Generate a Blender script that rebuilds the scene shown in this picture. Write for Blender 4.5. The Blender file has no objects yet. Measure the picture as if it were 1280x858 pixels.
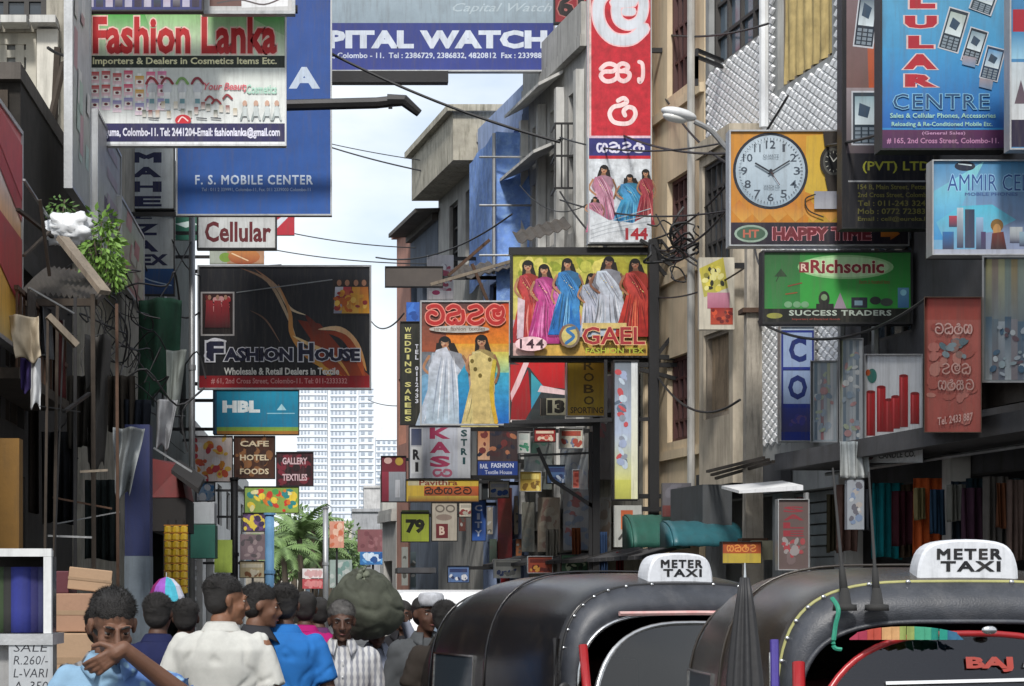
import bpy, bmesh, math, random
from mathutils import Vector, Matrix, noise, Euler
random.seed(7)
R = math.radians
S = bpy.context.scene
COL = S.collection
# ------------------------------------------------------------------ camera
F, VX, HY, HC = 2600.0, 430.0, 740.0, 1.68        # focal length in photo pixels, vanishing point of the left street side, eye height
cam = bpy.data.cameras.new('camera'); camo = bpy.data.objects.new('camera', cam); COL.objects.link(camo)
camo.location = (0, 0, HC); camo.rotation_euler = (R(90), 0, 0)
cam.sensor_width = 36; cam.lens = F/1280*36
cam.shift_x = (640-VX)/1280; cam.shift_y = (HY-429)/1280
cam.clip_start = .1; cam.clip_end = 6000
S.camera = camo
# ------------------------------------------------------------------ world: bright thin cloud over a pale blue sky
SUN_EL, SUN_AZ = R(46), R(190)
w = bpy.data.worlds.new('World'); S.world = w; w.use_nodes = True
nt = w.node_tree; nt.nodes.clear()
out = nt.nodes.new('ShaderNodeOutputWorld'); bg = nt.nodes.new('ShaderNodeBackground')
sky = nt.nodes.new('ShaderNodeTexSky'); sky.sky_type = 'NISHITA'; sky.sun_disc = False
sky.sun_elevation = SUN_EL; sky.sun_rotation = SUN_AZ; sky.air_density = 1.0; sky.dust_density = 1.5
tc = nt.nodes.new('ShaderNodeTexCoord'); mp = nt.nodes.new('ShaderNodeMapping'); mp.inputs['Scale'].default_value = (1, 1, 2.6)
mp.inputs['Rotation'].default_value = (0.1, .15, 1.2)
no = nt.nodes.new('ShaderNodeTexNoise'); no.inputs['Scale'].default_value = 3.6; no.inputs['Detail'].default_value = 7; no.inputs['Roughness'].default_value = .52
rp = nt.nodes.new('ShaderNodeValToRGB'); rp.color_ramp.elements[0].position = .36; rp.color_ramp.elements[1].position = .58
rp.color_ramp.elements[0].color = (.28, .28, .28, 1); rp.color_ramp.elements[1].color = (.97, .97, .97, 1)
mx = nt.nodes.new('ShaderNodeMix'); mx.data_type = 'RGBA'
L = nt.links.new
L(tc.outputs['Generated'], mp.inputs[0]); L(mp.outputs[0], no.inputs['Vector']); L(no.outputs['Fac'], rp.inputs[0])
L(rp.outputs[0], mx.inputs['Factor']); L(sky.outputs[0], mx.inputs['A']); mx.inputs['B'].default_value = (7.0, 7.35, 7.7, 1)
L(mx.outputs['Result'], bg.inputs[0]); bg.inputs[1].default_value = .095
L(bg.outputs[0], out.inputs[0])
sl = bpy.data.lights.new('sun', 'SUN'); so = bpy.data.objects.new('sun', sl); COL.objects.link(so)
sl.energy = 2.2; sl.angle = R(8); sl.color = (1, .96, .9)
sd = Vector((math.sin(SUN_AZ)*math.cos(SUN_EL), math.cos(SUN_AZ)*math.cos(SUN_EL), math.sin(SUN_EL)))
so.rotation_euler = sd.to_track_quat('Z', 'Y').to_euler()
S.view_settings.view_transform = 'Standard'; S.view_settings.look = 'None'; S.view_settings.exposure = .7; S.view_settings.gamma = 1

# ------------------------------------------------------------------ helpers
def lin(c):
    if isinstance(c, str):
        c = tuple(int(c[i:i+2], 16)/255 for i in (0, 2, 4)); g = sum(c)/3; c = tuple(v*.93+g*.07 for v in c)
    return tuple((x/12.92 if x <= .04045 else ((x+.055)/1.055)**2.4) for x in c[:3])
def P(px, py, d): return Vector(((px-VX)/F*d, d, HC+(HY-py)/F*d))
def RX(d, off=0.): return 8.7-.158*d-off                       # the right street side runs slightly inwards
def RD(px, off=0.): return (8.7-off)*F/(px-VX+.158*F)
def Rm(d, z, off=0.): return Vector((RX(d, off), d, z))
def Rp(px, py, off=0.):
    d = RD(px, off); return Vector((RX(d, off), d, HC+(HY-py)/F*d))
XL = -3.4
def LD(px, off=0.): return (XL+off)*F/(px-VX)
def Lm(d, z, off=0.): return Vector((XL+off, d, z))
def Lp(px, py, off=0.):
    d = LD(px, off); return Vector((XL+off, d, HC+(HY-py)/F*d))
MATS = {}
def M(name, c=(.5, .5, .5), rough=.7, metal=0., var=.25, dirt=.3, scale=1.5, bump=.15, streak=True, spec=.5, dirtc=(.03, .027, .022), vcol=False, fine=40):
    if name in MATS: return MATS[name]
    m = bpy.data.materials.new(name); m.use_nodes = True; n = m.node_tree.nodes; l = m.node_tree.links.new
    b = n['Principled BSDF']; b.inputs['Roughness'].default_value = rough; b.inputs['Metallic'].default_value = metal
    b.inputs['Specular IOR Level'].default_value = spec
    tc = n.new('ShaderNodeTexCoord')
    n1 = n.new('ShaderNodeTexNoise'); n1.inputs['Scale'].default_value = scale; n1.inputs['Detail'].default_value = 8; n1.inputs['Roughness'].default_value = .65
    l(tc.outputs['Object'], n1.inputs['Vector'])
    mr = n.new('ShaderNodeMapRange'); mr.inputs[1].default_value = .3; mr.inputs[2].default_value = .7
    mr.inputs[3].default_value = 1-var; mr.inputs[4].default_value = 1+var*.6
    l(n1.outputs['Fac'], mr.inputs[0])
    vm = n.new('ShaderNodeVectorMath'); vm.operation = 'SCALE'; l(mr.outputs[0], vm.inputs['Scale'])
    if vcol:
        at = n.new('ShaderNodeAttribute'); at.attribute_name = 'Col'; l(at.outputs['Color'], vm.inputs[0])
    else: vm.inputs[0].default_value = c[:3]
    mp = n.new('ShaderNodeMapping'); mp.inputs['Scale'].default_value = (5, 5, .5) if streak else (2, 2, 2)
    l(tc.outputs['Object'], mp.inputs[0])
    n2 = n.new('ShaderNodeTexNoise'); n2.inputs['Scale'].default_value = scale*1.1; n2.inputs['Detail'].default_value = 5; n2.inputs['Roughness'].default_value = .7
    l(mp.outputs[0], n2.inputs['Vector'])
    m2 = n.new('ShaderNodeMapRange'); m2.inputs[1].default_value = .48; m2.inputs[2].default_value = .75; m2.inputs[3].default_value = 0; m2.inputs[4].default_value = dirt
    l(n2.outputs['Fac'], m2.inputs[0])
    mx = n.new('ShaderNodeMix'); mx.data_type = 'RGBA'; l(m2.outputs[0], mx.inputs['Factor']); l(vm.outputs[0], mx.inputs['A']); mx.inputs['B'].default_value = (*dirtc, 1)
    l(mx.outputs['Result'], b.inputs['Base Color'])
    n3 = n.new('ShaderNodeTexNoise'); n3.inputs['Scale'].default_value = fine; n3.inputs['Detail'].default_value = 3; l(tc.outputs['Object'], n3.inputs['Vector'])
    bp = n.new('ShaderNodeBump'); bp.inputs['Strength'].default_value = bump; bp.inputs['Distance'].default_value = .01
    l(n3.outputs['Fac'], bp.inputs['Height']); l(bp.outputs[0], b.inputs['Normal'])
    MATS[name] = m; return m
def glass(name, c, rough=.08):
    if name in MATS: return MATS[name]
    m = bpy.data.materials.new(name); m.use_nodes = True; b = m.node_tree.nodes['Principled BSDF']
    n = m.node_tree.nodes; l = m.node_tree.links.new
    tc = n.new('ShaderNodeTexCoord'); n1 = n.new('ShaderNodeTexNoise'); n1.inputs['Scale'].default_value = 2.3; l(tc.outputs['Object'], n1.inputs['Vector'])
    r = n.new('ShaderNodeMapRange'); r.inputs[3].default_value = rough*.5; r.inputs[4].default_value = rough*2.5; l(n1.outputs['Fac'], r.inputs[0]); l(r.outputs[0], b.inputs['Roughness'])
    b.inputs['Base Color'].default_value = (*c, 1); b.inputs['Specular IOR Level'].default_value = .8
    MATS[name] = m; return m
PRINT = M('printed_vinyl', rough=.5, var=.17, dirt=.36, dirtc=(.10, .085, .07), scale=3, bump=.05, vcol=True, spec=.4)
PHOTO = M('printed_photo', rough=.42, var=.38, dirt=.15, scale=9, bump=.05, vcol=True, spec=.4)
CLOTHV = M('dyed_cloth', rough=.9, var=.25, dirt=.25, scale=5, bump=.25, vcol=True, spec=.1)

class MB:
    def __init__(s): s.v = []; s.f = []; s.c = []; s.col = None
    def add(s, vs, fs, cols=None):
        b = len(s.v); s.v.extend([tuple(p) for p in vs])
        for i, f in enumerate(fs):
            s.f.append([b+k for k in f])
            s.c.append(cols[i] if cols else ([s.col]*len(f) if s.col else None))
        return s
    def poly(s, pts, col=None):
        return s.add(pts, [list(range(len(pts)))], [[c for c in col]] if col else None)
    def hexa(s, c8):
        return s.add(c8, [(0, 3, 2, 1), (4, 5, 6, 7), (0, 1, 5, 4), (1, 2, 6, 5), (2, 3, 7, 6), (3, 0, 4, 7)])
    def box(s, x0, y0, z0, x1, y1, z1):
        return s.hexa([(x0, y0, z0), (x1, y0, z0), (x1, y1, z0), (x0, y1, z0), (x0, y0, z1), (x1, y0, z1), (x1, y1, z1), (x0, y1, z1)])
    def mbox(s, m, a0, z0, o0, a1, z1, o1):         # box in the coordinates of a wall: along, height, out from the wall
        return s.hexa([m(a0, z0, o0), m(a1, z0, o0), m(a1, z0, o1), m(a0, z0, o1), m(a0, z1, o0), m(a1, z1, o0), m(a1, z1, o1), m(a0, z1, o1)])
    def bar(s, p, q, w, h=None):
        p = Vector(p); q = Vector(q); h = h or w; d = (q-p).normalized()
        u = d.cross(Vector((0, 0, 1)))
        if u.length < .01: u = Vector((1, 0, 0))
        u.normalize(); v = u.cross(d)
        c = []
        for e in (p, q):
            for a, b in ((-1, -1), (1, -1), (1, 1), (-1, 1)): c.append(e+u*a*w/2+v*b*h/2)
        return s.hexa(c)
    def tube(s, pts, r, n=6, caps=True):
        pts = [Vector(p) for p in pts]; rr = r if isinstance(r, (list, tuple)) else [r]*len(pts)
        vs = []; fs = []
        up = Vector((0, 0, 1))
        for i, p in enumerate(pts):
            d = (pts[min(i+1, len(pts)-1)]-pts[max(i-1, 0)]).normalized()
            u = d.cross(up)
            if u.length < .05: u = d.cross(Vector((0, 1, 0)))
            u.normalize(); v = u.cross(d)
            for k in range(n):
                a = 2*math.pi*k/n; vs.append(p+(u*math.cos(a)+v*math.sin(a))*rr[i])
        for i in range(len(pts)-1):
            for k in range(n):
                fs.append((i*n+k, i*n+(k+1) % n, (i+1)*n+(k+1) % n, (i+1)*n+k))
        if caps: fs.append(list(range(n))[::-1]); fs.append([(len(pts)-1)*n+k for k in range(n)])
        return s.add(vs, fs)
    def ell(s, c, r, n=16, m=10, T=None):
        vs = []; fs = []
        for i in range(m+1):
            t = math.pi*i/m
            for k in range(n):
                a = 2*math.pi*k/n
                p = Vector((c[0]+r[0]*math.sin(t)*math.cos(a), c[1]+r[1]*math.sin(t)*math.sin(a), c[2]+r[2]*math.cos(t)))
                vs.append(T @ p if T else p)
        for i in range(m):
            for k in range(n):
                fs.append((i*n+k, (i+1)*n+k, (i+1)*n+(k+1) % n, i*n+(k+1) % n))
        return s.add(vs, fs)
    def cap(s, p, q, r0, r1, n=12, flat=False, T=None):    # tapered capsule
        p = Vector(p); q = Vector(q); d = (q-p).normalized()
        pts = []; rr = []
        if not flat:
            for a in (80, 50, 25): pts.append(p-d*r0*math.sin(R(a))); rr.append(r0*math.cos(R(a)))
        pts += [p, q]; rr += [r0, r1]
        if not flat:
            for a in (25, 50, 80): pts.append(q+d*r1*math.sin(R(a))); rr.append(r1*math.cos(R(a)))
        if T: pts = [T @ x for x in pts]
        return s.tube(pts, rr, n)
    def loft(s, rings, closed=True, caps=True):
        n = len(rings[0]); vs = [p for r in rings for p in r]; fs = []
        for i in range(len(rings)-1):
            for k in range(n if closed else n-1):
                fs.append((i*n+k, i*n+(k+1) % n, (i+1)*n+(k+1) % n, (i+1)*n+k))
        if caps and closed: fs.append(list(range(n))[::-1]); fs.append([(len(rings)-1)*n+k for k in range(n)])
        return s.add(vs, fs)
    def grid(s, nu, nv, fn, colfn=None):
        vs = [fn(i/nu, j/nv) for j in range(nv+1) for i in range(nu+1)]
        fs = []; cs = []
        for j in range(nv):
            for i in range(nu):
                a = j*(nu+1)+i; fs.append((a, a+1, a+nu+2, a+nu+1))
                if colfn: cs.append([colfn(i/nu, j/nv), colfn((i+1)/nu, j/nv), colfn((i+1)/nu, (j+1)/nv), colfn(i/nu, (j+1)/nv)])
        return s.add(vs, fs, cs if colfn else None)
ORG = {}
def empty(name, loc, label, cat, group=None, kind=None):
    o = bpy.data.objects.new(name, None); COL.objects.link(o); o.location = loc; ORG[o.name] = Vector(loc)
    o['label'] = label; o['category'] = cat
    if group: o['group'] = group
    if kind: o['kind'] = kind
    return o
def obj(name, mb, mat, parent=None, smooth=False, label=None, cat=None, group=None, kind=None, bevel=0, solid=0, sub=0):
    me = bpy.data.meshes.new(name)
    org = ORG[parent.name] if parent else Vector((0, 0, 0))
    if not parent and cat and mb.v:                   # a thing that is one mesh: origin at its base
        xs = [p[0] for p in mb.v]; ys = [p[1] for p in mb.v]; zs = [p[2] for p in mb.v]
        org = Vector(((min(xs)+max(xs))/2, (min(ys)+max(ys))/2, min(zs)))
    me.from_pydata([(p[0]-org.x, p[1]-org.y, p[2]-org.z) for p in mb.v], [], mb.f)
    if any(c is not None for c in mb.c):
        a = me.color_attributes.new('Col', 'FLOAT_COLOR', 'CORNER'); d = []
        for c, f in zip(mb.c, mb.f):
            for k in range(len(f)):
                q = c[k] if c else (.5, .5, .5)
                d.extend((q[0], q[1], q[2], 1))
        a.data.foreach_set('color', d)
    me.update()
    if smooth: me.polygons.foreach_set('use_smooth', [True]*len(me.polygons))
    if mat: me.materials.append(mat)
    o = bpy.data.objects.new(name, me); COL.objects.link(o)
    if parent: o.parent = parent; ORG[o.name] = org
    else: o.location = org; ORG[o.name] = org
    if label: o['label'] = label
    if cat: o['category'] = cat
    if group: o['group'] = group
    if kind: o['kind'] = kind
    if sub: md = o.modifiers.new('s', 'SUBSURF'); md.levels = sub; md.render_levels = sub
    if solid: md = o.modifiers.new('t', 'SOLIDIFY'); md.thickness = solid
    if bevel: md = o.modifiers.new('b', 'BEVEL'); md.width = bevel; md.segments = 2; md.limit_method = 'ANGLE'
    return o
def copy_tree(o, parent=None, **props):
    c = o.copy(); COL.objects.link(c); c.parent = parent
    for k, v in props.items(): c[k] = v
    for ch in list(o.children): copy_tree(ch, c)
    return c
TC = {}
def glyphs(txt, bold=0., res=2, shear=0., space=1.):
    k = (txt, round(bold, 3), shear, space)
    if k in TC: return TC[k]
    multi = 'M' in txt and bold > 0               # the M of the built-in font breaks when fattened: lay shifted copies over each other
    c = bpy.data.curves.new('t', 'FONT'); c.body = txt; c.offset = 0 if multi else bold; c.resolution_u = res; c.shear = shear; c.space_character = space
    o = bpy.data.objects.new('t', c); m = bpy.data.meshes.new_from_object(o)
    vs = [(v.co.x, v.co.y, 0) for v in m.vertices]; fs = [tuple(p.vertices) for p in m.polygons]
    if multi:
        n = len(vs); sh = ((0, 0), (-bold, -bold), (bold, -bold), (-bold, bold), (bold, bold)); vs = [(v[0]+a, v[1]+b, i) for i, (a, b) in enumerate(sh) for v in vs[:n]]; fs = [tuple(k+i*n for k in f) for i in range(5) for f in fs]
    bpy.data.objects.remove(o); bpy.data.curves.remove(c); bpy.data.meshes.remove(m)
    if not vs: vs = [(0, 0, 0)]
    x0 = min(v[0] for v in vs); x1 = max(v[0] for v in vs); y0 = min(v[1] for v in vs); y1 = max(v[1] for v in vs)
    TC[k] = (vs, fs, (x0, y0, x1, y1)); return TC[k]
def spline(pts, k=6, closed=False):
    if len(pts) < 3: return pts
    o = []; n = len(pts)
    for i in range(n if closed else n-1):
        if closed: p = [pts[(i+j-1) % n] for j in range(4)]
        else: p = [pts[max(0, i-1)], pts[i], pts[i+1], pts[min(n-1, i+2)]]
        for j in range(k):
            t = j/k; q = []
            for a in range(len(p[0])):
                q.append(.5*(2*p[1][a]+(p[2][a]-p[0][a])*t+(2*p[0][a]-5*p[1][a]+4*p[2][a]-p[3][a])*t*t+(3*p[1][a]-p[0][a]-3*p[2][a]+p[3][a])*t**3))
            o.append(tuple(q))
    if not closed: o.append(tuple(pts[-1]))
    return o

# ------------------------------------------------------------------ materials
dark_steel = M('dark_steel', (.028, .028, .03), .5, .5, dirt=.4)
rust = M('rusty_steel', (.10, .055, .035), .8, .2, dirt=.5, scale=6)
galv = M('galvanised', (.36, .37, .38), .45, .6, dirt=.35)
white_frame = M('white_frame', (.62, .63, .63), .5, dirt=.35)
alu = M('aluminium_frame', (.45, .46, .47), .4, .5, dirt=.3)
asphalt = M('asphalt', (.055, .055, .057), .85, dirt=.3, streak=False)
paving = M('paving', (.22, .21, .19), .85, dirt=.4, streak=False)
cream_plaster = M('cream_plaster', (.62, .50, .34), .85, dirt=.28, var=.12)
grey_plaster = M('grey_plaster', (.42, .415, .395), .9, dirt=.5, var=.25)
pale_plaster = M('pale_plaster', (.52, .52, .50), .9, dirt=.5, var=.2)
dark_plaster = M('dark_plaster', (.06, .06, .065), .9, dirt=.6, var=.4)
mould_concrete = M('mouldy_concrete', (.46, .43, .35), .95, dirt=.85, var=.35, scale=2.6, dirtc=(.07, .065, .04))
white_tile = M('white_tile', (.84, .85, .86), .4, dirt=.2, var=.1, scale=2)
tile_joint = M('tile_backing', (.30, .31, .31), .8, dirt=.5)
blue_net = M('blue_net', (.18, .33, .74), .8, dirt=.75, var=.4, scale=3.2, dirtc=(.40, .60, .85), streak=False)
blue_paint = M('blue_paint', (.34, .44, .68), .8, dirt=.4)
navy_wall = M('navy_paint', (.02, .03, .11), .7, dirt=.4)
red_wood = M('maroon_window_frame', (.07, .022, .02), .6, dirt=.3)
dark_frame = M('dark_window_frame', (.035, .032, .03), .6, dirt=.3)
pane_dark = glass('window_glass_dark', (.03, .04, .05))
pane_blue = glass('window_glass_blue', (.10, .14, .18))
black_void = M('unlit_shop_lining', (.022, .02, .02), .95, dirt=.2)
wood_old = M('old_wood', (.055, .042, .032), .9, dirt=.6, var=.4, scale=4)
wood_pale = M('pale_wood', (.24, .20, .155), .85, dirt=.5, var=.3, scale=4)
card = M('cardboard', (.36, .24, .15), .85, dirt=.25, var=.15, streak=False)
corr_roof = M('weathered_sheet_roof', (.10, .088, .078), .8, .2, dirt=.6, var=.4)
tarp_grey = M('grey_tarpaulin', (.23, .25, .26), .6, dirt=.5, var=.3)
tarp_green = M('green_tarpaulin', (.015, .12, .09), .6, dirt=.3)
tarp_teal = M('teal_tarpaulin', (.025, .12, .145), .45, dirt=.3)
plastic_white = M('white_plastic', (.72, .74, .76), .35, dirt=.15)
leafm = M('leaf', (.07, .15, .025), .6, var=.5, dirt=.2, scale=9, streak=False)
palmleaf = M('hazed_palm_leaf', (.15, .24, .08), .6, var=.45, dirt=.25, scale=4, streak=False)  # leaf colour lifted to carry the haze at the street end
bark = M('bark', (.12, .095, .07), .95, dirt=.5)
cable_m = M('black_cable', (.02, .02, .022), .6)
vinyl_black = M('black_vinyl_hood', (.012, .012, .014), .24, var=.3, dirt=.22, dirtc=(.07, .055, .04), scale=3, bump=.12, streak=False, fine=120)
vinyl_brown = M('brown_vinyl_hood', (.032, .026, .021), .25, var=.3, dirt=.3, dirtc=(.10, .08, .06), scale=3, bump=.12, streak=False, fine=120)
vinyl_slate = M('slate_vinyl', (.040, .044, .054), .45, var=.45, dirt=.5, dirtc=(.10, .10, .105), scale=5, bump=.18, streak=False, fine=160)
rubber = M('rubber', (.02, .02, .02), .8)
chrome = M('chrome', (.6, .6, .6), .2, 1., dirt=.2)
red_paint = M('red_paint', (.30, .012, .015), .3, dirt=.25)
green_paint = M('green_taxi_paint', (.03, .16, .07), .3, dirt=.25)
# ------------------------------------------------------------------ signs: every sign is a thing > panel, frame, printed_artwork, lettering, bracket
class Sign:
    def __init__(s, name, label, x0, y0, x1, y1, d=None, side=None, off=.1, depth=.1, face='808080', frame=None, fw=3, group=None, cat='signboard', edge=None, origin=None):
        s.x0, s.y0, s.x1, s.y1 = x0, y0, x1, y1; s.d = d; s.side = side; s.off = off; s.depth = depth; s.k = 0
        b = s.m((x0+x1)/2, y1)
        s.e = empty(name, b, label, cat, group)
        s.art = MB(); s.let = MB(); s.cur = s.art; s.lets = []; s.photo = PRINT
        pn = MB(); pn.hexa([s.m(x0, y1, -depth), s.m(x1, y1, -depth), s.m(x1, y1, 0), s.m(x0, y1, 0), s.m(x0, y0, -depth), s.m(x1, y0, -depth), s.m(x1, y0, 0), s.m(x0, y0, 0)])
        pn.c = [[lin(edge or face)]*4 for _ in pn.c]; obj('panel', pn, PRINT, s.e)
        if frame:
            fb = MB(); t = fw; g = .025
            for (a, bb, c, dd) in ((x0-t, y0-t, x1+t, y0), (x0-t, y1, x1+t, y1+t), (x0-t, y0, x0, y1), (x1, y0, x1+t, y1)):
                fb.hexa([s.m(a, dd, -depth-g), s.m(c, dd, -depth-g), s.m(c, dd, g), s.m(a, dd, g), s.m(a, bb, -depth-g), s.m(c, bb, -depth-g), s.m(c, bb, g), s.m(a, bb, g)])
            obj('frame', fb, frame, s.e)
        s.rect(x0, y0, x1, y1, face)
    def m(s, px, py, o=0.):
        if s.side == 'R': return Rp(px, py, s.off+o)
        if s.side == 'L': return Lp(px, py, s.off+o)
        p = P(px, py, s.d); p.y -= o; return p
    def q(s, px, py):
        if s.side: return s.m(px, py, .002+s.k*.00014)
        return s.m(px, py, .002+s.k*.00014)
    def rect(s, x0, y0, x1, y1, c, c2=None, horiz=False):
        s.k += 1; a = lin(c); b = lin(c2) if c2 else a
        cols = [a, b, b, a] if horiz else [b, b, a, a]
        s.cur.poly([s.q(x0, y1), s.q(x1, y1), s.q(x1, y0), s.q(x0, y0)], cols)
    def poly(s, pts, c, c2=None):
        s.k += 1; ys = [p[1] for p in pts]; y0, y1 = min(ys), max(ys)+1e-6; a = lin(c); b = lin(c2) if c2 else a
        s.cur.poly([s.q(*p) for p in pts], [tuple(a[i]+(b[i]-a[i])*(p[1]-y0)/(y1-y0) for i in range(3)) for p in pts])
    def ell(s, cx, cy, rx, ry, c, n=18, c2=None, rot=0.):
        cr, sr = math.cos(rot), math.sin(rot); pts = []
        for k in range(n):
            a = 2*math.pi*k/n; u = rx*math.cos(a); v = ry*math.sin(a); pts.append((cx+u*cr-v*sr, cy+u*sr+v*cr))
        s.poly(pts, c, c2)
    def stroke(s, pts, w, c, closed=False, smooth=True, c2=None, taper=False):
        s.k += 2; pts = spline(pts, 5, closed) if smooth else list(pts)
        if closed: pts = pts+[pts[0]]
        a0 = lin(c); b0 = lin(c2) if c2 else a0; n = len(pts); Lr = []
        for i in range(n):
            pa = pts[i-1] if i else (pts[-2] if closed else pts[0]); pb = pts[i+1] if i < n-1 else (pts[1] if closed else pts[-1])
            dx, dy = pb[0]-pa[0], pb[1]-pa[1]; l = math.hypot(dx, dy) or 1; ww = w/2*((math.sin(math.pi*i/(n-1))*.9+.1) if taper else 1)
            Lr.append(((pts[i][0]-dy/l*ww, pts[i][1]+dx/l*ww), (pts[i][0]+dy/l*ww, pts[i][1]-dx/l*ww)))
        for i in range(n-1):
            t = i/(n-1); cc = tuple(a0[j]+(b0[j]-a0[j])*t for j in range(3))
            o_ = .002+s.k*.00014+i*.000008; s.cur.poly([s.m(*Lr[i][0], o_), s.m(*Lr[i+1][0], o_), s.m(*Lr[i+1][1], o_), s.m(*Lr[i][1], o_)], [cc]*4)
        if not closed:
            for e in (0, -1):
                s.cur.poly([s.m(pts[e][0]+w*.5*math.cos(k*math.pi/4), pts[e][1]+w*.5*math.sin(k*math.pi/4), .002+s.k*.00014+(n if e else -1)*.000008) for k in range(8)] , [a0 if e == 0 else b0]*8) if not taper else None
    def text(s, t, x0, y0, x1, y1, c, bold=.02, out=None, ow=.04, shear=0., slope=0., c2=None, space=1., rot=None):
        """fills the box x0..x1, y0..y1; outline copy behind; slope tilts the line"""
        s.let = MB(); s.lets.append(s.let); s.cur = s.let
        vs, fs, bb = glyphs(t, bold, shear=shear, space=space)
        s.k += 1
        for cc, b, kk in (((out, bold+ow, 1),) if out else ())+((c, bold, 2),):
            v2, f2, b2 = glyphs(t, b, shear=shear, space=space)
            s.k += 1
            sx = (x1-x0)/max(bb[2]-bb[0], 1e-6); sy = (y1-y0)/max(bb[3]-bb[1], 1e-6); a = lin(cc)
            pts = []; cl = []
            for (u, v, zi) in v2:
                X = x0+(u-bb[0])*sx; Y = y1-(v-bb[1])*sy+slope*(u-bb[0])*sx
                if rot: X, Y = rot(X, Y)
                p_ = s.m(X, Y, .002+s.k*.00014+zi*.00003); pts.append(p_)
            s.let.add(pts, f2, [[a]*len(f) for f in f2])
        s.cur = s.art; s.let = MB(); s.lets.append(s.let)
    def column(s, letters, cx, y0, y1, wd, c, bold=.03, out=None, gap=.25, ow=.05):
        n = len(letters); h = (y1-y0)/n
        for i, ch in enumerate(letters):
            if ch.strip():
                ww = wd*(.4 if ch in 'I1' else 1)
                s.text(ch, cx-ww/2, y0+i*h+h*gap/2, cx+ww/2, y0+(i+1)*h-h*gap/2, c, bold, out, ow)
    def smear(s, x0, y0, x1, y1, cols, n=30, sz=4, seed=1):
        r = random.Random(seed)
        for i in range(n):
            rx = sz*r.uniform(.4, 1.3); ry = sz*r.uniform(.4, 1.3); cx = r.uniform(x0+rx, x1-rx); cy = r.uniform(y0+ry, y1-ry)
            s.ell(cx, cy, rx, ry, r.choice(cols), 8, rot=r.uniform(0, 3))
    def sari(s, cx, y0, h, c, c2, skin='b07c58', lean=0., arm=1, w=1., fold='ffffff', blouse=None, hair='120c0a'):
        """a standing woman in a sari, as printed on the poster"""
        s.photo = PHOTO; w *= 1.3; W = h*.19*w; r = random.Random(int(cx*7+y0))
        def mixc(a, b, t): return ''.join('%02x' % int(int(a[i:i+2], 16)*(1-t)+int(b[i:i+2], 16)*t) for i in (0, 2, 4))
        sw = r.choice((-1, 1))*.06; pt = lambda u, v: (cx+(u+sw*math.sin(v*5))*W+lean*(1-v)*h, y0+v*h); hw = W/w*1.1
        e_ = lambda u, v, a, b, cc, n=14: s.ell(pt(u, v)[0], pt(u, v)[1], hw*a, h*b, cc, n)
        e_(.0, .075, .34, .072, hair); s.poly([pt(-.22, .08), pt(.24, .08), pt(.34, .2), pt(.26, .27), pt(.06, .25), pt(-.28, .2)], hair, '2a1a14')
        s.poly([pt(-.08, .12), pt(.08, .12), pt(.13, .19), pt(-.13, .19)], mixc(skin, '000000', .2))
        s.poly([pt(-.1, .165), pt(.1, .165), pt(.40, .2), pt(.50, .33), pt(.36, .42), pt(-.36, .42), pt(-.50, .33), pt(-.38, .2)], blouse or mixc(c, '000000', .25))
        s.poly([pt(-.3, .40), pt(.3, .40), pt(.40, .5), pt(.50, .66), pt(.58, .86), pt(.70, 1), pt(-.68, 1), pt(-.56, .84), pt(-.44, .62), pt(-.36, .5)], c, c2)
        s.poly([pt(-.36, .19), pt(-.06, .185), pt(.22, .3), pt(.46, .42), pt(.5, .62), pt(.36, .8), pt(.2, .66), pt(-.1, .5), pt(-.40, .34)], mixc(c2, 'ffffff', .12), c)
        e_(0, .083, .215, .050, skin); e_(-.05, .078, .12, .03, mixc(skin, 'ffffff', .18)); e_(.02, .05, .22, .024, hair)
        for q in (-.085, .085): e_(q, .08, .05, .006, '1a100c', 8)
        e_(0, .106, .07, .006, '8c2a2a', 8); e_(0, .095, .025, .006, mixc(skin, '000000', .25), 8)
        s.stroke([pt(-.44*arm, .23), pt(-.58*arm, .36), pt(-.30*arm, .46)], h*.030, skin); s.stroke([pt(.44*arm, .23), pt(.60*arm, .38), pt(.50*arm, .52)], h*.028, mixc(skin, '000000', .2))
        for i in range(20):
            a = r.uniform(-.32, .34); b = a*1.85+r.uniform(-.08, .08); t = r.choice((mixc(fold, c, .4), c2, mixc(c, '000000', .35), mixc(c, 'ffffff', .2), mixc(c2, '000000', .3)))
            s.stroke([pt(a, r.uniform(.42, .6)), pt((a+b)/2+r.uniform(-.05, .05), .75), pt(b, r.uniform(.9, .99))], h*r.uniform(.008, .022), t, taper=True)
        for i in range(12):
            o = r.uniform(0, .3); t = r.choice((mixc(fold, c, .6), c, mixc(c2, '000000', .3), mixc(c2, 'ffffff', .15)))
            s.stroke([pt(-.34+o, .2), pt(-.1+o, .33), pt(.18+o*.8, .48+r.uniform(0, .1))], h*r.uniform(.006, .013), t, taper=True)
        for i in range(8): q = r.uniform(0, 1); e_(-.3+.6*q, .26+.18*q, .03, .005, 'e8d080', 6)
    def done(s):
        if s.art.f: obj('printed_artwork', s.art, s.photo, s.e)
        seen = set()
        for l in s.lets+[s.let]:
            if l.f and id(l) not in seen: seen.add(id(l)); obj('lettering', l, PRINT, s.e)
        return s.e
    def arms(s, ys, to=None, r=.03, back=.14):
        """horizontal brackets from the panel to the wall behind its edge"""
        for y in ys:
            b = MB(); p = s.m(s.x0, y, -back); q = s.m(s.x1, y, -back); e = Vector((RX(s.d)+.1 if to is None else to, p.y, p.z))
            ps = sorted([p, q, e], key=lambda v: v.x); b.bar(ps[0], ps[-1], r*2, r*2); obj('bracket', b, dark_steel, s.e)

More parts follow.
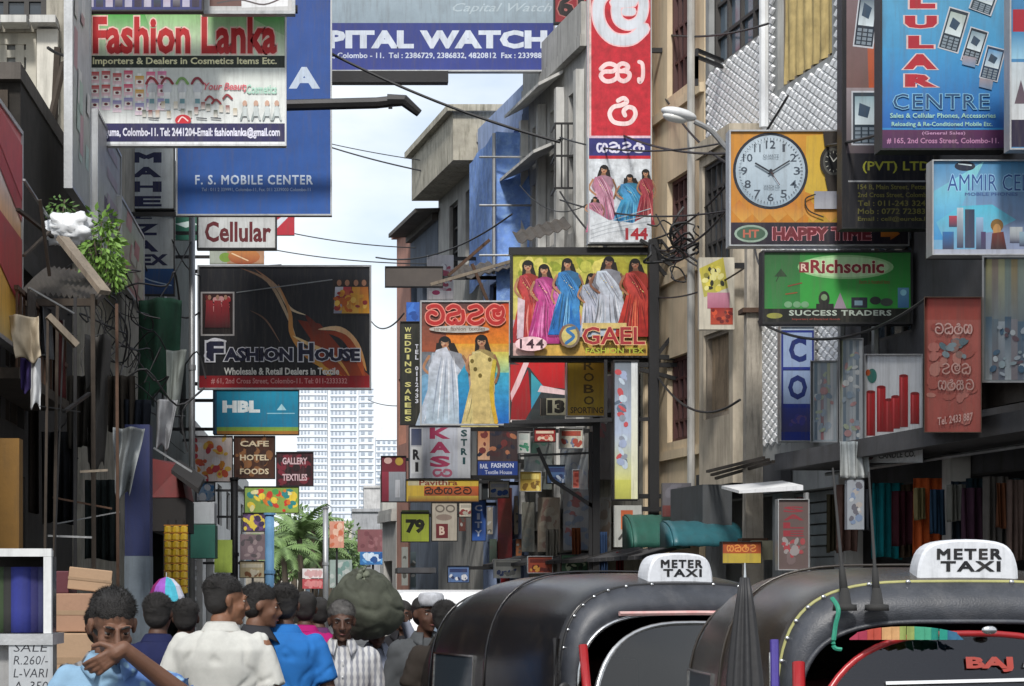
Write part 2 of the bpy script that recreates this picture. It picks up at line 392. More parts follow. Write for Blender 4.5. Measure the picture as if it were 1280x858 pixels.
def sinhala(s, kind, cx, cy, w, h, c, t):
    s.let = MB(); s.lets.append(s.let)
    """round letters of the Sinhala script drawn as strokes in a box"""
    f = lambda pts: [(cx+u*w/2, cy+v*h/2) for u, v in pts]
    s.cur = s.let
    if kind == 'ra':
        s.stroke(f([(-.35, -.8), (.1, -1), (.35, -.7), (-.1, -.45), (-.7, -.3), (-1, .2), (-.75, .8), (-.1, 1), (.6, .9), (1, .35), (.9, -.15), (.45, -.3), (.1, 0), (.2, .35)]), t, c)
    elif kind == 'sa':
        s.stroke(f([(-1, -.3), (-.7, -.75), (-.35, -.8), (-.05, -.45), (-.3, -.05), (-.8, 0), (-1, .45), (-.75, .95), (-.35, .95), (-.05, .6), (-.02, .2)]), t, c)
        s.stroke(f([(-.02, .2), (.05, .7), (.35, .98), (.65, .7), (.7, .2), (.45, -.05), (.1, -.1), (0, -.5), (.25, -.85), (.55, -.7), (.6, -.35), (.3, -.1)]), t, c)
    elif kind == 'aa':
        s.stroke(f([(-.6, -.95), (.5, -.75), (.8, 0), (.5, .7), (-.4, 1), (-.7, .7)]), t, c)
    elif kind == 'la':
        s.stroke(f([(-.25, -.45), (.45, -.5), (.35, -.85), (-.3, -1.0), (-.95, -.5), (-.95, .3), (-.4, .9), (.4, .95), (.95, .55)]), t, c)
        s.stroke(f([(.2, -.5), (-.2, -.35), (-.15, .2), (.3, .42), (.8, .2), (.95, -.4), (.75, -.9)]), t*.85, c)
        s.stroke(f([(.15, -.1), (.45, -.1)]), t*.7, c, smooth=False)
    elif kind == 'na':
        s.stroke(f([(-.9, -.7), (-.3, -1), (.4, -.8), (.5, -.3), (-.1, -.1), (-.8, .1), (-.9, .7), (-.3, 1), (0, .6), (.2, 1), (.8, .9), (1, .3), (.9, -.4)]), t, c)
    elif kind == 'ma':
        s.stroke(f([(-.2, -.7), (-.8, -.7), (-1, .1), (-.7, .9), (-.2, .6), (-.1, 0), (.1, .8), (.7, .9), (1, .2), (.8, -.6), (.3, -.7), (.2, -.2)]), t, c)
    elif kind == 'da':
        s.stroke(f([(-.7, -.8), (.2, -1), (.8, -.5), (.2, -.1), (-.5, .1), (-.8, .6), (-.2, 1), (.5, .9), (.9, .6)]), t, c)
    elif kind == 'ta':
        s.stroke(f([(.1, -.1), (-.4, -.3), (-.9, 0), (-.8, .7), (0, 1), (.8, .7), (1, -.1), (.5, -.9), (-.3, -1), (-.8, -.8)]), t, c)
    s.cur = s.art
def word(s, kinds, x0, y0, x1, y1, c, t, out=None, ot=2):
    n = len(kinds); w = (x1-x0)/n
    for rep in ((out, t+ot), (c, t)):
        if rep[0]:
            for i, k in enumerate(kinds): sinhala(s, k, x0+w*(i+.5), (y0+y1)/2, w*.8, (y1-y0)*.9, rep[0], rep[1])

# ---- left side signs
s = Sign('hanging_shop_sign', 'white and green Fashion Lanka sign with big red lettering before the tall blue sign', 111, 15, 356, 181, 27.6, face='cfd8cf', frame=white_frame, fw=2)
s.rect(111, 15, 356, 70, '3fae3c', 'd5e2c8')
s.poly([(180, 15), (300, 15), (356, 45), (356, 70), (200, 70)], '8cc97a', 'dde8d2')
s.text('Fashion Lanka', 116, 21, 346, 68, 'c21a22', .035, 'f6c9c0', .03)
s.rect(111, 70, 356, 85, '10221a')
s.text('Importers & Dealers in Cosmetics Items Etc.', 116, 72, 346, 83, 'e9e6b8', .025)
s.rect(111, 85, 356, 157, 'd3d9d3', 'dfe3e2')
r = random.Random(3)
for i in range(7):
    x = 113+i*14; top = 88+r.uniform(0, 8); cc = r.choice(['d8305e', 'e85a8a', '49a04a', 'd8a21c', 'c8302a', 'e46fa6', '6b9a3a'])
    for j in range(3):
        y = top+j*17; s.rect(x, y, x+11, y+15, cc if j < 2 else '8a8ac0', 'f0d8e0'); s.rect(x+3, y-3, x+8, y, 'f3f3f3'); s.rect(x+1, y+5, x+10, y+10, 'f5efe8'); s.ell(x+5.5, y+7.5, 2.5, 1.8, '70202c', 10)
for i in range(4):
    x = 190+i*19; cc = ['a02a34', '8c2430', '7aa85a', '8c2a3a'][i]
    s.stroke([(x-7, 105), (x-3, 99), (x+2, 99), (x+7, 105)], 3.2, cc)
    s.ell(x, 112, 6, 8, 'c8ccd0', 12); s.rect(x-4, 116, x+4, 138, 'e9ebe8', 'b6bcc0'); s.rect(x-3, 124, x+3, 130, '6a98a0')
for i in range(15):
    x = 178+i*8+r.uniform(-2, 2); y = 130+r.uniform(-3, 10); s.rect(x, y, x+5, y+9, r.choice(['b7a88a', '8a3030', 'd6cdb6', '4f5a4f', 'c09a80']), 'e5e0d6')
s.text('Your Beauty', 255, 104, 312, 116, 'd5606c', .02, shear=.3)
s.text('Cosmetics', 308, 106, 346, 118, 'a9d8c4', .02)
for x, y in ((262, 124), (270, 128), (284, 122)): s.stroke([(x-5, y+2), (x, y-3), (x+6, y+2)], 2.6, '9c3038')
for x in (306, 320, 334, 346): s.ell(x, 130, 3, 4, 'c9a18c', 10); s.stroke([(x, 134), (x-5, 150)], 2.5, '9aa6a6'); s.stroke([(x, 134), (x+5, 150)], 2.5, 'b7bfbf'); s.rect(x-3, 134, x+3, 146, 'c7d0d0')
for x in (192, 252, 270): s.stroke([(x-6, 148), (x+6, 149)], 1.6, '555a60')
s.ell(229, 151, 10, 7, 'cf1f2c'); s.stroke([(223, 153), (228, 147), (235, 152)], 1.6, 'f3d3d0')
s.rect(118, 155, 356, 178, '221f55'); s.text('Mlguma, Colombo-11. Tel: 2441204-Email: fashionlanka@gmail.com', 124, 160, 350, 174, 'dcdcec', .03)
s.rect(111, 178, 356, 181, 'e8ebee'); s.done()
hb = MB(); 
for x in (128, 340): hb.bar(P(x, 16, 27.75), P(x, -60, 27.75), .05)
hb.bar(P(40, 12, 27.8), P(372, 12, 27.8), .09, .09); obj('bracket', hb, dark_steel, s.e)

s = Sign('hanging_shop_sign', 'tall plain blue sign of a mobile centre with a large pale letter A', 222, -60, 413, 268, 32, face='1d4f9c', frame=alu, fw=2)
s.rect(222, -60, 413, 268, '1a3f88', '1f55a6')
s.text('A', 361, 84, 400, 111, 'b9c8dc', .05)
s.text('F. S. MOBILE CENTER', 244, 219, 391, 231, 'c4d2e6', .02, space=1.15)
s.text('Tel : 011 2 339991, Colombo-11, Fax. 011 2339000 Colombo-11', 252, 235, 388, 240, '9fb3d2', .01)
s.done(); s.arms([-30, 266], to=XL-.1)

s = Sign('hanging_shop_sign', 'framed grey sign seen edge low at the top above the Fashion Lanka sign', 256, -70, 365, 14, 27.0, face='b9b9b9', frame=galv, fw=4)
s.rect(262, -70, 360, 8, '6b4a44'); s.poly([(300, -70), (360, -70), (360, 8), (302, 10)], 'c9c9cc', 'd9dadc'); s.stroke([(272, 4), (300, 0), (330, 6), (356, -4)], 2, '53494a'); s.done()
s = Sign('hanging_shop_sign', 'long dark sign with colourful bottles cut off by the top edge', 90, -60, 252, 13, 26.6, face='2a2f6a', frame=dark_steel, fw=2)
for i in range(13):
    x = 96+i*12; s.rect(x, -55, x+9, 9, ['3a2448', 'd8cfd6', '2b7a86', 'a03048', 'e8e8ea', '384f9a'][i % 6], 'a9a4b8' if i % 2 else '2c2238')
s.done(); s.arms([-30], to=XL-.1)

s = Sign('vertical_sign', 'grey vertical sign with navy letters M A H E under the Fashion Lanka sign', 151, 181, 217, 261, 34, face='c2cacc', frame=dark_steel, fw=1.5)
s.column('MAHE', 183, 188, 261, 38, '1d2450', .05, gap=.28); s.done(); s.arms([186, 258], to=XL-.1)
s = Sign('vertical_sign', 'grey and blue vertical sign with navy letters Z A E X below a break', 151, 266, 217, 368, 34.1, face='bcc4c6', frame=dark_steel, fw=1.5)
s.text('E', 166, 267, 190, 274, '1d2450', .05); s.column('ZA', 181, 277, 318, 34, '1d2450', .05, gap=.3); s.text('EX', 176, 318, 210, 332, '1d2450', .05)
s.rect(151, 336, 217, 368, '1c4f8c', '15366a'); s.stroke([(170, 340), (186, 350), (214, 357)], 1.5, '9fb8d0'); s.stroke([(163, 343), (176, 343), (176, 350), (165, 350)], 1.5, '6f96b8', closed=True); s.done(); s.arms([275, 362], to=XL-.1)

s = Sign('lightbox_sign', 'white framed Cellular sign with dark red lettering', 248, 270, 344, 310, 38, face='d3d6d6', frame=dark_steel, fw=2, depth=.16)
s.text('Cellular', 256, 277, 339, 303, '6a1c26', .03); s.done(); s.arms([290], to=XL-.1)
s = Sign('small_sign', 'small red and white sign peeping out right of the Cellular sign', 340, 262, 368, 294, 41, face='c22a3c')
s.poly([(340, 280), (362, 264), (368, 264), (346, 286)], 'd9e0ea'); s.done(); s.arms([270], to=XL-.1)
s = Sign('small_sign', 'small green sign behind the Cellular sign beside the grey vertical sign', 219, 266, 247, 300, 40, face='17614c')
s.poly([(219, 280), (240, 276), (247, 281), (232, 285)], 'c8dad6'); s.done()
s = Sign('small_sign', 'round orange sign between the Cellular sign and the black Fashion House sign', 262, 311, 330, 330, 42, face='b88a6a')
s.rect(262, 311, 284, 330, 'a8b0a4'); s.ell(282, 322, 8, 6, '7aa03a'); s.ell(305, 321, 20, 10, 'd08a4a', c2='a04a2a'); s.stroke([(290, 317), (310, 326)], 1.5, 'f0cfa4'); s.done(); s.arms([320], to=XL-.1)

# Fashion House
s = Sign('hanging_shop_sign', 'large black Fashion House sign with orange flame swirls and a red base strip', 249, 334, 462, 485, 36, face='1e2028', frame=alu, fw=2.2)
s.rect(249, 334, 462, 470, '23262e', '17181f')
s.poly([(372, 400), (400, 405), (430, 440), (462, 470), (420, 470)], '7a2410', 'b0421a')
for pts, w_, c1, c2 in (([(300, 335), (335, 352), (358, 392), (372, 430)], 4, '6b4030', 'f0d8b0'), ([(318, 336), (345, 358), (362, 385), (382, 394)], 4, '7a4a30', 'f6e0b8'),
        ([(348, 356), (362, 390), (366, 420), (392, 452), (445, 476)], 6, 'c08a5a', 'f0a030'), ([(382, 394), (398, 418), (392, 440), (430, 470)], 14, '5a1408', 'c84a18'),
        ([(398, 412), (425, 412), (446, 432), (458, 464)], 8, 'e8c8a0', 'e89a40'), ([(402, 414), (430, 422), (448, 450), (456, 474)], 9, '8c2812', 'e06020'),
        ([(366, 420), (385, 430), (420, 448), (440, 476)], 5, 'f4d8a0', 'f0a020'), ([(312, 388), (332, 400), (350, 428)], 2, '5a4038', 'a07a60'), ([(372, 428), (404, 460), (418, 480)], 6, 'd08a30', 'f8c040')):
    s.stroke(pts, w_, c1, c2=c2, taper=True)
s.rect(251, 365, 293, 420, 'b9b4b4'); s.rect(253, 367, 291, 418, '3a1214', '1a1416')
s.smear(255, 369, 289, 408, ['c02a34', '7c1a22', 'd85a62', '401418', 'e0a0a0', '8c3a2a'], 60, 3.2, 4)
for x in (262, 272, 282): s.ell(x, 372, 2.2, 3, 'b88a70', 10); s.poly([(x-4, 376), (x+4, 376), (x+6, 410), (x-6, 410)], 'b02834', '4a141c')
s.rect(416, 350, 462, 394, '2a2220')
for i, x in enumerate((424, 434, 445, 455)):
    s.ell(x, 354, 3, 4, 'a87458', 10); s.poly([(x-5, 359), (x+5, 359), (x+7, 392), (x-7, 392)], ['c8ccd8', 'c02c40', 'd8902a', 'c8702a'][i], ['8a8ca0', 'd8a030', 'e8b040', 'e8a020'][i])
s.smear(416, 362, 461, 392, ['e0a028', 'd8861c', 'f0c050', 'a02a2a', 'c86018'], 34, 4, 9)
s.stroke([(296, 366), (340, 360), (415, 350)], 1.3, '8f9498', smooth=False)
s.rect(249, 470, 462, 485, 'a11420', 'c01826')
s.text('F', 258, 427, 280, 452, '15183c', .05, 'e9e9f2', .045); s.text('ASHION', 280, 435, 366, 452, '15183c', .05, 'e9e9f2', .05)
s.text('H', 373, 429, 392, 452, '15183c', .05, 'e9e9f2', .045); s.text('OUSE', 393, 436, 450, 452, '15183c', .05, 'e9e9f2', .05)
s.stroke([(258, 428), (268, 424), (282, 427)], 2.5, 'e9e9f2'); s.stroke([(262, 451), (256, 446), (258, 440)], 2, 'e9e9f2')
s.text('Wholesale & Retail Dealers in Textile', 280, 460, 424, 469, 'f0eee8', .03)
s.text('# 61, 2nd Cross Street, Colombo-11. Tel: 011-2333332', 264, 473, 434, 481, 'e59a9a', .02); s.done()
b = MB(); b.bar(P(238, 340, 36.1), P(352, 333, 36.1), .06); b.bar(P(238, 480, 36.1), P(350, 480, 36.1), .06); obj('bracket', b, dark_steel, s.e)
s = Sign('bank_sign', 'turquoise HBL bank sign under the black Fashion House sign', 268, 488, 373, 543, 40, face='0f86ad', frame=dark_steel, fw=1)
s.rect(268, 488, 373, 534, '1191b6', '0c7ba6'); s.rect(268, 534, 373, 539, '6fa04a', '8aa838'); s.rect(268, 539, 373, 543, 'a8702a'); s.rect(266, 488, 271, 543, '1d4f70')
s.text('HBL', 278, 501, 325, 516, 'e8f2f5', .06); s.poly([(346, 513), (352, 505), (358, 513)], 'a9dcea'); s.stroke([(334, 517), (368, 517)], 1.2, '8fc8dc', smooth=False); s.done(); s.arms([500, 536], to=XL-.1)

MISC = [  # x0,y0,x1,y1,d, face, list of blobs colours, text, label
 (240, 546, 290, 602, 44, 'e3d2cc', ['e0902a', 'd85a3a', 'f0c050', 'c83a4a', 'e8e0e0'], None, 'floral orange and pink sign beside the pole under the HBL sign', 'L'),
 (293, 546, 343, 598, 45, '4a2a1c', ['8a5a34', '3a2018'], ('CAFE|HOTEL|FOODS', 'd9c8a8'), 'brown sign with pale lines of writing under the HBL sign', 'L'),
 (346, 566, 391, 607, 48, '3f1a24', ['7a2434', '2a1a20'], ('GALLERY|TEXTILES', 'd8b8c0'), 'maroon sign with pale lines of writing right of the brown sign', 'L'),
 (306, 609, 373, 641, 52, '8aa84a', ['e07a2a', 'd03a2a', 'f0d040', '4aa050', '2a8a8a', 'e8e0a0'], None, 'narrow bright fruit coloured sign below the maroon sign', 'L'),
 (304, 642, 332, 664, 54, '4a3458', ['6a4a7a', 'd8c040', '3a2a50'], None, 'small purple sign with a yellow oval below the fruit coloured sign', 'L'),
 (246, 604, 268, 626, 46, 'c8ccd4', ['4a8ac8', 'e8eaf0', '9ab8d8'], None, 'small white and blue sign left of the far pole', 'L'),
]
for i, (x0, y0, x1, y1, d, face, cols, tx, lab, sd) in enumerate(MISC):
    s = Sign('small_sign', lab, x0, y0, x1, y1, d, face=face, frame=dark_steel, fw=1)
    s.smear(x0, y0, x1, y1, cols, 40, 4.5, i+20)
    if tx:
        ls = tx[0].split('|'); h = (y1-y0)/len(ls)
        for j, t in enumerate(ls): s.text(t, x0+7, y0+h*j+h*.3, x1-7, y0+h*j+h*.72, tx[1], .03)
    s.done(); s.arms([y0+4], to=XL-.1)

# ---- signs hung across from the top
s = Sign('hanging_shop_sign', 'wide navy and grey Capital Watch sign spanning the top of the street', 330, -40, 692, 88, 34, face='8fa2ae', frame=alu, fw=2)
s.rect(330, -40, 692, 29, '9aabb6', '8798a4'); s.rect(330, 29, 692, 88, '25337e', '2a3a8c')
s.text('Capital Watch', 566, 4, 690, 18, 'a9b9c2', .005, shear=.4)
s.text('CAPITAL WATCH', 351, 38, 684, 61, 'c9d2e0', .055, space=1.03)
s.text('149, Main Street, Colombo - 11.  Tel : 2386729, 2386832, 4820812  Fax : 2339889', 352, 66, 682, 74, 'c0c9dc', .02); s.done()
s.arms([-30], to=RX(34)+.1)
b = MB(); b.mbox(lambda a, z, o: Vector((a, 34.0-o, z)), P(330, 0, 34).x, P(0, 105, 34).z, -.1, P(560, 0, 34).x, P(0, 91, 34).z, .12); obj('lamp_trough', b, dark_steel, s.e)
s = Sign('small_sign', 'small red sign with dark digits 61 cut off at the top', 694, -40, 733, 28, 33.3, face='8c1a26', frame=dark_steel, fw=1.5)
s.text('61', 697, -6, 730, 21, '1a1216', .05, 'a8605c', .04); s.done(); s.arms([-20])

# red vertical banner
s = Sign('vertical_sign', 'tall red vertical sign with white Sinhala letters above three women and the number 144', 736, -60, 813, 304, 27.85, face='b31b2a', frame=alu, fw=1.5)
s.rect(736, -60, 813, 172, 'b81828', 'c42030'); s.rect(734, -60, 739, 172, 'd9b8b4')
sinhala(s, 'la', 777, 18, 58, 66, 'e9b9be', 17); sinhala(s, 'la', 777, 18, 58, 66, 'c9cfd9', 13.5)
sinhala(s, 'sa', 772, 90, 42, 24, 'f0ccce', 5.5); sinhala(s, 'aa', 801, 90, 7, 26, 'f0ccce', 5); sinhala(s, 'ra', 778, 139, 32, 32, 'f0d4d4', 5.5)
s.rect(736, 172, 813, 195, '2a2a72'); s.rect(736, 170, 813, 173, 'd8b8c8'); word(s, ['ma', 'na', 'da', 'ra'], 745, 178, 806, 191, 'd6d4ea', 2.6); s.rect(736, 195, 813, 199, 'c01a2c')
s.rect(736, 199, 813, 304, 'cdd3da', 'c3c9cf')
s.sari(752, 206, 82, 'cf9ab0', 'a85878', fold='e8c8d4', lean=.05, w=1.4); s.sari(744, 246, 45, 'd892a8', 'b86080', w=1.8); s.sari(786, 218, 68, '3aa0cc', '2a78b8', fold='a0d8ec', w=1.9); s.sari(806, 212, 70, 'b03844', '8a2030', fold='e0a090', w=1.1)
s.poly([(736, 262), (760, 276), (790, 280), (813, 268), (813, 304), (736, 304)], 'c6ccd2', 'cdd1d6')
for k in range(4): s.stroke([(738, 284+k*5), (765, 276+k*5), (812, 262+k*8)], 1, 'aab0b8')
s.text('144', 781, 286, 809, 301, 'a81c2c', .04); s.done(); s.arms([60, 300]); 

# Gael
s = Sign('billboard', 'yellow GAEL billboard with six women in saris and the number 144', 641, 319, 809, 445, 27.9, face='c2bb4a', frame=dark_steel, fw=2.5, depth=.14)
s.rect(641, 319, 809, 380, 'aaa833', 'd0c464'); s.rect(641, 380, 809, 445, 'd2c668', 'c79a3e')
s.smear(645, 322, 806, 345, ['b9b848', '8f9a2c', 'd4c860', 'a8a030'], 26, 9, 5)
s.rect(641, 400, 668, 445, 'c3a9b0', 'd0a8a0'); s.ell(712, 405, 16, 24, 'cf8a58'); 
s.sari(659, 325, 104, 'c43a2c', 'a82028', fold='e8b8b0', w=1.15); s.poly([(647, 372), (656, 376), (654, 422), (646, 424)], 'd0b8c0', 'c8b0bc')
s.sari(681, 330, 100, 'cf3f93', 'a82a74', fold='f0b0d8', w=1.25, lean=-.02); s.sari(697, 345, 76, 'd868b0', 'b84a94', fold='f4c8e4', w=.8); s.sari(708, 323, 96, '3a86c0', '1468b8', fold='9cd0ee', w=1.35)
s.sari(739, 342, 80, 'b7b6c6', '98a4b8', fold='dfe2ec', w=1.35); s.sari(761, 321, 100, 'a9aab6', 'b9c6d6', fold='e2e6ee', w=1.5, skin='8a5c44'); s.sari(792, 324, 98, 'c43a28', 'a82420', fold='e88a60', w=1.4, skin='9a6448')
s.rect(727, 405, 782, 412, 'c8b070', 'c9b068'); s.ell(711, 421, 13, 15, '7a6a5a'); s.ell(711, 421, 10, 12, 'c2b26a'); s.stroke([(717, 411), (708, 414), (716, 422), (707, 430)], 4, '2f6ea8'); s.stroke([(704, 410), (699, 421), (703, 432)], 3, '8a5a40')
s.ell(663, 431, 20, 9, 'f0c8cc'); s.text('144', 649, 425, 679, 437, '3a1828', .02, space=1.2)
s.text('GAEL', 727, 410, 805, 432, 'a3232c', .015, 'e0b080', .03); s.text('FASHION TEX', 731, 436, 804, 443, 'a8b030', .02); s.done()
for y in (314, 449): b = MB(); b.bar(P(636, y, 28.08), P(830, y, 28.08), .09); obj('bracket', b, dark_steel, s.e)

# sari shop sign with Sinhala title
s = Sign('billboard', 'orange and blue sari shop sign with a red title left of the GAEL billboard', 527, 378, 636, 530, 31.5, face='c8662c', frame=alu, fw=2)
s.rect(527, 378, 636, 440, '5a3a38', '9a4a2a'); s.poly([(556, 400), (636, 378), (636, 450), (560, 450)], 'c83a18', 'e8901c'); s.rect(527, 440, 560, 530, '6a6a70', '6aa8d0'); s.poly([(560, 430), (636, 430), (636, 530), (560, 530)], 'e0a028', '1a8ac8')
s.rect(606, 440, 636, 470, 'd8c850', '8ac8a0'); s.rect(606, 466, 636, 530, '3aa8c8', '1468c8')
s.poly([(527, 470), (545, 462), (545, 530), (527, 530)], '7aa8c8', '3a8ac0')
s.sari(555, 420, 112, 'b9bcc9', 'a2b2c4', fold='e4e8f0', w=1.75); s.poly([(545, 438), (558, 434), (572, 460), (574, 530), (532, 530), (536, 460)], 'bfc3d0', 'a6bacb')
for k in range(6): s.stroke([(552+k*3, 446), (546+k*5, 480), (540+k*7, 528)], 1.6, 'e2e6ee' if k % 2 else '8c98ac', taper=True)
s.poly([(572, 470), (584, 452), (590, 530), (574, 530)], '2aa0c8', '1468b0')
s.sari(601, 418, 116, 'cdb26a', 'c8b878', fold='efe0a8', w=1.2); s.poly([(586, 446), (601, 440), (618, 450), (612, 530), (592, 530)], 'd2bd78', 'c8b070')
for x, y in ((590, 452), (594, 462), (612, 450), (616, 464), (600, 470)): s.ell(x, y, 2.5, 3, '6a5a20', 8)
s.stroke([(618, 452), (614, 490), (620, 528)], 5, 'c8b23a', c2='d8a828')
word(s, ['ta', 'na', 'da', 'la'], 531, 382, 632, 406, 'b81c1c', 4.5, 'e88a7a', 2.5)
s.ell(574, 412, 38, 4.5, 'b9b6b0'); s.text('sarees  fashion  textiles', 542, 409, 606, 414, '7a6a60', .02)
s.done(); s.arms([384, 526])
s = Sign('vertical_sign', 'black vertical sign with yellow WEDDING SAREES lettering beside the sari shop sign', 501, 403, 524, 530, 32.2, face='1c2019', frame=dark_steel, fw=1)
s.column('WEDDING SAREES', 510, 408, 528, 8, 'c9c478', .03, gap=.3); s.column('TEL 0112433', 521, 430, 505, 4, 'c8ccd8', .03, gap=.2); s.done(); s.arms([410])
s = Sign('small_sign', 'small bright blue plate above the black wedding sarees sign', 508, 378, 525, 402, 32.4, face='2a62c0'); s.smear(508, 378, 525, 402, ['3a78d8', '1a4a9c', '7aa8e8'], 8, 4, 3); s.done(); s.arms([382])
s = Sign('hanging_shop_sign', 'red white and turquoise sign with sweeping triangles under the GAEL billboard', 638, 452, 706, 528, 30.5, face='2a3238')
s.poly([(638, 452), (706, 452), (706, 486), (680, 484), (662, 460)], 'd01c20', 'b81420'); s.poly([(638, 456), (656, 456), (640, 500), (638, 500)], 'c01c24'); s.poly([(655, 452), (662, 452), (640, 505), (638, 492)], 'f0c8cc', 'd8a8b0')
s.poly([(640, 500), (660, 462), (664, 512), (655, 528), (638, 528)], 'b81420', '8c1018'); s.poly([(664, 466), (680, 484), (664, 512)], '3aa8b8', '2a88b0'); s.poly([(676, 482), (706, 488), (706, 494), (672, 490)], 'e8c8cc'); s.rect(638, 525, 662, 528, 'd0c8c8'); s.rect(664, 512, 706, 528, '30383a', '1c2224'); s.done(); s.arms([455, 526])
s = Sign('small_sign', 'small black 13 sign beside the mustard ROBO sign', 676, 498, 708, 519, 30.0, face='a8a48c'); s.rect(676, 498, 683, 519, '2a2a28'); s.text('13', 684, 500, 706, 517, '14140f', .08); s.done(); s.arms([501])
s = Sign('vertical_sign', 'mustard vertical sign reading ROBO sideways', 709, 452, 757, 520, 29.4, face='b8902a', frame=alu, fw=.8)
s.rect(709, 452, 757, 510, 'b8882a', 'b99a2c'); s.rect(709, 452, 728, 508, 'b4902a')
s.column('ROBO', 736, 450, 508, 13, '5a4420', .02, gap=.25); s.text('SPORTING', 713, 509, 754, 517, '4a3c20', .02); s.done(); s.arms([455, 518])
s = Sign('hanging_shop_sign', 'plain brown grey board seen in front of a white poster at mid street', 482, 334, 553, 358, 35.5, face='57504c', frame=dark_steel, fw=.8); s.done(); s.arms([346])
s = Sign('small_sign', 'white poster with red marks behind the plain brown board', 534, 319, 567, 375, 37, face='d3cfce'); s.smear(548, 330, 566, 372, ['c8a8b0', 'b04a60', 'e8e6e4', 'a8a0a8'], 14, 4, 8); s.rect(536, 364, 566, 374, 'e8e2e2'); s.ell(545, 366, 5, 3, 'b83a6a'); s.done(); s.arms([322])
s = Sign('vertical_sign', 'white vertical sign with large pink KASI letters below the sari shop sign', 512, 533, 588, 598, 34, face='c3c7cf', frame=dark_steel, fw=1)
s.rect(514, 536, 527, 557, '3a4668', '59627c'); s.rect(514, 559, 527, 592, 'd9dce0'); s.text('R', 516, 562, 525, 575, '1a1a22', .05); s.text('I', 519, 578, 523, 590, '1a1a22', .05); s.rect(529, 533, 572, 598, 'b9bfcd')
s.column('KAS', 550, 533, 586, 26, 'a8325c', .05, gap=.2); sinhala(s, 'ma', 553, 591, 22, 9, 'b85a78', 3); s.column('STRI', 580, 536, 582, 8, '1e4a50', .04, gap=.25); s.done(); s.arms([536, 596])
s = Sign('small_sign', 'small blue and orange sign with white writing right of the KASI sign', 597, 534, 647, 597, 35, face='3a2c30', frame=dark_steel, fw=1)
s.rect(597, 534, 612, 575, 'b0683a', 'c8a080'); s.smear(598, 536, 646, 574, ['1c2034', '6a2a2a', '402428', 'a86a4a'], 24, 4, 2); s.rect(597, 577, 647, 597, '1f3f90'); s.text('RAIL', 600, 580, 610, 586, 'd0d8ee', .03); s.text('FASHION', 614, 579, 642, 585, 'd0d8ee', .03); s.text('Textile House', 606, 588, 640, 593, 'c0c8e4', .02); s.done(); s.arms([576])
s = Sign('hanging_shop_sign', 'long yellow and orange sign below the KASI sign', 508, 600, 598, 627, 37, face='c8a838', frame=dark_steel, fw=1)
s.rect(510, 600, 560, 607, 'b8b090'); s.rect(530, 608, 598, 620, 'c05a2a', '9a4a28'); s.text('Pavithra', 524, 600, 572, 607, '7a2a1a', .02); word(s, ['na', 'ra', 'ma', 'da', 'ta'], 530, 609, 590, 618, '2a1a14', 1.6); s.rect(510, 620, 598, 627, 'b8a040', '8a5a28'); s.done(); s.arms([602])
s = Sign('number_sign', 'lime green square sign with black number 79', 502, 641, 536, 677, 39, face='a8b83a', frame=dark_steel, fw=1)
s.rect(502, 638, 536, 643, '3a4a20'); s.text('79', 507, 649, 531, 667, '161a10', .06); s.done(); s.arms([644])
s = Sign('small_sign', 'small beige and maroon sign right of the lime 79 sign', 540, 628, 571, 676, 38.5, face='b0a89a', frame=dark_steel, fw=1)
s.ell(550, 636, 6, 5, '6a625a'); s.ell(550, 636, 4, 3, 'b0a89a'); s.ell(563, 636, 6, 5, '6a625a'); s.ell(563, 636, 4, 3, 'b0a89a'); s.ell(555, 647, 10, 4, '8a7a70'); s.rect(545, 655, 560, 673, '6a2028'); s.text('B', 549, 658, 556, 669, 'd0b8a8', .04); s.done(); s.arms([630])
s = Sign('vertical_sign', 'narrow red and white sign with two small faces left of the KASI sign', 477, 571, 507, 627, 42, face='a9b0ba', frame=dark_steel, fw=1)
s.rect(477, 571, 507, 590, '6a2030', '8a3040'); s.ell(485, 576, 5, 4, 'd8b0a8'); s.ell(499, 577, 5, 5, 'c0a040'); s.rect(477, 590, 486, 627, 'a83a50'); s.text('I', 494, 600, 500, 622, 'd8dce4', .05); s.done(); s.arms([574])
s = Sign('vertical_sign', 'narrow blue vertical sign with white marks right of the red post', 590, 626, 607, 676, 37.5, face='2a5ab0', frame=dark_steel, fw=.8); s.column('CITY', 598, 630, 672, 9, 'c8d4ec', .03); s.done(); s.arms([630])
s = Sign('vertical_sign', 'narrow dark sign with white stripe above the blue vertical sign', 603, 598, 622, 624, 37.2, face='1c2428', frame=dark_steel, fw=.8); s.rect(610, 602, 616, 622, 'b8c0c4'); s.done(); s.arms([600])
s = Sign('vertical_sign', 'bright white and yellow vertical lightbox beside the black steel posts', 768, 452, 797, 624, 27.6, face='b9c0cc', frame=dark_steel, fw=1.5, depth=.2)
s.rect(768, 452, 797, 540, '6d7680', 'a9b8d2'); s.rect(768, 540, 797, 600, 'a9b8d4', 'c8c878'); s.rect(768, 600, 797, 624, 'c3c45a', 'a8a84a'); s.rect(789, 452, 797, 624, 'd5dae0', 'd8d8b0'); s.smear(769, 455, 786, 590, ['8890a0', 'c04a50', '9aa8c8', 'b8c8d8', '5a6a80'], 26, 5, 5); s.done(); s.arms([455, 620])
s = Sign('round_sign', 'rounded white sign with an orange square beside the green awning', 768, 632, 802, 684, 27.4, face='a9aba6', frame=None)
s.rect(776, 638, 791, 662, 'b0502a', 'c8703a'); s.ell(783, 650, 5, 7, '8a2a1c'); s.stroke([(774, 674), (782, 666), (792, 674)], 3, '3c3c3a'); s.done(); s.arms([636])
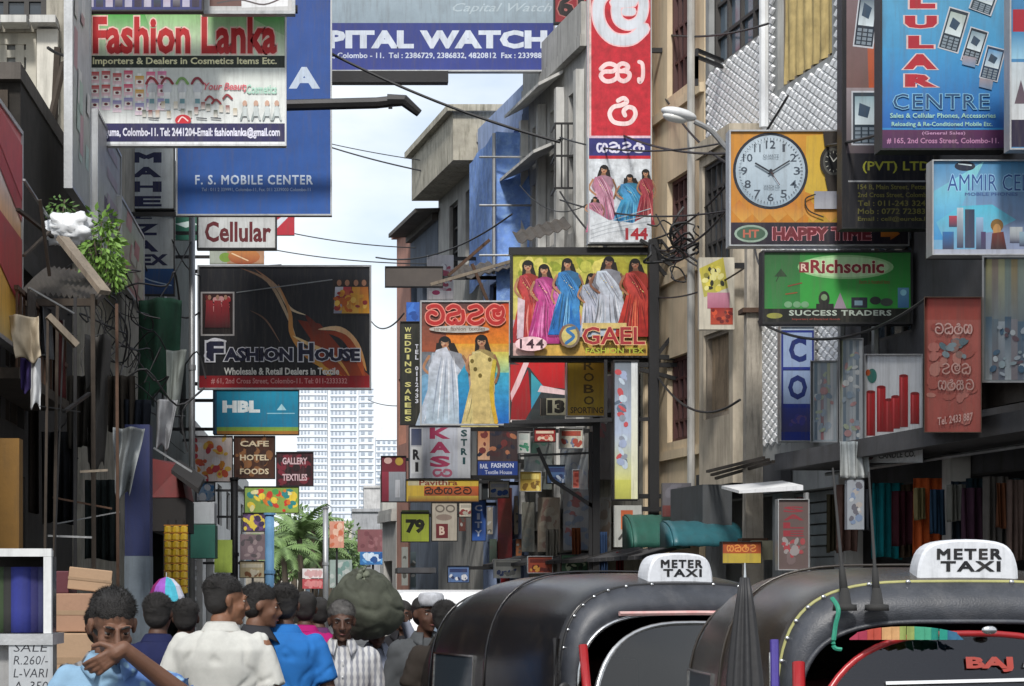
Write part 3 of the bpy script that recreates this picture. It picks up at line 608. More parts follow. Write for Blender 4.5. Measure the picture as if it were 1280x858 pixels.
# ---- right side, near signs
s = Sign('clock_shop_sign', 'orange Happy Time sign with a big round clock face and a wristwatch', 913, 165, 1134, 306, 20.15, face='c8862a', frame=alu, fw=2, depth=.14)
s.rect(913, 165, 1134, 278, 'c9872c', 'c07a20'); s.poly([(960, 165), (1134, 165), (1134, 278), (1010, 278), (1020, 200)], 'c88a2c', 'b8902c'); s.poly([(1008, 170), (1060, 166), (1060, 260), (1006, 240)], 'c9a030', 'c8a83c')
for a in range(6): s.poly([(913+a*22, 262), (924+a*22, 250), (940+a*22, 268), (928+a*22, 278)], 'b86a24', 'd09a40')
s.ell(963, 214, 47, 48, '1a2230', 40); s.ell(963, 214, 43.5, 44.5, 'a9b9c6', 40, c2='8fa3b2'); s.ell(963, 214, 41, 42, 'b3c2cd', 40, c2='9aacba')
for k in range(12):
    a = 2*math.pi*(k+1)/12; x = 963+33*math.sin(a); y = 214-33*math.cos(a); w_ = {1: 1.6, 10: 6, 11: 4, 12: 6}.get(k+1, 4); s.text(str(k+1), x-w_, y-5, x+w_, y+5, '3a4654', .01)
for k in range(60):
    a = 2*math.pi*k/60; s.stroke([(963+40*math.sin(a), 214-41*math.cos(a)), (963+(38 if k % 5 else 36)*math.sin(a), 214-(39 if k % 5 else 37)*math.cos(a))], .8, '3a4654', smooth=False)
s.stroke([(966, 218), (944, 205)], 2.2, '1c2430', smooth=False); s.stroke([(960, 218), (986, 202)], 1.8, '1c2430', smooth=False); s.stroke([(962, 214), (974, 232)], .8, '5a3030', smooth=False); s.ell(963, 214, 2.2, 2.2, '1c2430', 10)
s.text('QUARTZ', 953, 194, 973, 198, '54606c', .01); s.text('WATCH CO.', 954, 232, 974, 236, '54606c', .01)
s.poly([(1028, 166), (1050, 166), (1052, 182), (1048, 184), (1030, 184)], '2a2420'); s.poly([(1030, 220), (1048, 220), (1046, 240), (1034, 240)], '2a2420'); s.ell(1041, 203, 17, 21, '26221e', 24); s.ell(1041, 203, 13, 17, '4a4a46', 24); s.ell(1041, 203, 10.5, 14, '15171a', 20)
for k in range(12): a = k*math.pi/6; s.stroke([(1041+8*math.sin(a), 203-11*math.cos(a)), (1041+10*math.sin(a), 203-13*math.cos(a))], 1, '9a9a90', smooth=False)
s.stroke([(1041, 203), (1047, 196)], 1.2, 'c8c8c0', smooth=False); s.stroke([(1041, 203), (1036, 195)], 1.2, 'c8c8c0', smooth=False)
s.rect(1017, 240, 1045, 262, '8a8c98', 'a0a2aa'); s.rect(1045, 244, 1062, 258, '343a5a'); s.stroke([(1018, 244), (1006, 250), (1010, 264), (1028, 272)], 1.8, '2a2218')
s.rect(913, 279, 1134, 306, '241c2c', '1c1624'); s.ell(938, 293, 21, 11, '8aa090'); s.ell(938, 293, 18, 8.5, '3c5c48'); s.text('HT', 928, 288, 948, 298, 'b8604a', .03)
s.text('HAPPY TIME', 965, 285, 1088, 301, '6e1e2a', .05, 'd08a92', .035); s.poly([(1100, 289), (1112, 289), (1112, 285), (1124, 293), (1112, 301), (1112, 297), (1100, 297)], 'd8882c', 'b05a1c'); s.done(); s.arms([170, 300], back=.2)
s = Sign('vertical_sign', 'dark phone shop sign with two upright handsets and yellow (PVT) LTD lettering', 1053, -60, 1164, 285, 19.55, face='14141b', frame=dark_steel, fw=1.5, depth=.14)
s.rect(1058, -60, 1164, 190, '7a6a70', '6a4438'); s.poly([(1080, -60), (1164, -60), (1164, 112), (1086, 112)], 'a06a58', 'b04a22'); s.rect(1058, 110, 1100, 192, '8f8488', '544a50')
def phone(s, cx, cy, w, h, rot, body, scr):
    c, n = math.cos(rot), math.sin(rot); f = lambda u, v: (cx+u*w*c-v*h*n, cy+u*w*n+v*h*c)
    s.poly([f(-.5, -.5), f(.5, -.5), f(.5, .5), f(-.5, .5)], 'b8bcc4'); s.poly([f(-.44, -.47), f(.44, -.47), f(.44, .47), f(-.44, .47)], body)
    s.poly([f(-.37, -.4), f(.37, -.4), f(.37, .12), f(-.37, .12)], scr, 'c9d6dc'); s.poly([f(-.2, -.28), f(.2, -.2), f(.1, 0), f(-.25, -.05)], '30465c')
    for i in range(3):
        for j in range(4): s.poly([f(-.36+.26*i, .17+.075*j), f(-.16+.26*i, .17+.075*j), f(-.16+.26*i, .225+.075*j), f(-.36+.26*i, .225+.075*j)], '7a8894')
phone(s, 1083, 24, 26, 72, .12, '1e2a38', '2a4458'); phone(s, 1081, 148, 34, 68, 0, '2a3844', '7f9aa4')
s.rect(1053, 192, 1164, 285, '14141c', '0f1018'); s.text('(PVT) LTD', 1078, 202, 1162, 217, '9a9a2c', .02); s.rect(1060, 226, 1164, 228, '8a8c90')
for k, t in enumerate(('154 B, Main Street, Pettah,', '2nd Cross Street, Colombo', 'Tel : 011-243 3243', 'Mob : 0772 723833', 'Email : cell@eureka.lk')): s.text(t, 1072, 231+k*10, 1162, 238+k*10, '6a662c', .015)
s.done(); s.arms([-40, 280], back=.2)
s = Sign('hanging_shop_sign', 'large blue Cellular Centre sign with red letters down it and four printed phones', 1102, -80, 1256, 186, 18.1, face='2a80c0', frame=dark_steel, fw=2.5, depth=.16)
s.rect(1102, -80, 1256, 60, '5a9cb8', '3f8fc0'); s.rect(1102, 60, 1256, 160, '3c90c4', '1a5cae')
s.text('L', 1137, -11, 1169, 11, 'a81e2e', .07, 'd0b8b8', .04); s.text('U', 1131, 20, 1171, 36, 'a81e2e', .07, 'd0b8b8', .04); s.text('L', 1135, 45, 1167, 61, 'a81e2e', .07, 'd0b8b8', .04); s.text('A', 1129, 68, 1171, 87, 'a81e2e', .07, 'd0b8b8', .04); s.text('R', 1131, 93, 1171, 109, 'a81e2e', .07, 'd0b8b8', .04)
phone(s, 1192, 38, 27, 54, .28, '23303c', '9aa8a0'); phone(s, 1218, 58, 24, 44, .3, '1c2834', '6f8a98'); phone(s, 1240, 80, 24, 42, .25, '1c3450', '4a88b8'); phone(s, 1230, 0, 30, 34, .35, '2a3c48', '587080')
for x, y in ((1211, 76), (1232, 104)): s.poly([(x-8, y-6), (x+9, y-3), (x+7, y+9), (x-9, y+5)], '9a8c90', '6a88a8')
s.text('CENTRE', 1116, 118, 1236, 137, '1f4670', .0, '7ab4d4', .03, space=1.1)
s.text('Sales & Cellular Phones, Accessories', 1112, 142, 1244, 149, '9ac8b4', .015); s.text('Reloading & Re-Conditioned Mobile Etc.', 1114, 153, 1240, 160, '9ac8b4', .015)
s.rect(1102, 163, 1256, 186, '54254e', '40204a'); s.text('(General Sales)', 1152, 165, 1206, 170, 'b88ab0', .015); s.text('# 165, 2nd Cross Street, Colombo-11.', 1108, 173, 1248, 181, 'b07aa0', .02); s.done(); s.arms([-60, 180], back=.22)
s = Sign('hanging_shop_sign', 'pale blue phone shop sign with small products below the Cellular Centre sign', 1166, 202, 1300, 318, 17.5, face='6aa0c4', frame=alu, fw=1.5, depth=.14)
s.rect(1166, 202, 1300, 240, '3f7fae', '6f9ec2'); s.poly([(1166, 240), (1230, 202), (1180, 300), (1166, 300)], '7ac4cc', '3a8cc8'); s.rect(1220, 240, 1300, 318, '5f86b0', '7f88a4'); s.poly([(1170, 278), (1200, 258), (1240, 256), (1270, 275), (1240, 290), (1180, 300)], '4ab0cc', '6aa4c4')
s.text('AMMIR CELL', 1184, 218, 1296, 239, '274f8c', .0, '9ac8e8', .02); s.ell(1206, 208, 13, 6, '1c2438'); s.stroke([(1198, 205), (1214, 207)], 1.5, 'b8c8d0')
s.text('MOBILE PHONES', 1206, 241, 1272, 245, '3a5a90', .02)
for x, y, w_, h_, c in ((1186, 270, 14, 14, 'a83a48'), (1196, 260, 8, 50, 'a9b8c4'), (1206, 262, 12, 48, '2a3850'), (1220, 272, 9, 40, '8aa8c8'), (1178, 290, 14, 22, '2a6aa8'), (1226, 290, 6, 26, '4a3a60'), (1262, 284, 16, 20, 'c0c8cc'), (1274, 290, 14, 18, '8aa8b8')): s.rect(x, y, x+w_, y+h_, c, '3a3f58')
s.ell(1246, 282, 8, 8, '7a5a2a'); s.ell(1246, 288, 5, 8, 'b0824a'); s.poly([(1240, 292), (1254, 290), (1258, 312), (1238, 312)], '6a2a22', '302028')
s.rect(1166, 312, 1300, 318, '9aa0b0'); s.done(); s.arms([215, 315], back=.2)
s = Sign('hanging_shop_sign', 'blue framed poster sign with red edge cut off by the right side', 1263, -60, 1330, 186, 17.0, face='3a78a8', frame=alu, fw=2)
s.rect(1266, 12, 1330, 40, 'a02030'); s.rect(1263, 40, 1330, 74, '3a80b0', '8ab8d0'); s.rect(1264, 78, 1330, 150, 'b0bcc4', 'c0c4c8'); s.rect(1264, 150, 1330, 184, '221c38'); s.poly([(1268, 130), (1276, 100), (1284, 130)], '5a4a58'); s.done(); s.arms([-40], back=.2)
s = Sign('hanging_shop_sign', 'green Richsonic sign with products printed over the words Success Traders', 955, 316, 1138, 403, 20.05, face='2f8f34', frame=dark_steel, fw=2.5, depth=.14)
s.rect(955, 316, 1138, 385, '2a7c34', '2f9c3a'); s.rect(955, 316, 1000, 385, '2a5f30', '287c38'); s.ell(1057, 334, 60, 15, '8cbc80', 30); s.ell(1057, 334, 55, 12.5, 'a6cc98', 30)
s.rect(999, 328, 1011, 341, '7a2028'); s.text('R', 1001, 330, 1009, 339, 'd8b8a8', .02); s.text('Richsonic', 1013, 325, 1105, 342, '7c1c26', .03, 'd8c8b0', .02)
s.poly([(968, 346), (976, 336), (984, 346)], '1c3c20'); s.stroke([(976, 340), (970, 352)], 1.2, '1c3c20'); s.text('Electric & Household Items', 1074, 350, 1112, 355, '7a4a28', .01); s.stroke([(985, 358), (1002, 354)], 1.5, '7a3a28'); s.stroke([(982, 368), (996, 366)], 1.5, '8a4a28')
s.ell(1030, 374, 7, 10, '1a1c18'); s.ell(1030, 372, 4, 4, '6a8a60'); s.rect(1020, 380, 1042, 386, '1c1c1c'); s.poly([(1042, 386), (1050, 366), (1058, 386)], '8a7a88'); s.rect(1064, 372, 1084, 385, '1c2030'); s.rect(1068, 376, 1078, 382, '6a8a9a'); s.ell(1094, 376, 7, 5, '28302c'); s.ell(1108, 378, 8, 5, '3c4840'); s.rect(1122, 360, 1136, 385, '5a94b8', '3a6a98'); s.ell(1129, 366, 4, 4, '8ac8d8')
for x in (985, 996, 1006): s.ell(x, 381, 5, 4, '6a9a70')
s.rect(955, 386, 1138, 403, '10140f'); s.ell(968, 395, 10, 3.5, '8a8a3a'); s.text('SUCCESS TRADERS', 986, 388, 1114, 395, 'a8b4a8', .03, space=1.1); s.text('Importers of Electrical Goods', 990, 398, 1050, 401, '8a3a30', .02); s.done(); s.arms([320, 400], back=.2)
s = Sign('vertical_sign', 'blue vertical sign with letters C and O in pale squares under the Richsonic sign', 976, 409, 1017, 551, 22.5, face='1c2f88', frame=alu, fw=1.2)
s.rect(979, 416, 1015, 459, '8fa4c8'); s.text('C', 986, 422, 1008, 453, '14286c', .04); s.rect(979, 463, 1015, 505, '8fa4c8'); s.text('O', 985, 469, 1009, 500, '14286c', .04); s.rect(979, 462, 1015, 463.5, '14286c'); s.rect(976, 510, 1017, 540, '2a3580', '3a3a70'); s.smear(980, 518, 1012, 534, ['5a4a80', '3a3a8a'], 8, 5, 3); s.rect(976, 409, 1017, 413, 'a9b8c8'); s.done(); s.arms([412, 548])
s = Sign('tilted_poster', 'small tilted yellow red sign hanging on the grey facade near the lamp', 874, 322, 918, 412, 23.8, face='c0b9a8')
s.poly([(874, 336), (904, 322), (910, 360), (880, 372)], 'c0b23a', 'b0a84a'); s.smear(876, 330, 906, 366, ['d8c84a', '2a2c20', '8a8430', 'e0d888'], 22, 4, 6); s.rect(884, 366, 912, 386, 'b87a90', 'a05a70'); s.rect(888, 385, 916, 406, '8c2420', 'b0442c'); s.smear(888, 386, 916, 406, ['c84a2a', '6a1818'], 12, 3, 2); s.done(); s.arms([330])
# flat signs along the right facade
s = Sign('wall_sign', 'white box sign with red candles and Latha style red lettering on the right facade', 1082, 444, 1152, 577, side='R', off=.6, depth=.3, face='b9bcbe', frame=alu, fw=1.5, cat='wall sign')
s.rect(1082, 444, 1152, 577, 'b7babf', 'bcbdbd')
for x, y0, y1 in ((1083, 490, 545), (1096, 484, 540), (1106, 500, 540), (1114, 496, 536), (1124, 470, 534), (1138, 492, 530)): s.rect(x, y0, x+11, y1, 'a81a1e', '7c1216'); s.rect(x+2, y0, x+4, y1, 'c8444a', '8c2a2a'); s.ell(x+5.5, y0, 5.5, 2, '7a1216')
s.ell(1090, 470, 6, 9, '2a6a60'); s.ell(1085, 466, 3, 4, 'a84a20'); s.text('Latha', 1097, 545, 1140, 560, '8c161e', .06, slope=-.1); s.text('CANDLE CO.', 1098, 566, 1144, 574, '3c3c3c', .03, slope=-.06); s.ell(1088, 566, 5, 9, '6a2430'); s.done()
s = Sign('wall_sign', 'faded red hanging board with pale Sinhala lines on the right facade', 1156, 372, 1226, 540, side='R', off=.9, depth=.05, face='a8625a', frame=rust, fw=1, cat='wall sign')
s.rect(1156, 372, 1226, 400, '8f3a34', 'a04a40'); s.rect(1156, 400, 1226, 540, 'a85a50', '9a4c44'); s.smear(1158, 400, 1222, 535, ['b06a60', 'a0544a', 'b07468', '9a4a42'], 40, 7, 3); s.smear(1172, 420, 1210, 450, ['5a7078', '7a8a90', '8a6a62'], 14, 5, 5)
word(s, ['ta', 'na', 'ra', 'ma'], 1168, 404, 1216, 418, 'c8a098', 1.8); word(s, ['da', 'la', 'na'], 1176, 454, 1214, 468, 'c0948a', 1.8); word(s, ['ma', 'ra', 'sa', 'ta'], 1172, 474, 1218, 488, 'b89088', 1.6); s.text('Tel. 2433 887', 1172, 522, 1216, 532, 'c09890', .02, slope=-.15); s.done()
s = Sign('wall_sign', 'large framed glass panel with faded posters at the right edge of the picture', 1230, 322, 1330, 476, side='R', off=.85, depth=.08, face='6a7478', frame=alu, fw=2.5, cat='wall sign')
for i in range(12): x = 1232+i*8; s.rect(x, 324, x+8, 400, ['8a8458', '7a6a5c', '90906a', '6a7a70', '8c7a50', '788478'][i % 6], '6a7478')
for i in range(12): x = 1232+i*8; s.rect(x, 396+(i % 3)*3, x+8, 475, ['4a6478', '5a6a74', '8a949a', '3c5468', '7a7a80'][i % 5], ['8a9296', '6a6468', '565c68'][i % 3])
s.smear(1236, 405, 1326, 470, ['8a949c', '5a4850', '3f5a70', '7a8a90', 'a0a8ac'], 40, 4, 7); s.done()
for x0, x1, y0, y1, lab in ((1014, 1046, 452, 552, 'narrow glass display panel with pale shirts left of the taller panel'), (1050, 1078, 424, 556, 'tall glass display panel with pale shirts beside the white candle sign')):
    s = Sign('glass_showcase', lab, x0, y0, x1, y1, side='R', off=.55, depth=.08, face='8a949a', frame=alu, fw=1.3, cat='showcase')
    r = random.Random(x0)
    for i in range(int((x1-x0)/4)): x = x0+i*4; s.rect(x, y0+2, x+3.6, y1-2, r.choice(['9aa4a8', '6a7c88', 'a0a68a', '7c8a94', 'b0b4b6']), r.choice(['8a9298', '9c6a6c', '5a6a78', 'a4a8ac']))
    s.smear(x0+2, y0+10, x1-2, y1-8, ['9aa48c', '8a98a4', 'b4b8b8', '7a8c9c', 'a88080'], 26, 4, x0); s.done()
# flat signs on the left facade
def lsign(label, x0, x1, y00, y01, y10, y11, off, cols, mark=None, cat='wall sign', name='wall_sign'):
    """board flat on the left side: its top runs y00->y10 and its foot y01->y11 from x0 to x1"""
    d0, d1 = LD(x0, off), LD(x1, off); z = lambda y, d: HC+(HY-y)/F*d
    zt = (z(y00, d0)+z(y10, d1))/2; zb = (z(y01, d0)+z(y11, d1))/2
    e = empty(name, Lm((d0+d1)/2, zb, off), label, cat)
    b = MB(); m = lambda a, zz, o=0: Lm(a, zz, off+o)
    b.mbox(m, d0, zb, -.06, d1, zt, 0); b.c = [[lin(cols[0])]*4 for _ in b.c]; obj('panel', b, PRINT, e)
    a = MB(); n = len(cols)
    def colfn(u, v):
        t = v*(n-1); i = min(int(t), n-2); c0, c1 = lin(cols[i]), lin(cols[i+1]); return tuple(c0[k]+(c1[k]-c0[k])*(t-i) for k in range(3))
    a.grid(6, 24, lambda u, v: m(d0+(d1-d0)*u, zt+(zb-zt)*v, .003), colfn)
    if mark: mark(a, m, d0, d1, zb, zt)
    obj('printed_artwork', a, PRINT, e)
    f = MB()
    for q in ((d0-.04, zb-.04, d1+.04, zb), (d0-.04, zt, d1+.04, zt+.04), (d0-.04, zb, d0, zt), (d1, zb, d1+.04, zt)): f.mbox(m, q[0], q[1], -.08, q[2], q[3], .02)
    obj('frame', f, alu, e); return e
def mk1(a, m, d0, d1, zb, zt):
    r = random.Random(5)
    for i in range(16):
        u = d0+(d1-d0)*r.uniform(.1, .8); z = zb+(zt-zb)*r.uniform(.05, .9); h = r.uniform(.1, .5); c = lin(r.choice(['c8a0a8', 'b8d0c4', 'd8d4d0', 'b8b4bc', 'e8e8e6']))
        a.poly([m(u, z, .005+i*.001), m(u+.3, z, .005+i*.001), m(u+.35, z+h, .005+i*.001), m(u+.05, z+h, .005+i*.001)], [c]*4)
lsign('tall off white faded banner on the upper left facade beside the Fashion Lanka sign', 89, 112, -120, 236, -60, 262, .25, ['c3c6c8', 'cfd3d2', 'c9cbd0', 'b4bab0', 'a9aca8'], mk1)
def mk2(a, m, d0, d1, zb, zt):
    c = lin('5f4c56'); a.poly([m(d0+.8, zb+.5, .006), m(d1-.15, zb+.5, .006), m(d1-.15, zt-.9, .006), m(d0+.8, zt-.9, .006)], [c]*4)
    for k in range(4): z = zb+.65+k*.35; a.poly([m(d0+1.1, z, .009), m(d1-.4, z, .009), m(d1-.4, z+.14, .009), m(d0+1.1, z+.14, .009)], [lin('a89aa0')]*4)
lsign('grey board with a purple panel on the left facade above the plant', 121, 150, 150, 290, 188, 345, .25, ['b0b2b4', 'a7a8aa', 'b2b5b0', 'a9b09c', '9aa0a0'], mk2)
def mk3(a, m, d0, d1, zb, zt):
    r = random.Random(8)
    for i in range(10):
        u = d0+(d1-d0)*r.uniform(.05, .7); z = zb+(zt-zb)*r.uniform(.05, .8); c = lin(r.choice(['b0605c', 'c08a84', '8a9a6a', 'b8b4a0']))
        a.poly([m(u, z, .005+i*.001), m(u+.7, z, .005+i*.001), m(u+.9, z+.25, .005+i*.001), m(u+.2, z+.25, .005+i*.001)], [c]*4)
lsign('pale green and pink board at the foot of the row of left facade boards', 151, 179, 258, 352, 290, 386, .3, ['a5aaa4', 'a3ac8e', 'a9a58c', 'b08a84', 'a9706c'], mk3)
def mk4(a, m, d0, d1, zb, zt):
    for k, (v0, v1, c) in enumerate(((.10, .16, 'b02c34'), (.44, .58, 'b8333a'), (0, .06, 'c04048'))):
        a.poly([m(d0, zt-(zt-zb)*v0, .01+k*.002), m(d1, zt-(zt-zb)*v0-.1, .01+k*.002), m(d1, zt-(zt-zb)*v1-.5, .01+k*.002), m(d0, zt-(zt-zb)*v1, .01+k*.002)], [lin(c)]*4)
lsign('red white and orange banner at the far left edge of the picture', -30, 26, 100, 392, 160, 440, .35, ['d0484e', 'ecdcdc', 'e6d6d6', 'e8b080', 'e89a40', 'e8ac48', 'e0a838', 'e0bc70'], mk4)
# ------------------------------------------------------------------ ground
def sheet(name, x0, y0, x1, y1, z, mat):
    b = MB(); b.poly([(x0, y0, z), (x1, y0, z), (x1, y1, z), (x0, y1, z)]); return obj(name, b, mat, kind='structure')
sheet('ground', -1200, -60, 1200, 1150, -.012, M('dry_ground', (.16, .15, .12), .95, streak=False, scale=.05))
sheet('road', -60, -40, 60, 260, 0, asphalt)
b = MB(); b.box(-16, -20, 0, -2.35, 120, .13); obj('pavement', b, paving, kind='structure')
b = MB(); b.hexa([(RX(-20, .9), -20, 0), (26, -20, 0), (26, 49, 0), (RX(49, .9), 49, 0), (RX(-20, .9), -20, .13), (26, -20, .13), (26, 49, .13), (RX(49, .9), 49, .13)]); obj('pavement', b, paving, kind='structure')
b = MB()
for i in range(70): b.box(-2.35, -18+i*2, .0, -2.2, -16.02+i*2, .15)
obj('kerb', b, pale_plaster, kind='structure')

# ------------------------------------------------------------------ buildings
def wall_open(mb, m, a0, a1, z0, z1, ops, dep=.18):
    A = sorted({a0, a1, *[v for o in ops for v in o[:2]]}); Z = sorted({z0, z1, *[v for o in ops for v in o[2:4]]})
    for i in range(len(A)-1):
        for j in range(len(Z)-1):
            ca, cz = (A[i]+A[i+1])/2, (Z[j]+Z[j+1])/2
            if any(o[0] < ca < o[1] and o[2] < cz < o[3] for o in ops): continue
            mb.poly([m(A[i], Z[j], 0), m(A[i+1], Z[j], 0), m(A[i+1], Z[j+1], 0), m(A[i], Z[j+1], 0)])
    for o in ops:
        p = [(o[0], o[2]), (o[1], o[2]), (o[1], o[3]), (o[0], o[3])]
        for k in range(4):
            u, v = p[k], p[(k+1) % 4]; mb.poly([m(*u, 0), m(*v, 0), m(*v, -dep), m(*u, -dep)])
def window(par, m, o, frame, pane, nx=3, nz=3, dep=.12, t=.05, bars=0, name='window', sill=None):
    a0, a1, z0, z1 = o; f = MB()
    f.mbox(m, a0, z0, -dep-.04, a0+t, z1, -dep+.05); f.mbox(m, a1-t, z0, -dep-.04, a1, z1, -dep+.05)
    f.mbox(m, a0+t, z0, -dep-.04, a1-t, z0+t, -dep+.05); f.mbox(m, a0+t, z1-t, -dep-.04, a1-t, z1, -dep+.05)
    w = obj(name, f, frame, par)
    for i in range(1, nx):
        g = MB(); x = a0+(a1-a0)*i/nx; g.mbox(m, x-t*.4, z0+t, -dep-.02, x+t*.4, z1-t, -dep+.035); obj('mullion', g, frame, w)
    for j in range(1, nz):
        g = MB(); z = z0+(z1-z0)*j/nz; g.mbox(m, a0+t, z-t*.35, -dep-.015, a1-t, z+t*.35, -dep+.03); obj('glazing_bar', g, frame, w)
    p = MB(); p.mbox(m, a0+t, z0+t, -dep-.02, a1-t, z1-t, -dep-.01); obj('pane', p, pane, w)
    if sill: g = MB(); g.mbox(m, a0-.08, z0-.1, 0, a1+.08, z0, .12); obj('sill', g, sill, par)
    return w
def building(label, m, a0, a1, z1, depth, mat, ops, cat='building', roofmat=None, dep=.18, z0=0., parapet=.5, over=.12):
    """front wall with real openings, sides, back, slab roof; m maps (along, height, outwards)"""
    e = empty('building', m((a0+a1)/2, z0, 0), label, cat)
    b = MB(); wall_open(b, m, a0, a1, z0, z1, ops, dep)
    b.poly([m(a0, z0, 0), m(a0, z0, -depth), m(a0, z1, -depth), m(a0, z1, 0)]); b.poly([m(a1, z0, 0), m(a1, z0, -depth), m(a1, z1, -depth), m(a1, z1, 0)])
    b.poly([m(a0, z0, -depth), m(a1, z0, -depth), m(a1, z1, -depth), m(a0, z1, -depth)])
    obj('wall', b, mat, e)
    r = MB(); r.mbox(m, a0-.02, z1, -depth, a1+.02, z1+.18, over); obj('roof', r, roofmat or mat, e)
    if parapet:
        for q in ((a0, -depth, a0+.15, over-.02), (a1-.15, -depth, a1, over-.02), (a0+.15, over-.17, a1-.15, over-.02)):
            g = MB(); g.mbox(m, q[0], z1+.18, q[1], q[2], z1+.18+parapet, q[3]); obj('parapet', g, mat, e)
    # dark inside so that open shops and windows are not lit through
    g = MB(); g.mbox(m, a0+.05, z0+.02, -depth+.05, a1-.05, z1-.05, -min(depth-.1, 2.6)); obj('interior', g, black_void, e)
    return e
def shutter(par, m, o, dep=.16, mat=None):
    g = MB(); a0, a1, z0, z1 = o; n = int((z1-z0)/.12)
    for i in range(n): z = z0+i*(z1-z0)/n; g.mbox(m, a0, z, -dep-.03, a1, z+(z1-z0)/n-.02, -dep+(.02 if i % 2 else .0))
    s = obj('roller_shutter', g, mat or galv, par); s['kind'] = 'stuff'; return s
def zr(d, y): return HC+(HY-y)/F*d
# R1: near dark building on the right
ops = [(14.2, 17.2, .13, 2.75), (17.5, 19.6, .13, 2.75), (19.9, 21.5, .13, 2.75), (14.4, 16.6, 4.6, 6.2), (20.2, 21.4, 4.2, 5.9), (20.2, 21.4, 6.8, 8.6), (17.4, 19.3, 7.2, 8.8)]
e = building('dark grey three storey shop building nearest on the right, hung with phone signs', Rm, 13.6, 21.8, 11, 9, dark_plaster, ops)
for o in ops[3:]: window(e, Rm, o, dark_frame, pane_dark, 3, 3, bars=1)
g = MB(); g.mbox(Rm, 13.6, 2.95, .0, 21.78, 3.12, .75); obj('canopy', g, dark_plaster, e)
for i in range(22):
    g = MB(); a = 14+i*.36
    if a > 17.3: break
    g.mbox(Rm, a, 3.2, .62, a+.34, 3.62, .66+.02*(i % 2)); obj('corrugated_strip', g, corr_roof, e)
g = MB(); g.mbox(Rm, 14, 3.63, .3, 17.6, 3.70, .8); obj('ledge', g, grey_plaster, e)
for a in (15, 18.9, 21.3): g = MB(); g.mbox(Rm, a, .13, .02, a+.18, 2.93, .2); obj('column', g, grey_plaster, e)
for a in (20.75, 21.6): g = MB(); g.tube([Rm(a, 3.2, .12), Rm(a, 10.9, .12)], .04); obj('pipe', g, galv, e)
# hanging cloths in the open shops
def cloth(label, px, py0, py1, off, wd, col, col2=None, name='hanging_cloth', cat='cloth', d=None, seed=0, ripple=.05, X=None):
    d = d or RD(px, off); x = RX(d, off) if X is None else X
    z1, z0 = zr(d, py0), zr(d, py1); r = random.Random(px+seed); ph = r.uniform(0, 6); k = r.uniform(2.5, 5); c = lin(col); c2 = lin(col2 or col)
    b = MB()
    def fn(u, v):
        fold = math.sin(u*k*2*math.pi+ph)*ripple*(.35+v*.65)+math.sin(u*k*3.3+ph*2+v*2)*ripple*.4
        return (x-wd/2+u*wd*(1-.12*v*math.sin(ph)), d+fold, z1+(z0-z1)*(v+.02*math.sin(u*5+ph)*v))
    b.grid(22, 10, fn, lambda u, v: tuple((c[i]+(c2[i]-c[i])*v)*(.85+.15*math.sin(u*k*2*math.pi+ph)) if 0 else c[i]+(c2[i]-c[i])*v for i in range(3)))
    return obj(name, b, CLOTHV, None, smooth=True, label=label, cat=cat, solid=.004)
CL = [(1060, 606, 690, .35, '6a5048', 'olive brown'), (1110, 604, 698, .30, '0d6a72', 'teal'), (1136, 606, 696, .1, '4a3c30', 'dull brown'), (1161, 598, 696, .30, 'a84a20', 'bright orange'),
      (1182, 606, 700, .12, '5a5030', 'olive'), (1203, 602, 700, .25, '26303a', 'slate'), (1224, 598, 700, .12, '1a2c34', 'dark teal'), (1246, 596, 700, .3, '54504c', 'grey brown'),
      (1262, 598, 700, .16, '343c40', 'charcoal blue'), (1276, 600, 702, .3, '5a4a44', 'taupe')]
for i, (px, y0, y1, off, c, nm) in enumerate(CL):
    cloth(nm+' cloth hanging in the open shop front below the right canopy', px, y0, y1, off, .30 if nm in ('teal', 'bright orange') else .22, c)
b = MB()
b.tube([Rm(14.2, 2.9, .28), Rm(21.6, 2.9, .28)], .02); obj('clothes_rail', b, galv, label='long metal rail carrying cloths below the right canopy', cat='rail')
# R2: white tiled building
a0, a1 = RD(1054), RD(882)
winA = (RD(950)+.0, RD(886), zr(24.5, 75)+.25, zr(24.5, -60)+.6); winB = (RD(1040), RD(972), zr(22.6, 82), zr(22.6, -70))
ops = [winA, winB, (22.1, 23.6, .13, 2.8), (23.9, 26.0, .13, 2.8), (RD(935), RD(884), zr(25.3, 700)+.4, zr(25.3, 700)+.5)]
ops = ops[:4]
e2 = building('white building with raised diamond tiles behind the round clock sign', Rm, a0, a1, 12.4, 8, tile_joint, ops)
window(e2, Rm, winA, dark_frame, pane_blue, 4, 4, t=.06)
w = window(e2, Rm, winB, wood_pale, pane_dark, 1, 1, t=.08)
g = MB(); A0, A1, Z0, Z1 = winB
g.grid(40, 6, lambda u, v: Rm(A0+.08+(A1-A0-.16)*u, Z0+.05+(Z1-Z0-.1)*v, -.06+.03*math.sin(u*38)+.01*math.sin(u*90+v*4)))
obj('curtain', g, M('straw_curtain', (.48, .37, .16), .9, var=.35, dirt=.4, dirtc=(.2, .12, .04), scale=5), w, smooth=True)
def tile_mb(m, a, z, ha, hz, o=.022):
    t = MB(); p = [m(a-ha, z, .002), m(a, z-hz, .002), m(a+ha, z, .002), m(a, z+hz, .002)]; q = [m(a-ha*.72, z, o), m(a, z-hz*.72, o), m(a+ha*.72, z, o), m(a, z+hz*.72, o)]
    t.add(p+q, [(4, 5, 6, 7), (0, 1, 5, 4), (1, 2, 6, 5), (2, 3, 7, 6), (3, 0, 4, 7)]); return t
tiles = []; ha, hz = .105, .055
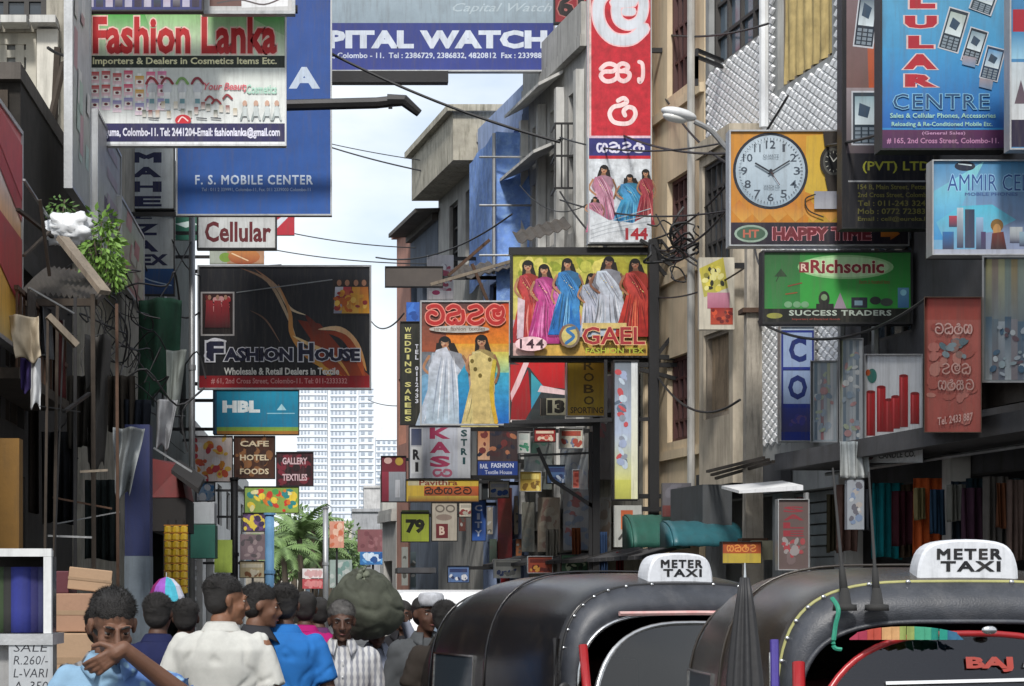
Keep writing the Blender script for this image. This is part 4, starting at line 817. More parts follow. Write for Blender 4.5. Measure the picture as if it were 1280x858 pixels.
for i in range(int((a1-a0)/ha)-1):
    for j in range(int((12.2-3.3)/hz)):
        if (i+j) % 2: continue
        a = a0+.14+i*ha; z = 3.4+j*hz
        if any(o[0]-ha < a < o[1]+ha and o[2]-hz < z < o[3]+hz for o in ops): continue
        py = HY-(z-HC)*F/a; tiles.append((not (-20 < py < 600), a, z))
tiles.sort(); big = tiles[:300]; rest = tiles[300:]
org = Rm(a0+.14, 3.4); base = None
tm = MB(); tm.v = [tuple(Vector(v)-org+ORG[e2.name]) for v in tile_mb(Rm, a0+.14, 3.4, ha*.9, hz*.9).v]; tm.f = tile_mb(Rm, 1, 1, 1, 1).f; tm.c = [None]*5
for k, (_, a, z) in enumerate(big):
    if base is None: base = obj('tile', tm, white_tile, e2); o = base
    else: o = base.copy(); COL.objects.link(o)
    o.location = Rm(a, z)-ORG[e2.name]
t = MB()
for _, a, z in rest:
    q = tile_mb(Rm, a, z, ha*.9, hz*.9); t.add(q.v, q.f)
obj('tile', t, white_tile, e2, kind='stuff')
g = MB(); g.tube([Rm(RD(955, .12), zr(24.2, 168), .12), Rm(RD(955, .12), 12.3, .12)], .055, 8); obj('drain_pipe', g, plastic_white, e2)
g = MB()
for y in (76, 84): d = RD(905); g.bar(Rm(d, zr(d, y), .02), Rm(d-.5, zr(d, y), .5), .04); g.bar(Rm(d-.5, zr(d, y), .5), Rm(d-.5, zr(d, y)-.35, .5), .04)
obj('bracket', g, dark_steel, e2)
shutter(e2, Rm, (22.1, 23.6, .13, 2.8)); 
g = MB(); g.mbox(Rm, RD(970, .2)+.02, zr(23.8, 618), .02, RD(884), zr(24.6, 585), .14); obj('fascia', g, dark_plaster, e2)
g = MB()
for i in range(3): g.bar(Rm(21.4, 3.02+i*.02, .9+.05*i), Rm(24.2, 3.0+i*.04, .55+.05*i), .03)
o = obj('pipe_bundle', g, wood_old, None, label='bundle of long pale poles lying along the canopy under the C O sign', cat='poles')
# grey glazed bay between tiles and beige block
a0, a1 = RD(881), RD(870)
# R3 beige building, grey column strip with windows px 870-935 in front part
a0, a1 = RD(881)+.02, RD(815)
wins = [(RD(866), RD(834), 104, -70), (RD(866), RD(834), 322, 212), (RD(866), RD(834), 548, 440)]
ops = [(A, B, zr(26.9, y0)-.0, zr(26.9, y1)) for A, B, y0, y1 in wins]
e3 = building('beige plastered building with maroon grid windows beside the street lamp', Rm, a0, a1, 12.8, 8, cream_plaster, ops+[(a0+.2, a1-.2, .13, 2.7)])
for o in ops: window(e3, Rm, o, red_wood, pane_dark, 5, 4, t=.05)
g = MB(); g.tube([Rm(a1-.15, .2, .1), Rm(a1-.15, 12.6, .1)], .07, 8); obj('drain_pipe', g, cream_plaster, e3)
g = MB(); g.tube([Rm(a0+.2, 3, .1), Rm(a0+.2, 12.6, .1)], .05, 8); obj('drain_pipe', g, grey_plaster, e3)
for y in (120, 335, 560): 
    z = zr(27, y); g = MB(); g.mbox(Rm, a0, z-.12, 0, a1, z, .06); obj('string_course', g, cream_plaster, e3)
# projecting grey glazed bay in front (px 870-930)
bay = lambda a, z, o=0: Rm(a, z, o+.35)
A0, A1 = RD(916, .35), RD(874, .35)
ob = [(A0+.1, A1-.12, zr(24.6, 330), zr(24.6, 195)), (A0+.14, A1-.16, zr(24.6, 520), zr(24.6, 412))]
e4 = building('narrow grey bay with a tall dark window and a boarded window behind the lamp post', bay, A0, A1, 6.95, .33, M('warm_grey_plaster', (.47, .41, .32), .9, dirt=.5), ob, dep=.1, z0=2.95, parapet=0, over=.05, cat='bay')
window(e4, bay, ob[0], dark_frame, pane_blue, 5, 4, dep=.08, t=.05)
w = window(e4, bay, ob[1], wood_pale, M('peeling_board', (.30, .22, .14), .9, dirt=.7, var=.4, scale=3), 1, 1, dep=.08, t=.05)
g = MB(); g.mbox(bay, A0, 2.4, .01, A1, 2.93, .35); obj('fascia', g, M('slate_fascia', (.06, .065, .07), .7, dirt=.5), e4)
# R3b concrete strip, between the red vertical sign and beige
a0, a1 = RD(815)+.02, RD(735)
ops = [(a0+.5, a0+1.5, zr(29.3, 560), zr(29.3, 470)), (a0+1.9, a0+2.8, zr(30.2, 560), zr(30.2, 470)), (a0+.5, a0+2.8, .13, 2.7), (a0+.25, a0+.75, zr(28.8, 300), zr(28.8, 40)), (a0+1.6, a0+2.6, zr(30, 300), zr(30, 60))]
e5 = building('weathered concrete building behind the red vertical sign', Rm, a0, a1, 12.2, 8, mould_concrete, ops)
for o in ops[:2]+ops[3:]: window(e5, Rm, o, dark_frame, pane_dark, 2, 4)
# R4 grey, eaves
a0, a1 = RD(735)+.02, RD(661)
ops = []
for k in range(3):
    A = a0+.35+k*1.15
    for (y0, y1) in ((300, 205), (185, 130), (430, 340)): ops.append((A, A+.75, zr(33.2, y0), zr(33.2, y1)))
ops += [(a0+.3, a0+1.7, .13, 2.7), (a0+2, a0+3.4, .13, 2.7)]
e6 = building('old grey building with sloping eaves and barred windows left of the red vertical sign', Rm, a0, a1, zr(33.5, 96), 8, grey_plaster, ops)
for o in ops[:9]: window(e6, Rm, o, dark_frame, pane_dark, 3, 3)
for (z, l) in ((zr(33.5, 118), .42), (zr(34.2, 212), .5)):
    for k in range(9):
        b0 = a0+1.3; g = MB(); u0 = b0+(a1-b0)*k/9; u1 = b0+(a1-b0)*(k+1)/9-.02
        g.hexa([Rm(u0, z+.2, .03), Rm(u1, z+.2, .03), Rm(u1, z, l), Rm(u0, z, l), Rm(u0, z+.25, .03), Rm(u1, z+.25, .03), Rm(u1, z+.05, l), Rm(u0, z+.05, l)])
        obj('eaves_board', g, pale_plaster, e6)
for k in range(4): g = MB(); A = a0+.15+k*1.15; g.mbox(Rm, A, 3, .01, A+.14, zr(33.5, 120), .14); obj('pilaster', g, pale_plaster, e6)
for i, (y, w_) in enumerate(((195, 1.0),)):
    d = 32.2; p = P(694, y, d); c = empty('window_cage', (p.x, d, p.z), 'rusty projecting window cage %s' % ('beside the red vertical sign' if i == 0 else 'in front of the blue netting'), 'cage')
    for k in range(7): g = MB(); x = p.x+k*w_/6*.6; g.bar((x, d, p.z-.5), (x, d, p.z+.5), .025); obj('bar', g, dark_steel, c)
    for z in (-.5, 0, .5): g = MB(); g.bar((p.x, d, p.z+z), (p.x+w_*.6, d, p.z+z), .03); g.bar((p.x, d, p.z+z), (p.x+.0, d+.6, p.z+z), .03); obj('rail', g, dark_steel, c)
for i, (xa, xb, y, d, lab) in enumerate(((650, 706, 300, 31.0, 'small dark tin roof above the GAEL billboard'), (585, 645, 345, 34.6, 'dark tin roof between the sari shop sign and the blue netting'), (545, 600, 352, 38.5, 'dark sheet roof beside the white poster'))):
    b = MB(); p0, p1 = P(xa, y, d), P(xb, y-22, d+1.2); n = 24
    b.grid(n, 3, lambda u, v: (p0.x+(p1.x-p0.x)*u, d+.3+1.1*v, p0.z+(p1.z-p0.z)*u*.5+.35*v+.02*math.cos(u*n*math.pi/2))); obj('tin_roof', b, corr_roof, None, label=lab, cat='roof', solid=.01)
for i, (a, c_, d) in enumerate((((538, 356), (642, 326), 33.5), ((560, 345), (612, 300), 34.5), ((610, 378), (590, 330), 34))):
    b = MB(); b.bar(P(*a, d), P(*c_, d), .05); obj('prop', b, rust if i else wood_pale, None, label=['long pale pole slanting up to the GAEL billboard corner', 'rusty prop before the blue netting', 'short rusty prop above the sari shop sign'][i], cat='pole')
# R5 blue
a0, a1 = RD(661)+.02, RD(604)
ops = [(a0+.6, a0+1.3, 3.6, 5), (a0+2, a0+2.8, 3.6, 5), (a0+.3, a1-.3, .13, 2.6), (a0+.6, a0+1.4, 5.8, 7.3), (a0+2.1, a0+2.9, 5.8, 7.3)]
e7 = building('blue building wrapped in blue netting at mid street on the right', Rm, a0, a1, zr(36, 168), 7, blue_paint, ops)
for o in ops[:2]+ops[3:]: window(e7, Rm, o, dark_frame, pane_blue, 2, 2)
g = MB(); x0, x1 = RX(a0)-.55, RX(a0)+2.6
def netf(u, v): return (x0+(x1-x0)*u, a0-.08+.06*math.sin(u*9+v*3)+.04*math.sin(u*21)+.05*math.sin(v*14), zr(a0, 166)+(zr(a0, 420)-zr(a0, 166))*v)
g.grid(40, 40, netf); g.grid(10, 30, lambda u, v: (x0+.0-.5*u*.6, a0-.08+u*2.6, zr(a0, 166)+(zr(a0, 340)-zr(a0, 166))*v+.03*math.sin(u*12)))
obj('netting', g, blue_net, e7, smooth=True)
for k in range(3): g = MB(); x = x0-.05+k*.9; g.tube([(x, a0-.2, zr(a0, 345)), (x, a0-.2, zr(a0, 170-10*k))], .03); obj('scaffold_pole', g, galv, e7)
for y in (200, 260, 322): g = MB(); g.tube([(x0-.3, a0-.22, zr(a0, y)), (x1, a0-.22, zr(a0, y))], .02); obj('scaffold_pole', g, galv, e7)
# R6 concrete with overhang
a0, a1 = RD(604)+.02, RD(548)
e8 = building('tall mottled concrete building with a heavy parapet behind the blue netting', Rm, a0, a1, zr(a0, 178), 6, grey_plaster, [(a0+.8, a0+1.5, 5.2, 7), (a0+2.2, a0+3, 5.2, 7), (a0+.8, a0+1.5, 8, 9.4), (a0+2.2, a0+3, 8, 9.4)], parapet=0)
for o in ((a0+.8, a0+1.5, 5.2, 7), (a0+2.2, a0+3, 5.2, 7), (a0+.8, a0+1.5, 8, 9.4), (a0+2.2, a0+3, 8, 9.4)): window(e8, Rm, o, dark_frame, pane_dark, 2, 3)
g = MB(); z0 = zr(a0, 200); z1 = zr(a0, 140); g.mbox(Rm, a0+.02, z0, -5, a1, z1, .55); obj('penthouse', g, mould_concrete, e8)
g = MB(); g.mbox(Rm, a0-.1, z1, -5.2, a1+.1, z1+.12, .68); obj('roof_slab', g, mould_concrete, e8)
# R7, R8
a0, a1 = RD(547), RD(514)
e9 = building('small dark blue grey block with a pitched sheet roof beyond the concrete building', Rm, a0, a1, zr(a0, 275), 6, M('blue_grey_paint', (.12, .15, .20), .9, dirt=.5), [(a0+.6, a0+1.6, 7.2, 8.6), (a0+2.2, a0+3.2, 7.2, 8.6)], parapet=0, roofmat=corr_roof)
g = MB(); g.hexa([Rm(a0-.2, zr(a0, 275)+.2, .5), Rm(a1, zr(a0, 275)+.2, .5), Rm(a1, zr(a0, 275)+.2, -3), Rm(a0-.2, zr(a0, 275)+.2, -3), Rm(a0-.2, zr(a0, 268), .5), Rm(a1, zr(a0, 268), .5), Rm(a1, zr(a0, 258), -3), Rm(a0-.2, zr(a0, 258), -3)]); obj('pitched_roof', g, corr_roof, e9)
a0, a1 = RD(513), RD(496)
e10 = building('brick pink and cream slim building at the end of the right row', Rm, a0, a1, zr(a0, 284), 5, M('pink_plaster', (.40, .20, .15), .9, dirt=.3), [(a0+.5, a0+1.4, 5, 6.5)], parapet=0)
g = MB(); g.mbox(lambda a, z, o: Vector((a, a0-.03-o, z)), RX(a0)+.05, 4, 0, RX(a0)+1.0, zr(a0, 284)-.1, .03); obj('cream_panel', g, M('cream_paint', (.55, .45, .28), .85, dirt=.3), e10)
a0, a1 = RD(495), RD(478)
e11 = building('low grey shop building closing the right row of the street', Rm, a0, a1, 3.3, 5, grey_plaster, [(a0+.5, a0+1.6, .13, 2.4)], parapet=.1)
# shop canopies along the right side, beyond the beige building
for i, (pa, pb, y, col, lab) in enumerate(((812, 742, 655, dark_plaster, 'dark'), (738, 668, 668, black_void, 'sooty'), (664, 610, 678, dark_plaster, 'thin dark grey'))):
    b = MB(); A, B = RD(pa, .5), RD(pb, .5)
    for k in range(8):
        u0, u1 = A+(B-A)*k/8, A+(B-A)*(k+1)/8-.03; b.hexa([Rm(u0, 2.25, .05), Rm(u1, 2.25, .05), Rm(u1, 2.1, .6), Rm(u0, 2.1, .6), Rm(u0, 2.3, .05), Rm(u1, 2.3, .05), Rm(u1, 2.15, .6), Rm(u0, 2.15, .6)])
    obj('shop_canopy', b, col, None, label='%s shop canopy over the pavement behind the first taxi' % lab, cat='canopy')
# posters and boards hung along the mid right facade
r = random.Random(12)
BO = [(655, 690, 548, 612, 'pale grey board with green top', ['8a9490', '5a8a7a', '9aa09c']), (700, 735, 560, 618, 'white board with a blue stripe', ['a8b0b4', 'b4b8b8', '8a98b0']), (737, 766, 470, 600, 'tall slatted red and dark board', ['54504c', '7a2a28', '4a4848']),
      (652, 668, 628, 690, 'pale vertical banner', ['a8a89c', '8c9490', 'a09c90']), (672, 700, 622, 690, 'beige striped banner', ['9a8c7c', 'a8a090', '8a6a60']), (704, 738, 612, 688, 'board with faded red and blue letters', ['8a8c90', '8a4a4e', '6a7a90']),
      (622, 640, 610, 700, 'red painted post board', ['8c1a20', '9a2428']), (742, 764, 622, 690, 'grey poster with brown spots', ['7c7c76', '6a5a4e'])]
for i, (x0, x1, y0, y1, nm, cols) in enumerate(BO):
    s = Sign('facade_board', nm+' fixed along the right facade at mid street', x1, y0, x0, y1, side='R', off=.16+.03*(i % 3), depth=.05, face=cols[0], frame=None, cat='board')
    s.x0, s.x1 = x0, x1; s.smear(x0, y0, x1, y1, cols, 34, min(6, (x1-x0)/3), i+50); s.done()
MS = [(648, 662, 540, 566, 33.0, 'c8ccc8', ['3a8a6a', 'b8c4c0'], 'small pale sign with green marks under the sari shop sign corner'), (668, 694, 536, 552, 32.0, '9a2a2a', ['c85a4a', 'e0c8b0'], 'small red strip sign under the turquoise triangles'), (700, 728, 536, 560, 31.2, 'c8c4b4', ['6a7a9a', 'b04a3a'], 'small ivory sign left of the thin steel post'),
      (612, 636, 602, 622, 35.6, 'd8d4c8', ['2a5ab0', 'b8bcc8'], 'small white sign with blue marks under the small blue sign'), (650, 676, 590, 614, 33.4, 'c0a040', ['7a5a1a', 'e0cc70'], 'small mustard sign on the mid street facade'), (684, 712, 582, 604, 32.2, '4a6a9a', ['c0cce0', '2a3a6a'], 'small dusty blue sign on the mid street facade'),
      (716, 738, 588, 610, 31.4, 'b8584a', ['e8c8b0', '8a2a20'], 'small salmon red sign beside the steel post'), (574, 590, 628, 646, 37.8, 'd0c8b8', ['8a3a3a', 'a8a498'], 'tiny cream sign under the long yellow sign'), (660, 690, 696, 716, 31.8, 'a8442a', ['e0a040', '6a2018'], 'low rust red shop board above the first taxi hood'), (702, 734, 694, 714, 31.0, '3a6a4a', ['c8d8b8', '1c3a28'], 'low green shop board above the first taxi hood'),
      (618, 650, 700, 722, 34.0, 'c8c8c0', ['4a5a8a', '8a8c88'], 'low pale shop board left of the rust red board'), (560, 586, 708, 728, 37.0, '5a7ab0', ['e0e4ec', '2a3a6a'], 'low blue shop board left of the pale board'), (742, 766, 450, 466, 29.6, 'd0ccc0', ['6a6a70', 'a04040'], 'tiny pale plate right of the ROBO sign'), (300, 330, 702, 722, 50, 'c8b890', ['8a5a3a', 'e0d8c0'], 'small tan board at the left far end')]
for i, (x0, x1, y0, y1, d, face, cols, lab) in enumerate(MS):
    s = Sign('small_sign', lab, x0, y0, x1, y1, d, face=face, frame=dark_steel if i % 2 else alu, fw=.8); s.smear(x0, y0+(y1-y0)*.45, x1, y1, cols, 12, min(3, (y1-y0)*.2), i+90)
    s.rect(x0+2, y0+3, x1-2, y0+(y1-y0)*.38, cols[1]); s.done(); s.arms([y0+2], to=(XL-.1 if x0 < 400 else None))
BN = [(502, 684, 732, 8, 45, '8c908c', 'grey'), (513, 690, 735, 7, 44, '5a6a70', 'slate'), (524, 682, 728, 8, 45, 'b0ac9c', 'ivory'), (540, 684, 730, 7, 44, '3a4a6a', 'navy'), (551, 680, 722, 8, 43, '7a6a5a', 'brown'), (562, 690, 734, 7, 42, 'a8acac', 'pale silver'),
      (574, 628, 664, 8, 40, '6a3a34', 'maroon'), (576, 672, 716, 7, 41, '2a4a8a', 'royal blue'), (609, 634, 668, 7, 37, '8a8478', 'khaki'), (612, 674, 706, 9, 37, '4a5a50', 'sage green'), (643, 620, 668, 8, 36, 'a89a80', 'sand coloured'), (645, 674, 700, 7, 36, '9a5a34', 'rust orange')]
for i, (x, y0, y1, wd, d, c, nm) in enumerate(BN):
    s = Sign('vertical_banner', 'narrow %s banner hanging %s' % (nm, 'below the lime 79 sign and its neighbour' if x < 570 else 'between the red post and the blue vertical sign' if x < 640 else 'left of the pale facade banners'), x, y0, x+wd, y1, d, face=c, group='narrow banners of the far shops', cat='banner')
    s.smear(x, y0, x+wd, y1, [c, 'a8a8a4', '50504c'], 8, 2.2, i); s.done()
# ------------------------------------------------------------------ lamp post, green awning etc. on the right
d = 22.6; x = P(941, 0, d).x
e = empty('street_lamp', (x, d, .13), 'street lamp with a white head on a curved arm from a stained concrete post', 'street lamp')
g = MB(); g.loft([[(x+sx*(.11-.04*t), d+sy*(.11-.04*t), .13+t*6.2) for sx, sy in ((-1, -1), (1, -1), (1, 1), (-1, 1))] for t in (0, .25, .5, .75, 1)]); obj('post', g, M('stained_concrete', (.40, .36, .30), .95, dirt=.75, var=.35, scale=3), e)
g = MB(); ap = [P(936, 250, d), P(925, 205, d), P(906, 183, d), P(888, 163, d), P(868, 152, d)]; g.tube(spline([tuple(p) for p in ap], 6), .03, 8); obj('arm', g, galv, e)
h = P(848, 145, d); T = Matrix.Translation(h) @ Euler((0, R(14), 0)).to_matrix().to_4x4()
g = MB(); g.ell((0, 0, .02), (.20, .11, .065), 20, 10, T); obj('lamp_head', g, plastic_white, e, smooth=True)
g = MB(); g.ell((-.03, 0, -.03), (.14, .085, .05), 20, 10, T); obj('lamp_glass', g, M('lamp_lens', (.75, .76, .74), .15, dirt=0, var=.1), e, smooth=True)
g = MB(); g.box(x-.14, d-.14, 2.2, x+.14, d+.14, 2.26); g.box(x-.135, d-.135, 4.7, x+.135, d+.135, 4.75); obj('strap', g, rust, e)
# green/teal canvas awning
b = MB(); A, B = RD(806+60, .2), RD(806, 1.3)
def aw(cx0, cx1, d, y, mat, lab, rr=.55):
    g = MB(); p0 = P(cx0, y, d); p1 = P(cx1, y, d+.3)
    g.grid(14, 10, lambda u, v: (p0.x+(p1.x-p0.x)*u, d+.3*u+.9-math.cos(v*math.pi/2)*.0-math.sin(v*math.pi/2)*.9, p0.z-rr*1.0+math.cos(v*math.pi/2)*rr+.006*math.sin(u*30)))
    for u in (0, 1):
        xx = p0.x+(p1.x-p0.x)*u; yy = d+.3*u; g.poly([(xx, yy+.9, p0.z-rr)]+[(xx, yy+.9-math.sin(v*math.pi/16)*.9, p0.z-rr+math.cos(v*math.pi/16)*rr) for v in range(9)])
    obj('awning', g, mat, None, smooth=True, label=lab, cat='awning', solid=.02)
aw(792, 862, 25.6, 642, M('deep_green_canvas', (.02, .10, .075), .6, dirt=.3), 'dark green rounded awning at the foot of the beige building', .42)
aw(842, 930, 23.6, 650, tarp_teal, 'shiny teal blue canvas awning behind the first taxi sign', .30)
s = Sign('small_sign', 'grey board with a red lower edge above the green awning', 828, 604, 864, 646, 25.9, face='5c5a60', frame=None); s.smear(828, 604, 864, 630, ['6a6870', '4a4850', '8a5a5a'], 16, 5, 3); s.rect(828, 632, 864, 646, '6a3230', '5a2a28'); s.done()
s = Sign('small_sign', 'orange and yellow sign at the foot of the lamp post beside the taxi sign', 903, 678, 951, 704, 21.8, face='b8702a', frame=dark_steel, fw=1); s.rect(903, 678, 951, 692, 'a84a20'); s.rect(903, 692, 951, 704, 'b8a03a'); word(s, ['ma', 'na', 'ra', 'da'], 908, 681, 946, 690, 'd88a40', 1.5); s.done()
s = Sign('small_sign', 'pale cream board right behind the orange sign', 940, 676, 966, 700, 21.95, face='a8a48a'); s.done()
s = Sign('folding_board', 'tall leaning board with red and white letters in the shop front', 973, 625, 1010, 712, 20.6, face='5c4c4a', frame=alu, fw=1); s.column('SALE', 992, 632, 672, 26, '8a2a34', .03); s.smear(975, 672, 1008, 710, ['8a8484', '6a5a5a', '9a3a40'], 20, 5, 4); s.done()
b = MB(); p, q = P(924, 617, 21.5), P(1004, 613, 20.8); b.hexa([(p.x, p.y, p.z), (q.x, q.y, q.z), (q.x, q.y+1, q.z+.1), (p.x, p.y+1, p.z+.1), (p.x, p.y, p.z+.03), (q.x, q.y, q.z+.05), (q.x, q.y+1, q.z+.15), (p.x, p.y+1, p.z+.13)]); obj('shade_sheet', b, white_tile, None, label='thin pale sheet canopy sticking out beside the lamp post', cat='canopy')
b = MB(); b.tube([P(1008, 616, 20.9), P(1010, 735, 20.9), Vector((P(1010, 735, 20.9).x, 20.9, .13))], .03); obj('canopy_pole', b, galv, None, label='thin steel pole under the pale sheet canopy', cat='pole')
s = Sign('hanging_packet', 'long pale blue cloth panel hanging between the two taxi aerials', 1059, 600, 1080, 662, 19.6, face='8a9098', cat='hanging cloth'); s.smear(1060, 602, 1079, 660, ['6a7c98', 'a8acb0', '5a5a64', '9a9490'], 20, 4, 4); s.done()
cloth('crumpled pale grey cloth hanging below the glass display panels', 1066, 552, 598, .8, .26, '7c8488', 'a8acac')
# black steel truss carrying the GAEL billboard
e = empty('sign_truss', P(818, 740, 28.0)-Vector((0, 0, 0)), 'black steel lattice post and struts holding the GAEL billboard', 'steel frame'); dd = 27.7
for pts, w_ in (([(817, 740), (817, 300)], .13), ([(872, 530), (872, 318)], .10), ([(817, 318), (872, 352)], .05), ([(820, 330), (868, 388)], .05), ([(868, 384), (820, 446)], .05), ([(817, 446), (875, 450)], .06), ([(800, 462), (870, 480)], .05), ([(640, 528), (815, 524)], .05), ([(800, 300), (872, 340)], .04), ([(757, 450), (757, 530)], .04), ([(826, 300), (850, 330), (875, 320)], .03)):
    g = MB()
    for k in range(len(pts)-1): g.bar(P(*pts[k], dd), P(*pts[k+1], dd), w_)
    obj('strut', g, dark_steel, e)
e = empty('steel_scaffold', P(745, 740, 29.8), 'thin dark steel frame behind the ROBO sign with a wall lamp arm', 'steel frame')
for pts, w_ in (([(745, 740), (745, 520)], .10), ([(738, 740), (738, 540)], .05), ([(630, 532), (745, 530)], .06), ([(672, 560), (690, 600), (745, 636)], .05), ([(650, 570), (745, 566)], .03)):
    g = MB()
    for k in range(len(pts)-1): g.bar(P(*pts[k], 29.8), P(*pts[k+1], 29.8), w_)
    obj('strut', g, dark_steel, e)
b = MB(); b.box(*P(626, 735, 37.8), *(P(637, 600, 37.8)+Vector((0, .15, 0)))); obj('red_post', b, red_paint, None, label='red painted post between the blue sign and the far banners', cat='post')
# black lamp arm from the left
e = empty('lamp_arm', P(310, 132, 31), 'black street lamp arm reaching over the sky beside the tall blue sign', 'lamp arm')
g = MB(); g.tube([Vector((XL, 31, P(0, 136, 31).z)), P(350, 132, 31), P(470, 129, 31), P(490, 127, 31)], .085, 8); obj('arm', g, dark_steel, e)
g = MB(); g.tube([P(484, 126, 31), P(505, 126, 31), P(524, 142, 31)], [.10, .09, .06], 8); obj('lamp_head', g, dark_steel, e)
g = MB(); g.bar(P(488, 122, 31), P(488, 136, 31), .06); obj('clamp', g, dark_steel, e)
# ------------------------------------------------------------------ overhead cables
def cable(pts, r, lab):
    b = MB(); b.tube(spline([tuple(p) for p in pts], 6), r, 5); obj('overhead_cable', b, cable_m, None, label=lab, cat='cable', group='cables over the street')
def sag(p, q, s, n=8): return [tuple(p.lerp(q, i/n)-Vector((0, 0, s*4*(i/n)*(1-i/n)))) for i in range(n+1)]
for (a, bb, da, db, s_, r_, lab) in (((400, 60), (700, 178), 33, 31, .12, .022, 'thick black cable running down from the Capital Watch sign to the grey building'),
    ((400, 180), (560, 220), 45, 41, .05, .016, 'cable crossing the sky from the blue sign towards the concrete building'), ((380, 172), (560, 205), 46, 41, .05, .01, 'thin upper cable crossing the sky under the lamp arm'),
    ((340, 286), (520, 310), 46, 43, .08, .012, 'cable crossing the sky right of the Cellular sign'), ((340, 312), (540, 330), 47, 42, .08, .012, 'lower cable crossing the sky above the Fashion House sign'),
    ((700, 172), (960, 165), 30, 22, .2, .012, 'cable passing in front of the beige building at lamp height'), ((700, 250), (920, 262), 30, 24, .15, .012, 'cable passing in front of the beige building above its middle window'),
    ((814, 300), (985, 120), 28, 22, .3, .014, 'cable rising past the white street lamp'), ((815, 310), (925, 240), 28, 22.6, .25, .014, 'slack cable between the steel truss and the lamp post'),
    ((60, 60), (111, 60), 24, 27, .1, .02, 'short cable beside the cream window'), ((180, 330), (250, 390), 34, 36, .4, .015, 'slack cable behind the grey vertical sign'),
    ((815, 40), (960, 30), 29, 23, .1, .014, 'cable crossing the maroon window at the top'), ((1000, 185), (1110, 165), 21, 18.4, .03, .015, 'cable running across the phone shop sign'), ((460, 500), (520, 505), 60, 45, .1, .012, 'thin far cable left of the wedding sarees sign')):
    cable(sag(P(*a, da), P(*bb, db), s_), r_, lab)
r = random.Random(33)
CB = ['from the lamp post to the beige building near its top window', 'from the lamp post to the steel truss at mid height', 'from the concrete building to the lamp post above the clock sign', 'along the grey pilasters above the GAEL billboard', 'from the truss to the grey window cage', 'across the maroon middle window', 'across the maroon lower window', 'from the pole to the Richsonic sign corner', 'over the glass showcases on the right', 'from the aluminium pole to the green hanging net', 'from the grey vertical sign to the black Fashion House sign', 'across the sky gap above the plain brown board', 'across the sky gap beside the sari shop sign']
CP = [((940, 215), (830, 120), 22.6, 28), ((938, 330), (820, 372), 22.6, 27.8), ((742, 150), (935, 190), 29.5, 22.7), ((650, 232), (742, 250), 33, 29), ((700, 240), (818, 330), 32.2, 27.8), ((820, 268), (905, 330), 27.8, 24), ((820, 468), (925, 500), 27.8, 22.7), ((942, 300), (958, 322), 22.6, 20.4), ((945, 400), (1160, 372), 22.6, 18.6), ((240, 300), (180, 400), 33, 31), ((215, 300), (250, 345), 34, 36), ((470, 322), (640, 268), 40, 33), ((464, 402), (505, 392), 50, 33)]
for (a, bb, da, db), t in zip(CP, CB): cable(sag(P(*a, da), P(*bb, db), r.uniform(.06, .3)), r.choice([.008, .011, .015]), 'cable '+t)
MC = [(1002, 622, 672, .3, '5a2a2a', 'faded red'), (1042, 618, 690, .3, '4a4434', 'tan'), (1088, 612, 664, .3, '5a5c60', 'pale grey'), (1128, 614, 682, .35, '3a1820', 'wine red'), (1150, 610, 650, .42, '6a6040', 'straw yellow'), (1172, 612, 668, .4, '20364a', 'steel blue'),
      (1196, 606, 652, .4, '60605a', 'off white'), (1216, 610, 688, .35, '3c2634', 'mauve'), (1252, 604, 660, .42, '5a3420', 'copper'), (720, 660, 716, .3, '6a3a22', 'brick orange'), (752, 665, 718, .3, '2c4060', 'denim blue'), (690, 662, 716, .3, '7a766c', 'linen'), (775, 690, 716, .3, '6a2222', 'scarlet')]
for i, (px, y0, y1, off, c, nm) in enumerate(MC):
    cloth(nm+(' garment hanging under the right canopy among the cloths' if px > 900 else ' garment hung in the shops above the first taxi hood'), px, y0, y1, off, .10+.03*(i % 4), c, name='hanging_garment', cat='garment')
# tangle of wires at the left facade and at the right beside lamp: stuff
r = random.Random(4); b = MB()
for i in range(44):
    x0 = r.uniform(60, 170); y0 = r.uniform(330, 480); p = P(x0, y0, r.uniform(24, 34)); pts = [tuple(p)]
    for k in range(6): p = p+Vector((r.uniform(-.25, .35), r.uniform(-.3, .5), r.uniform(-.55, .25))); pts.append(tuple(p))
    b.tube(spline(pts, 4), r.choice([.006, .009, .013]), 4)
o = obj('wire_tangle', b, cable_m, None, kind='stuff'); o['label'] = 'tangle of loose wires in front of the left facade'; o['category'] = 'wires'
r = random.Random(5); b = MB()
for i in range(18):
    p = P(r.uniform(812, 900), r.uniform(290, 330), r.uniform(25, 27.5)); pts = [tuple(p)]
    for k in range(5): p = p+Vector((r.uniform(-.2, .25), r.uniform(-.3, .1), r.uniform(-.25, .2))); pts.append(tuple(p))
    b.tube(spline(pts, 4), r.choice([.01, .016]), 4)
o = obj('wire_tangle', b, cable_m, None, kind='stuff'); o['label'] = 'knot of wires between the steel truss and the lamp'; o['category'] = 'wires'

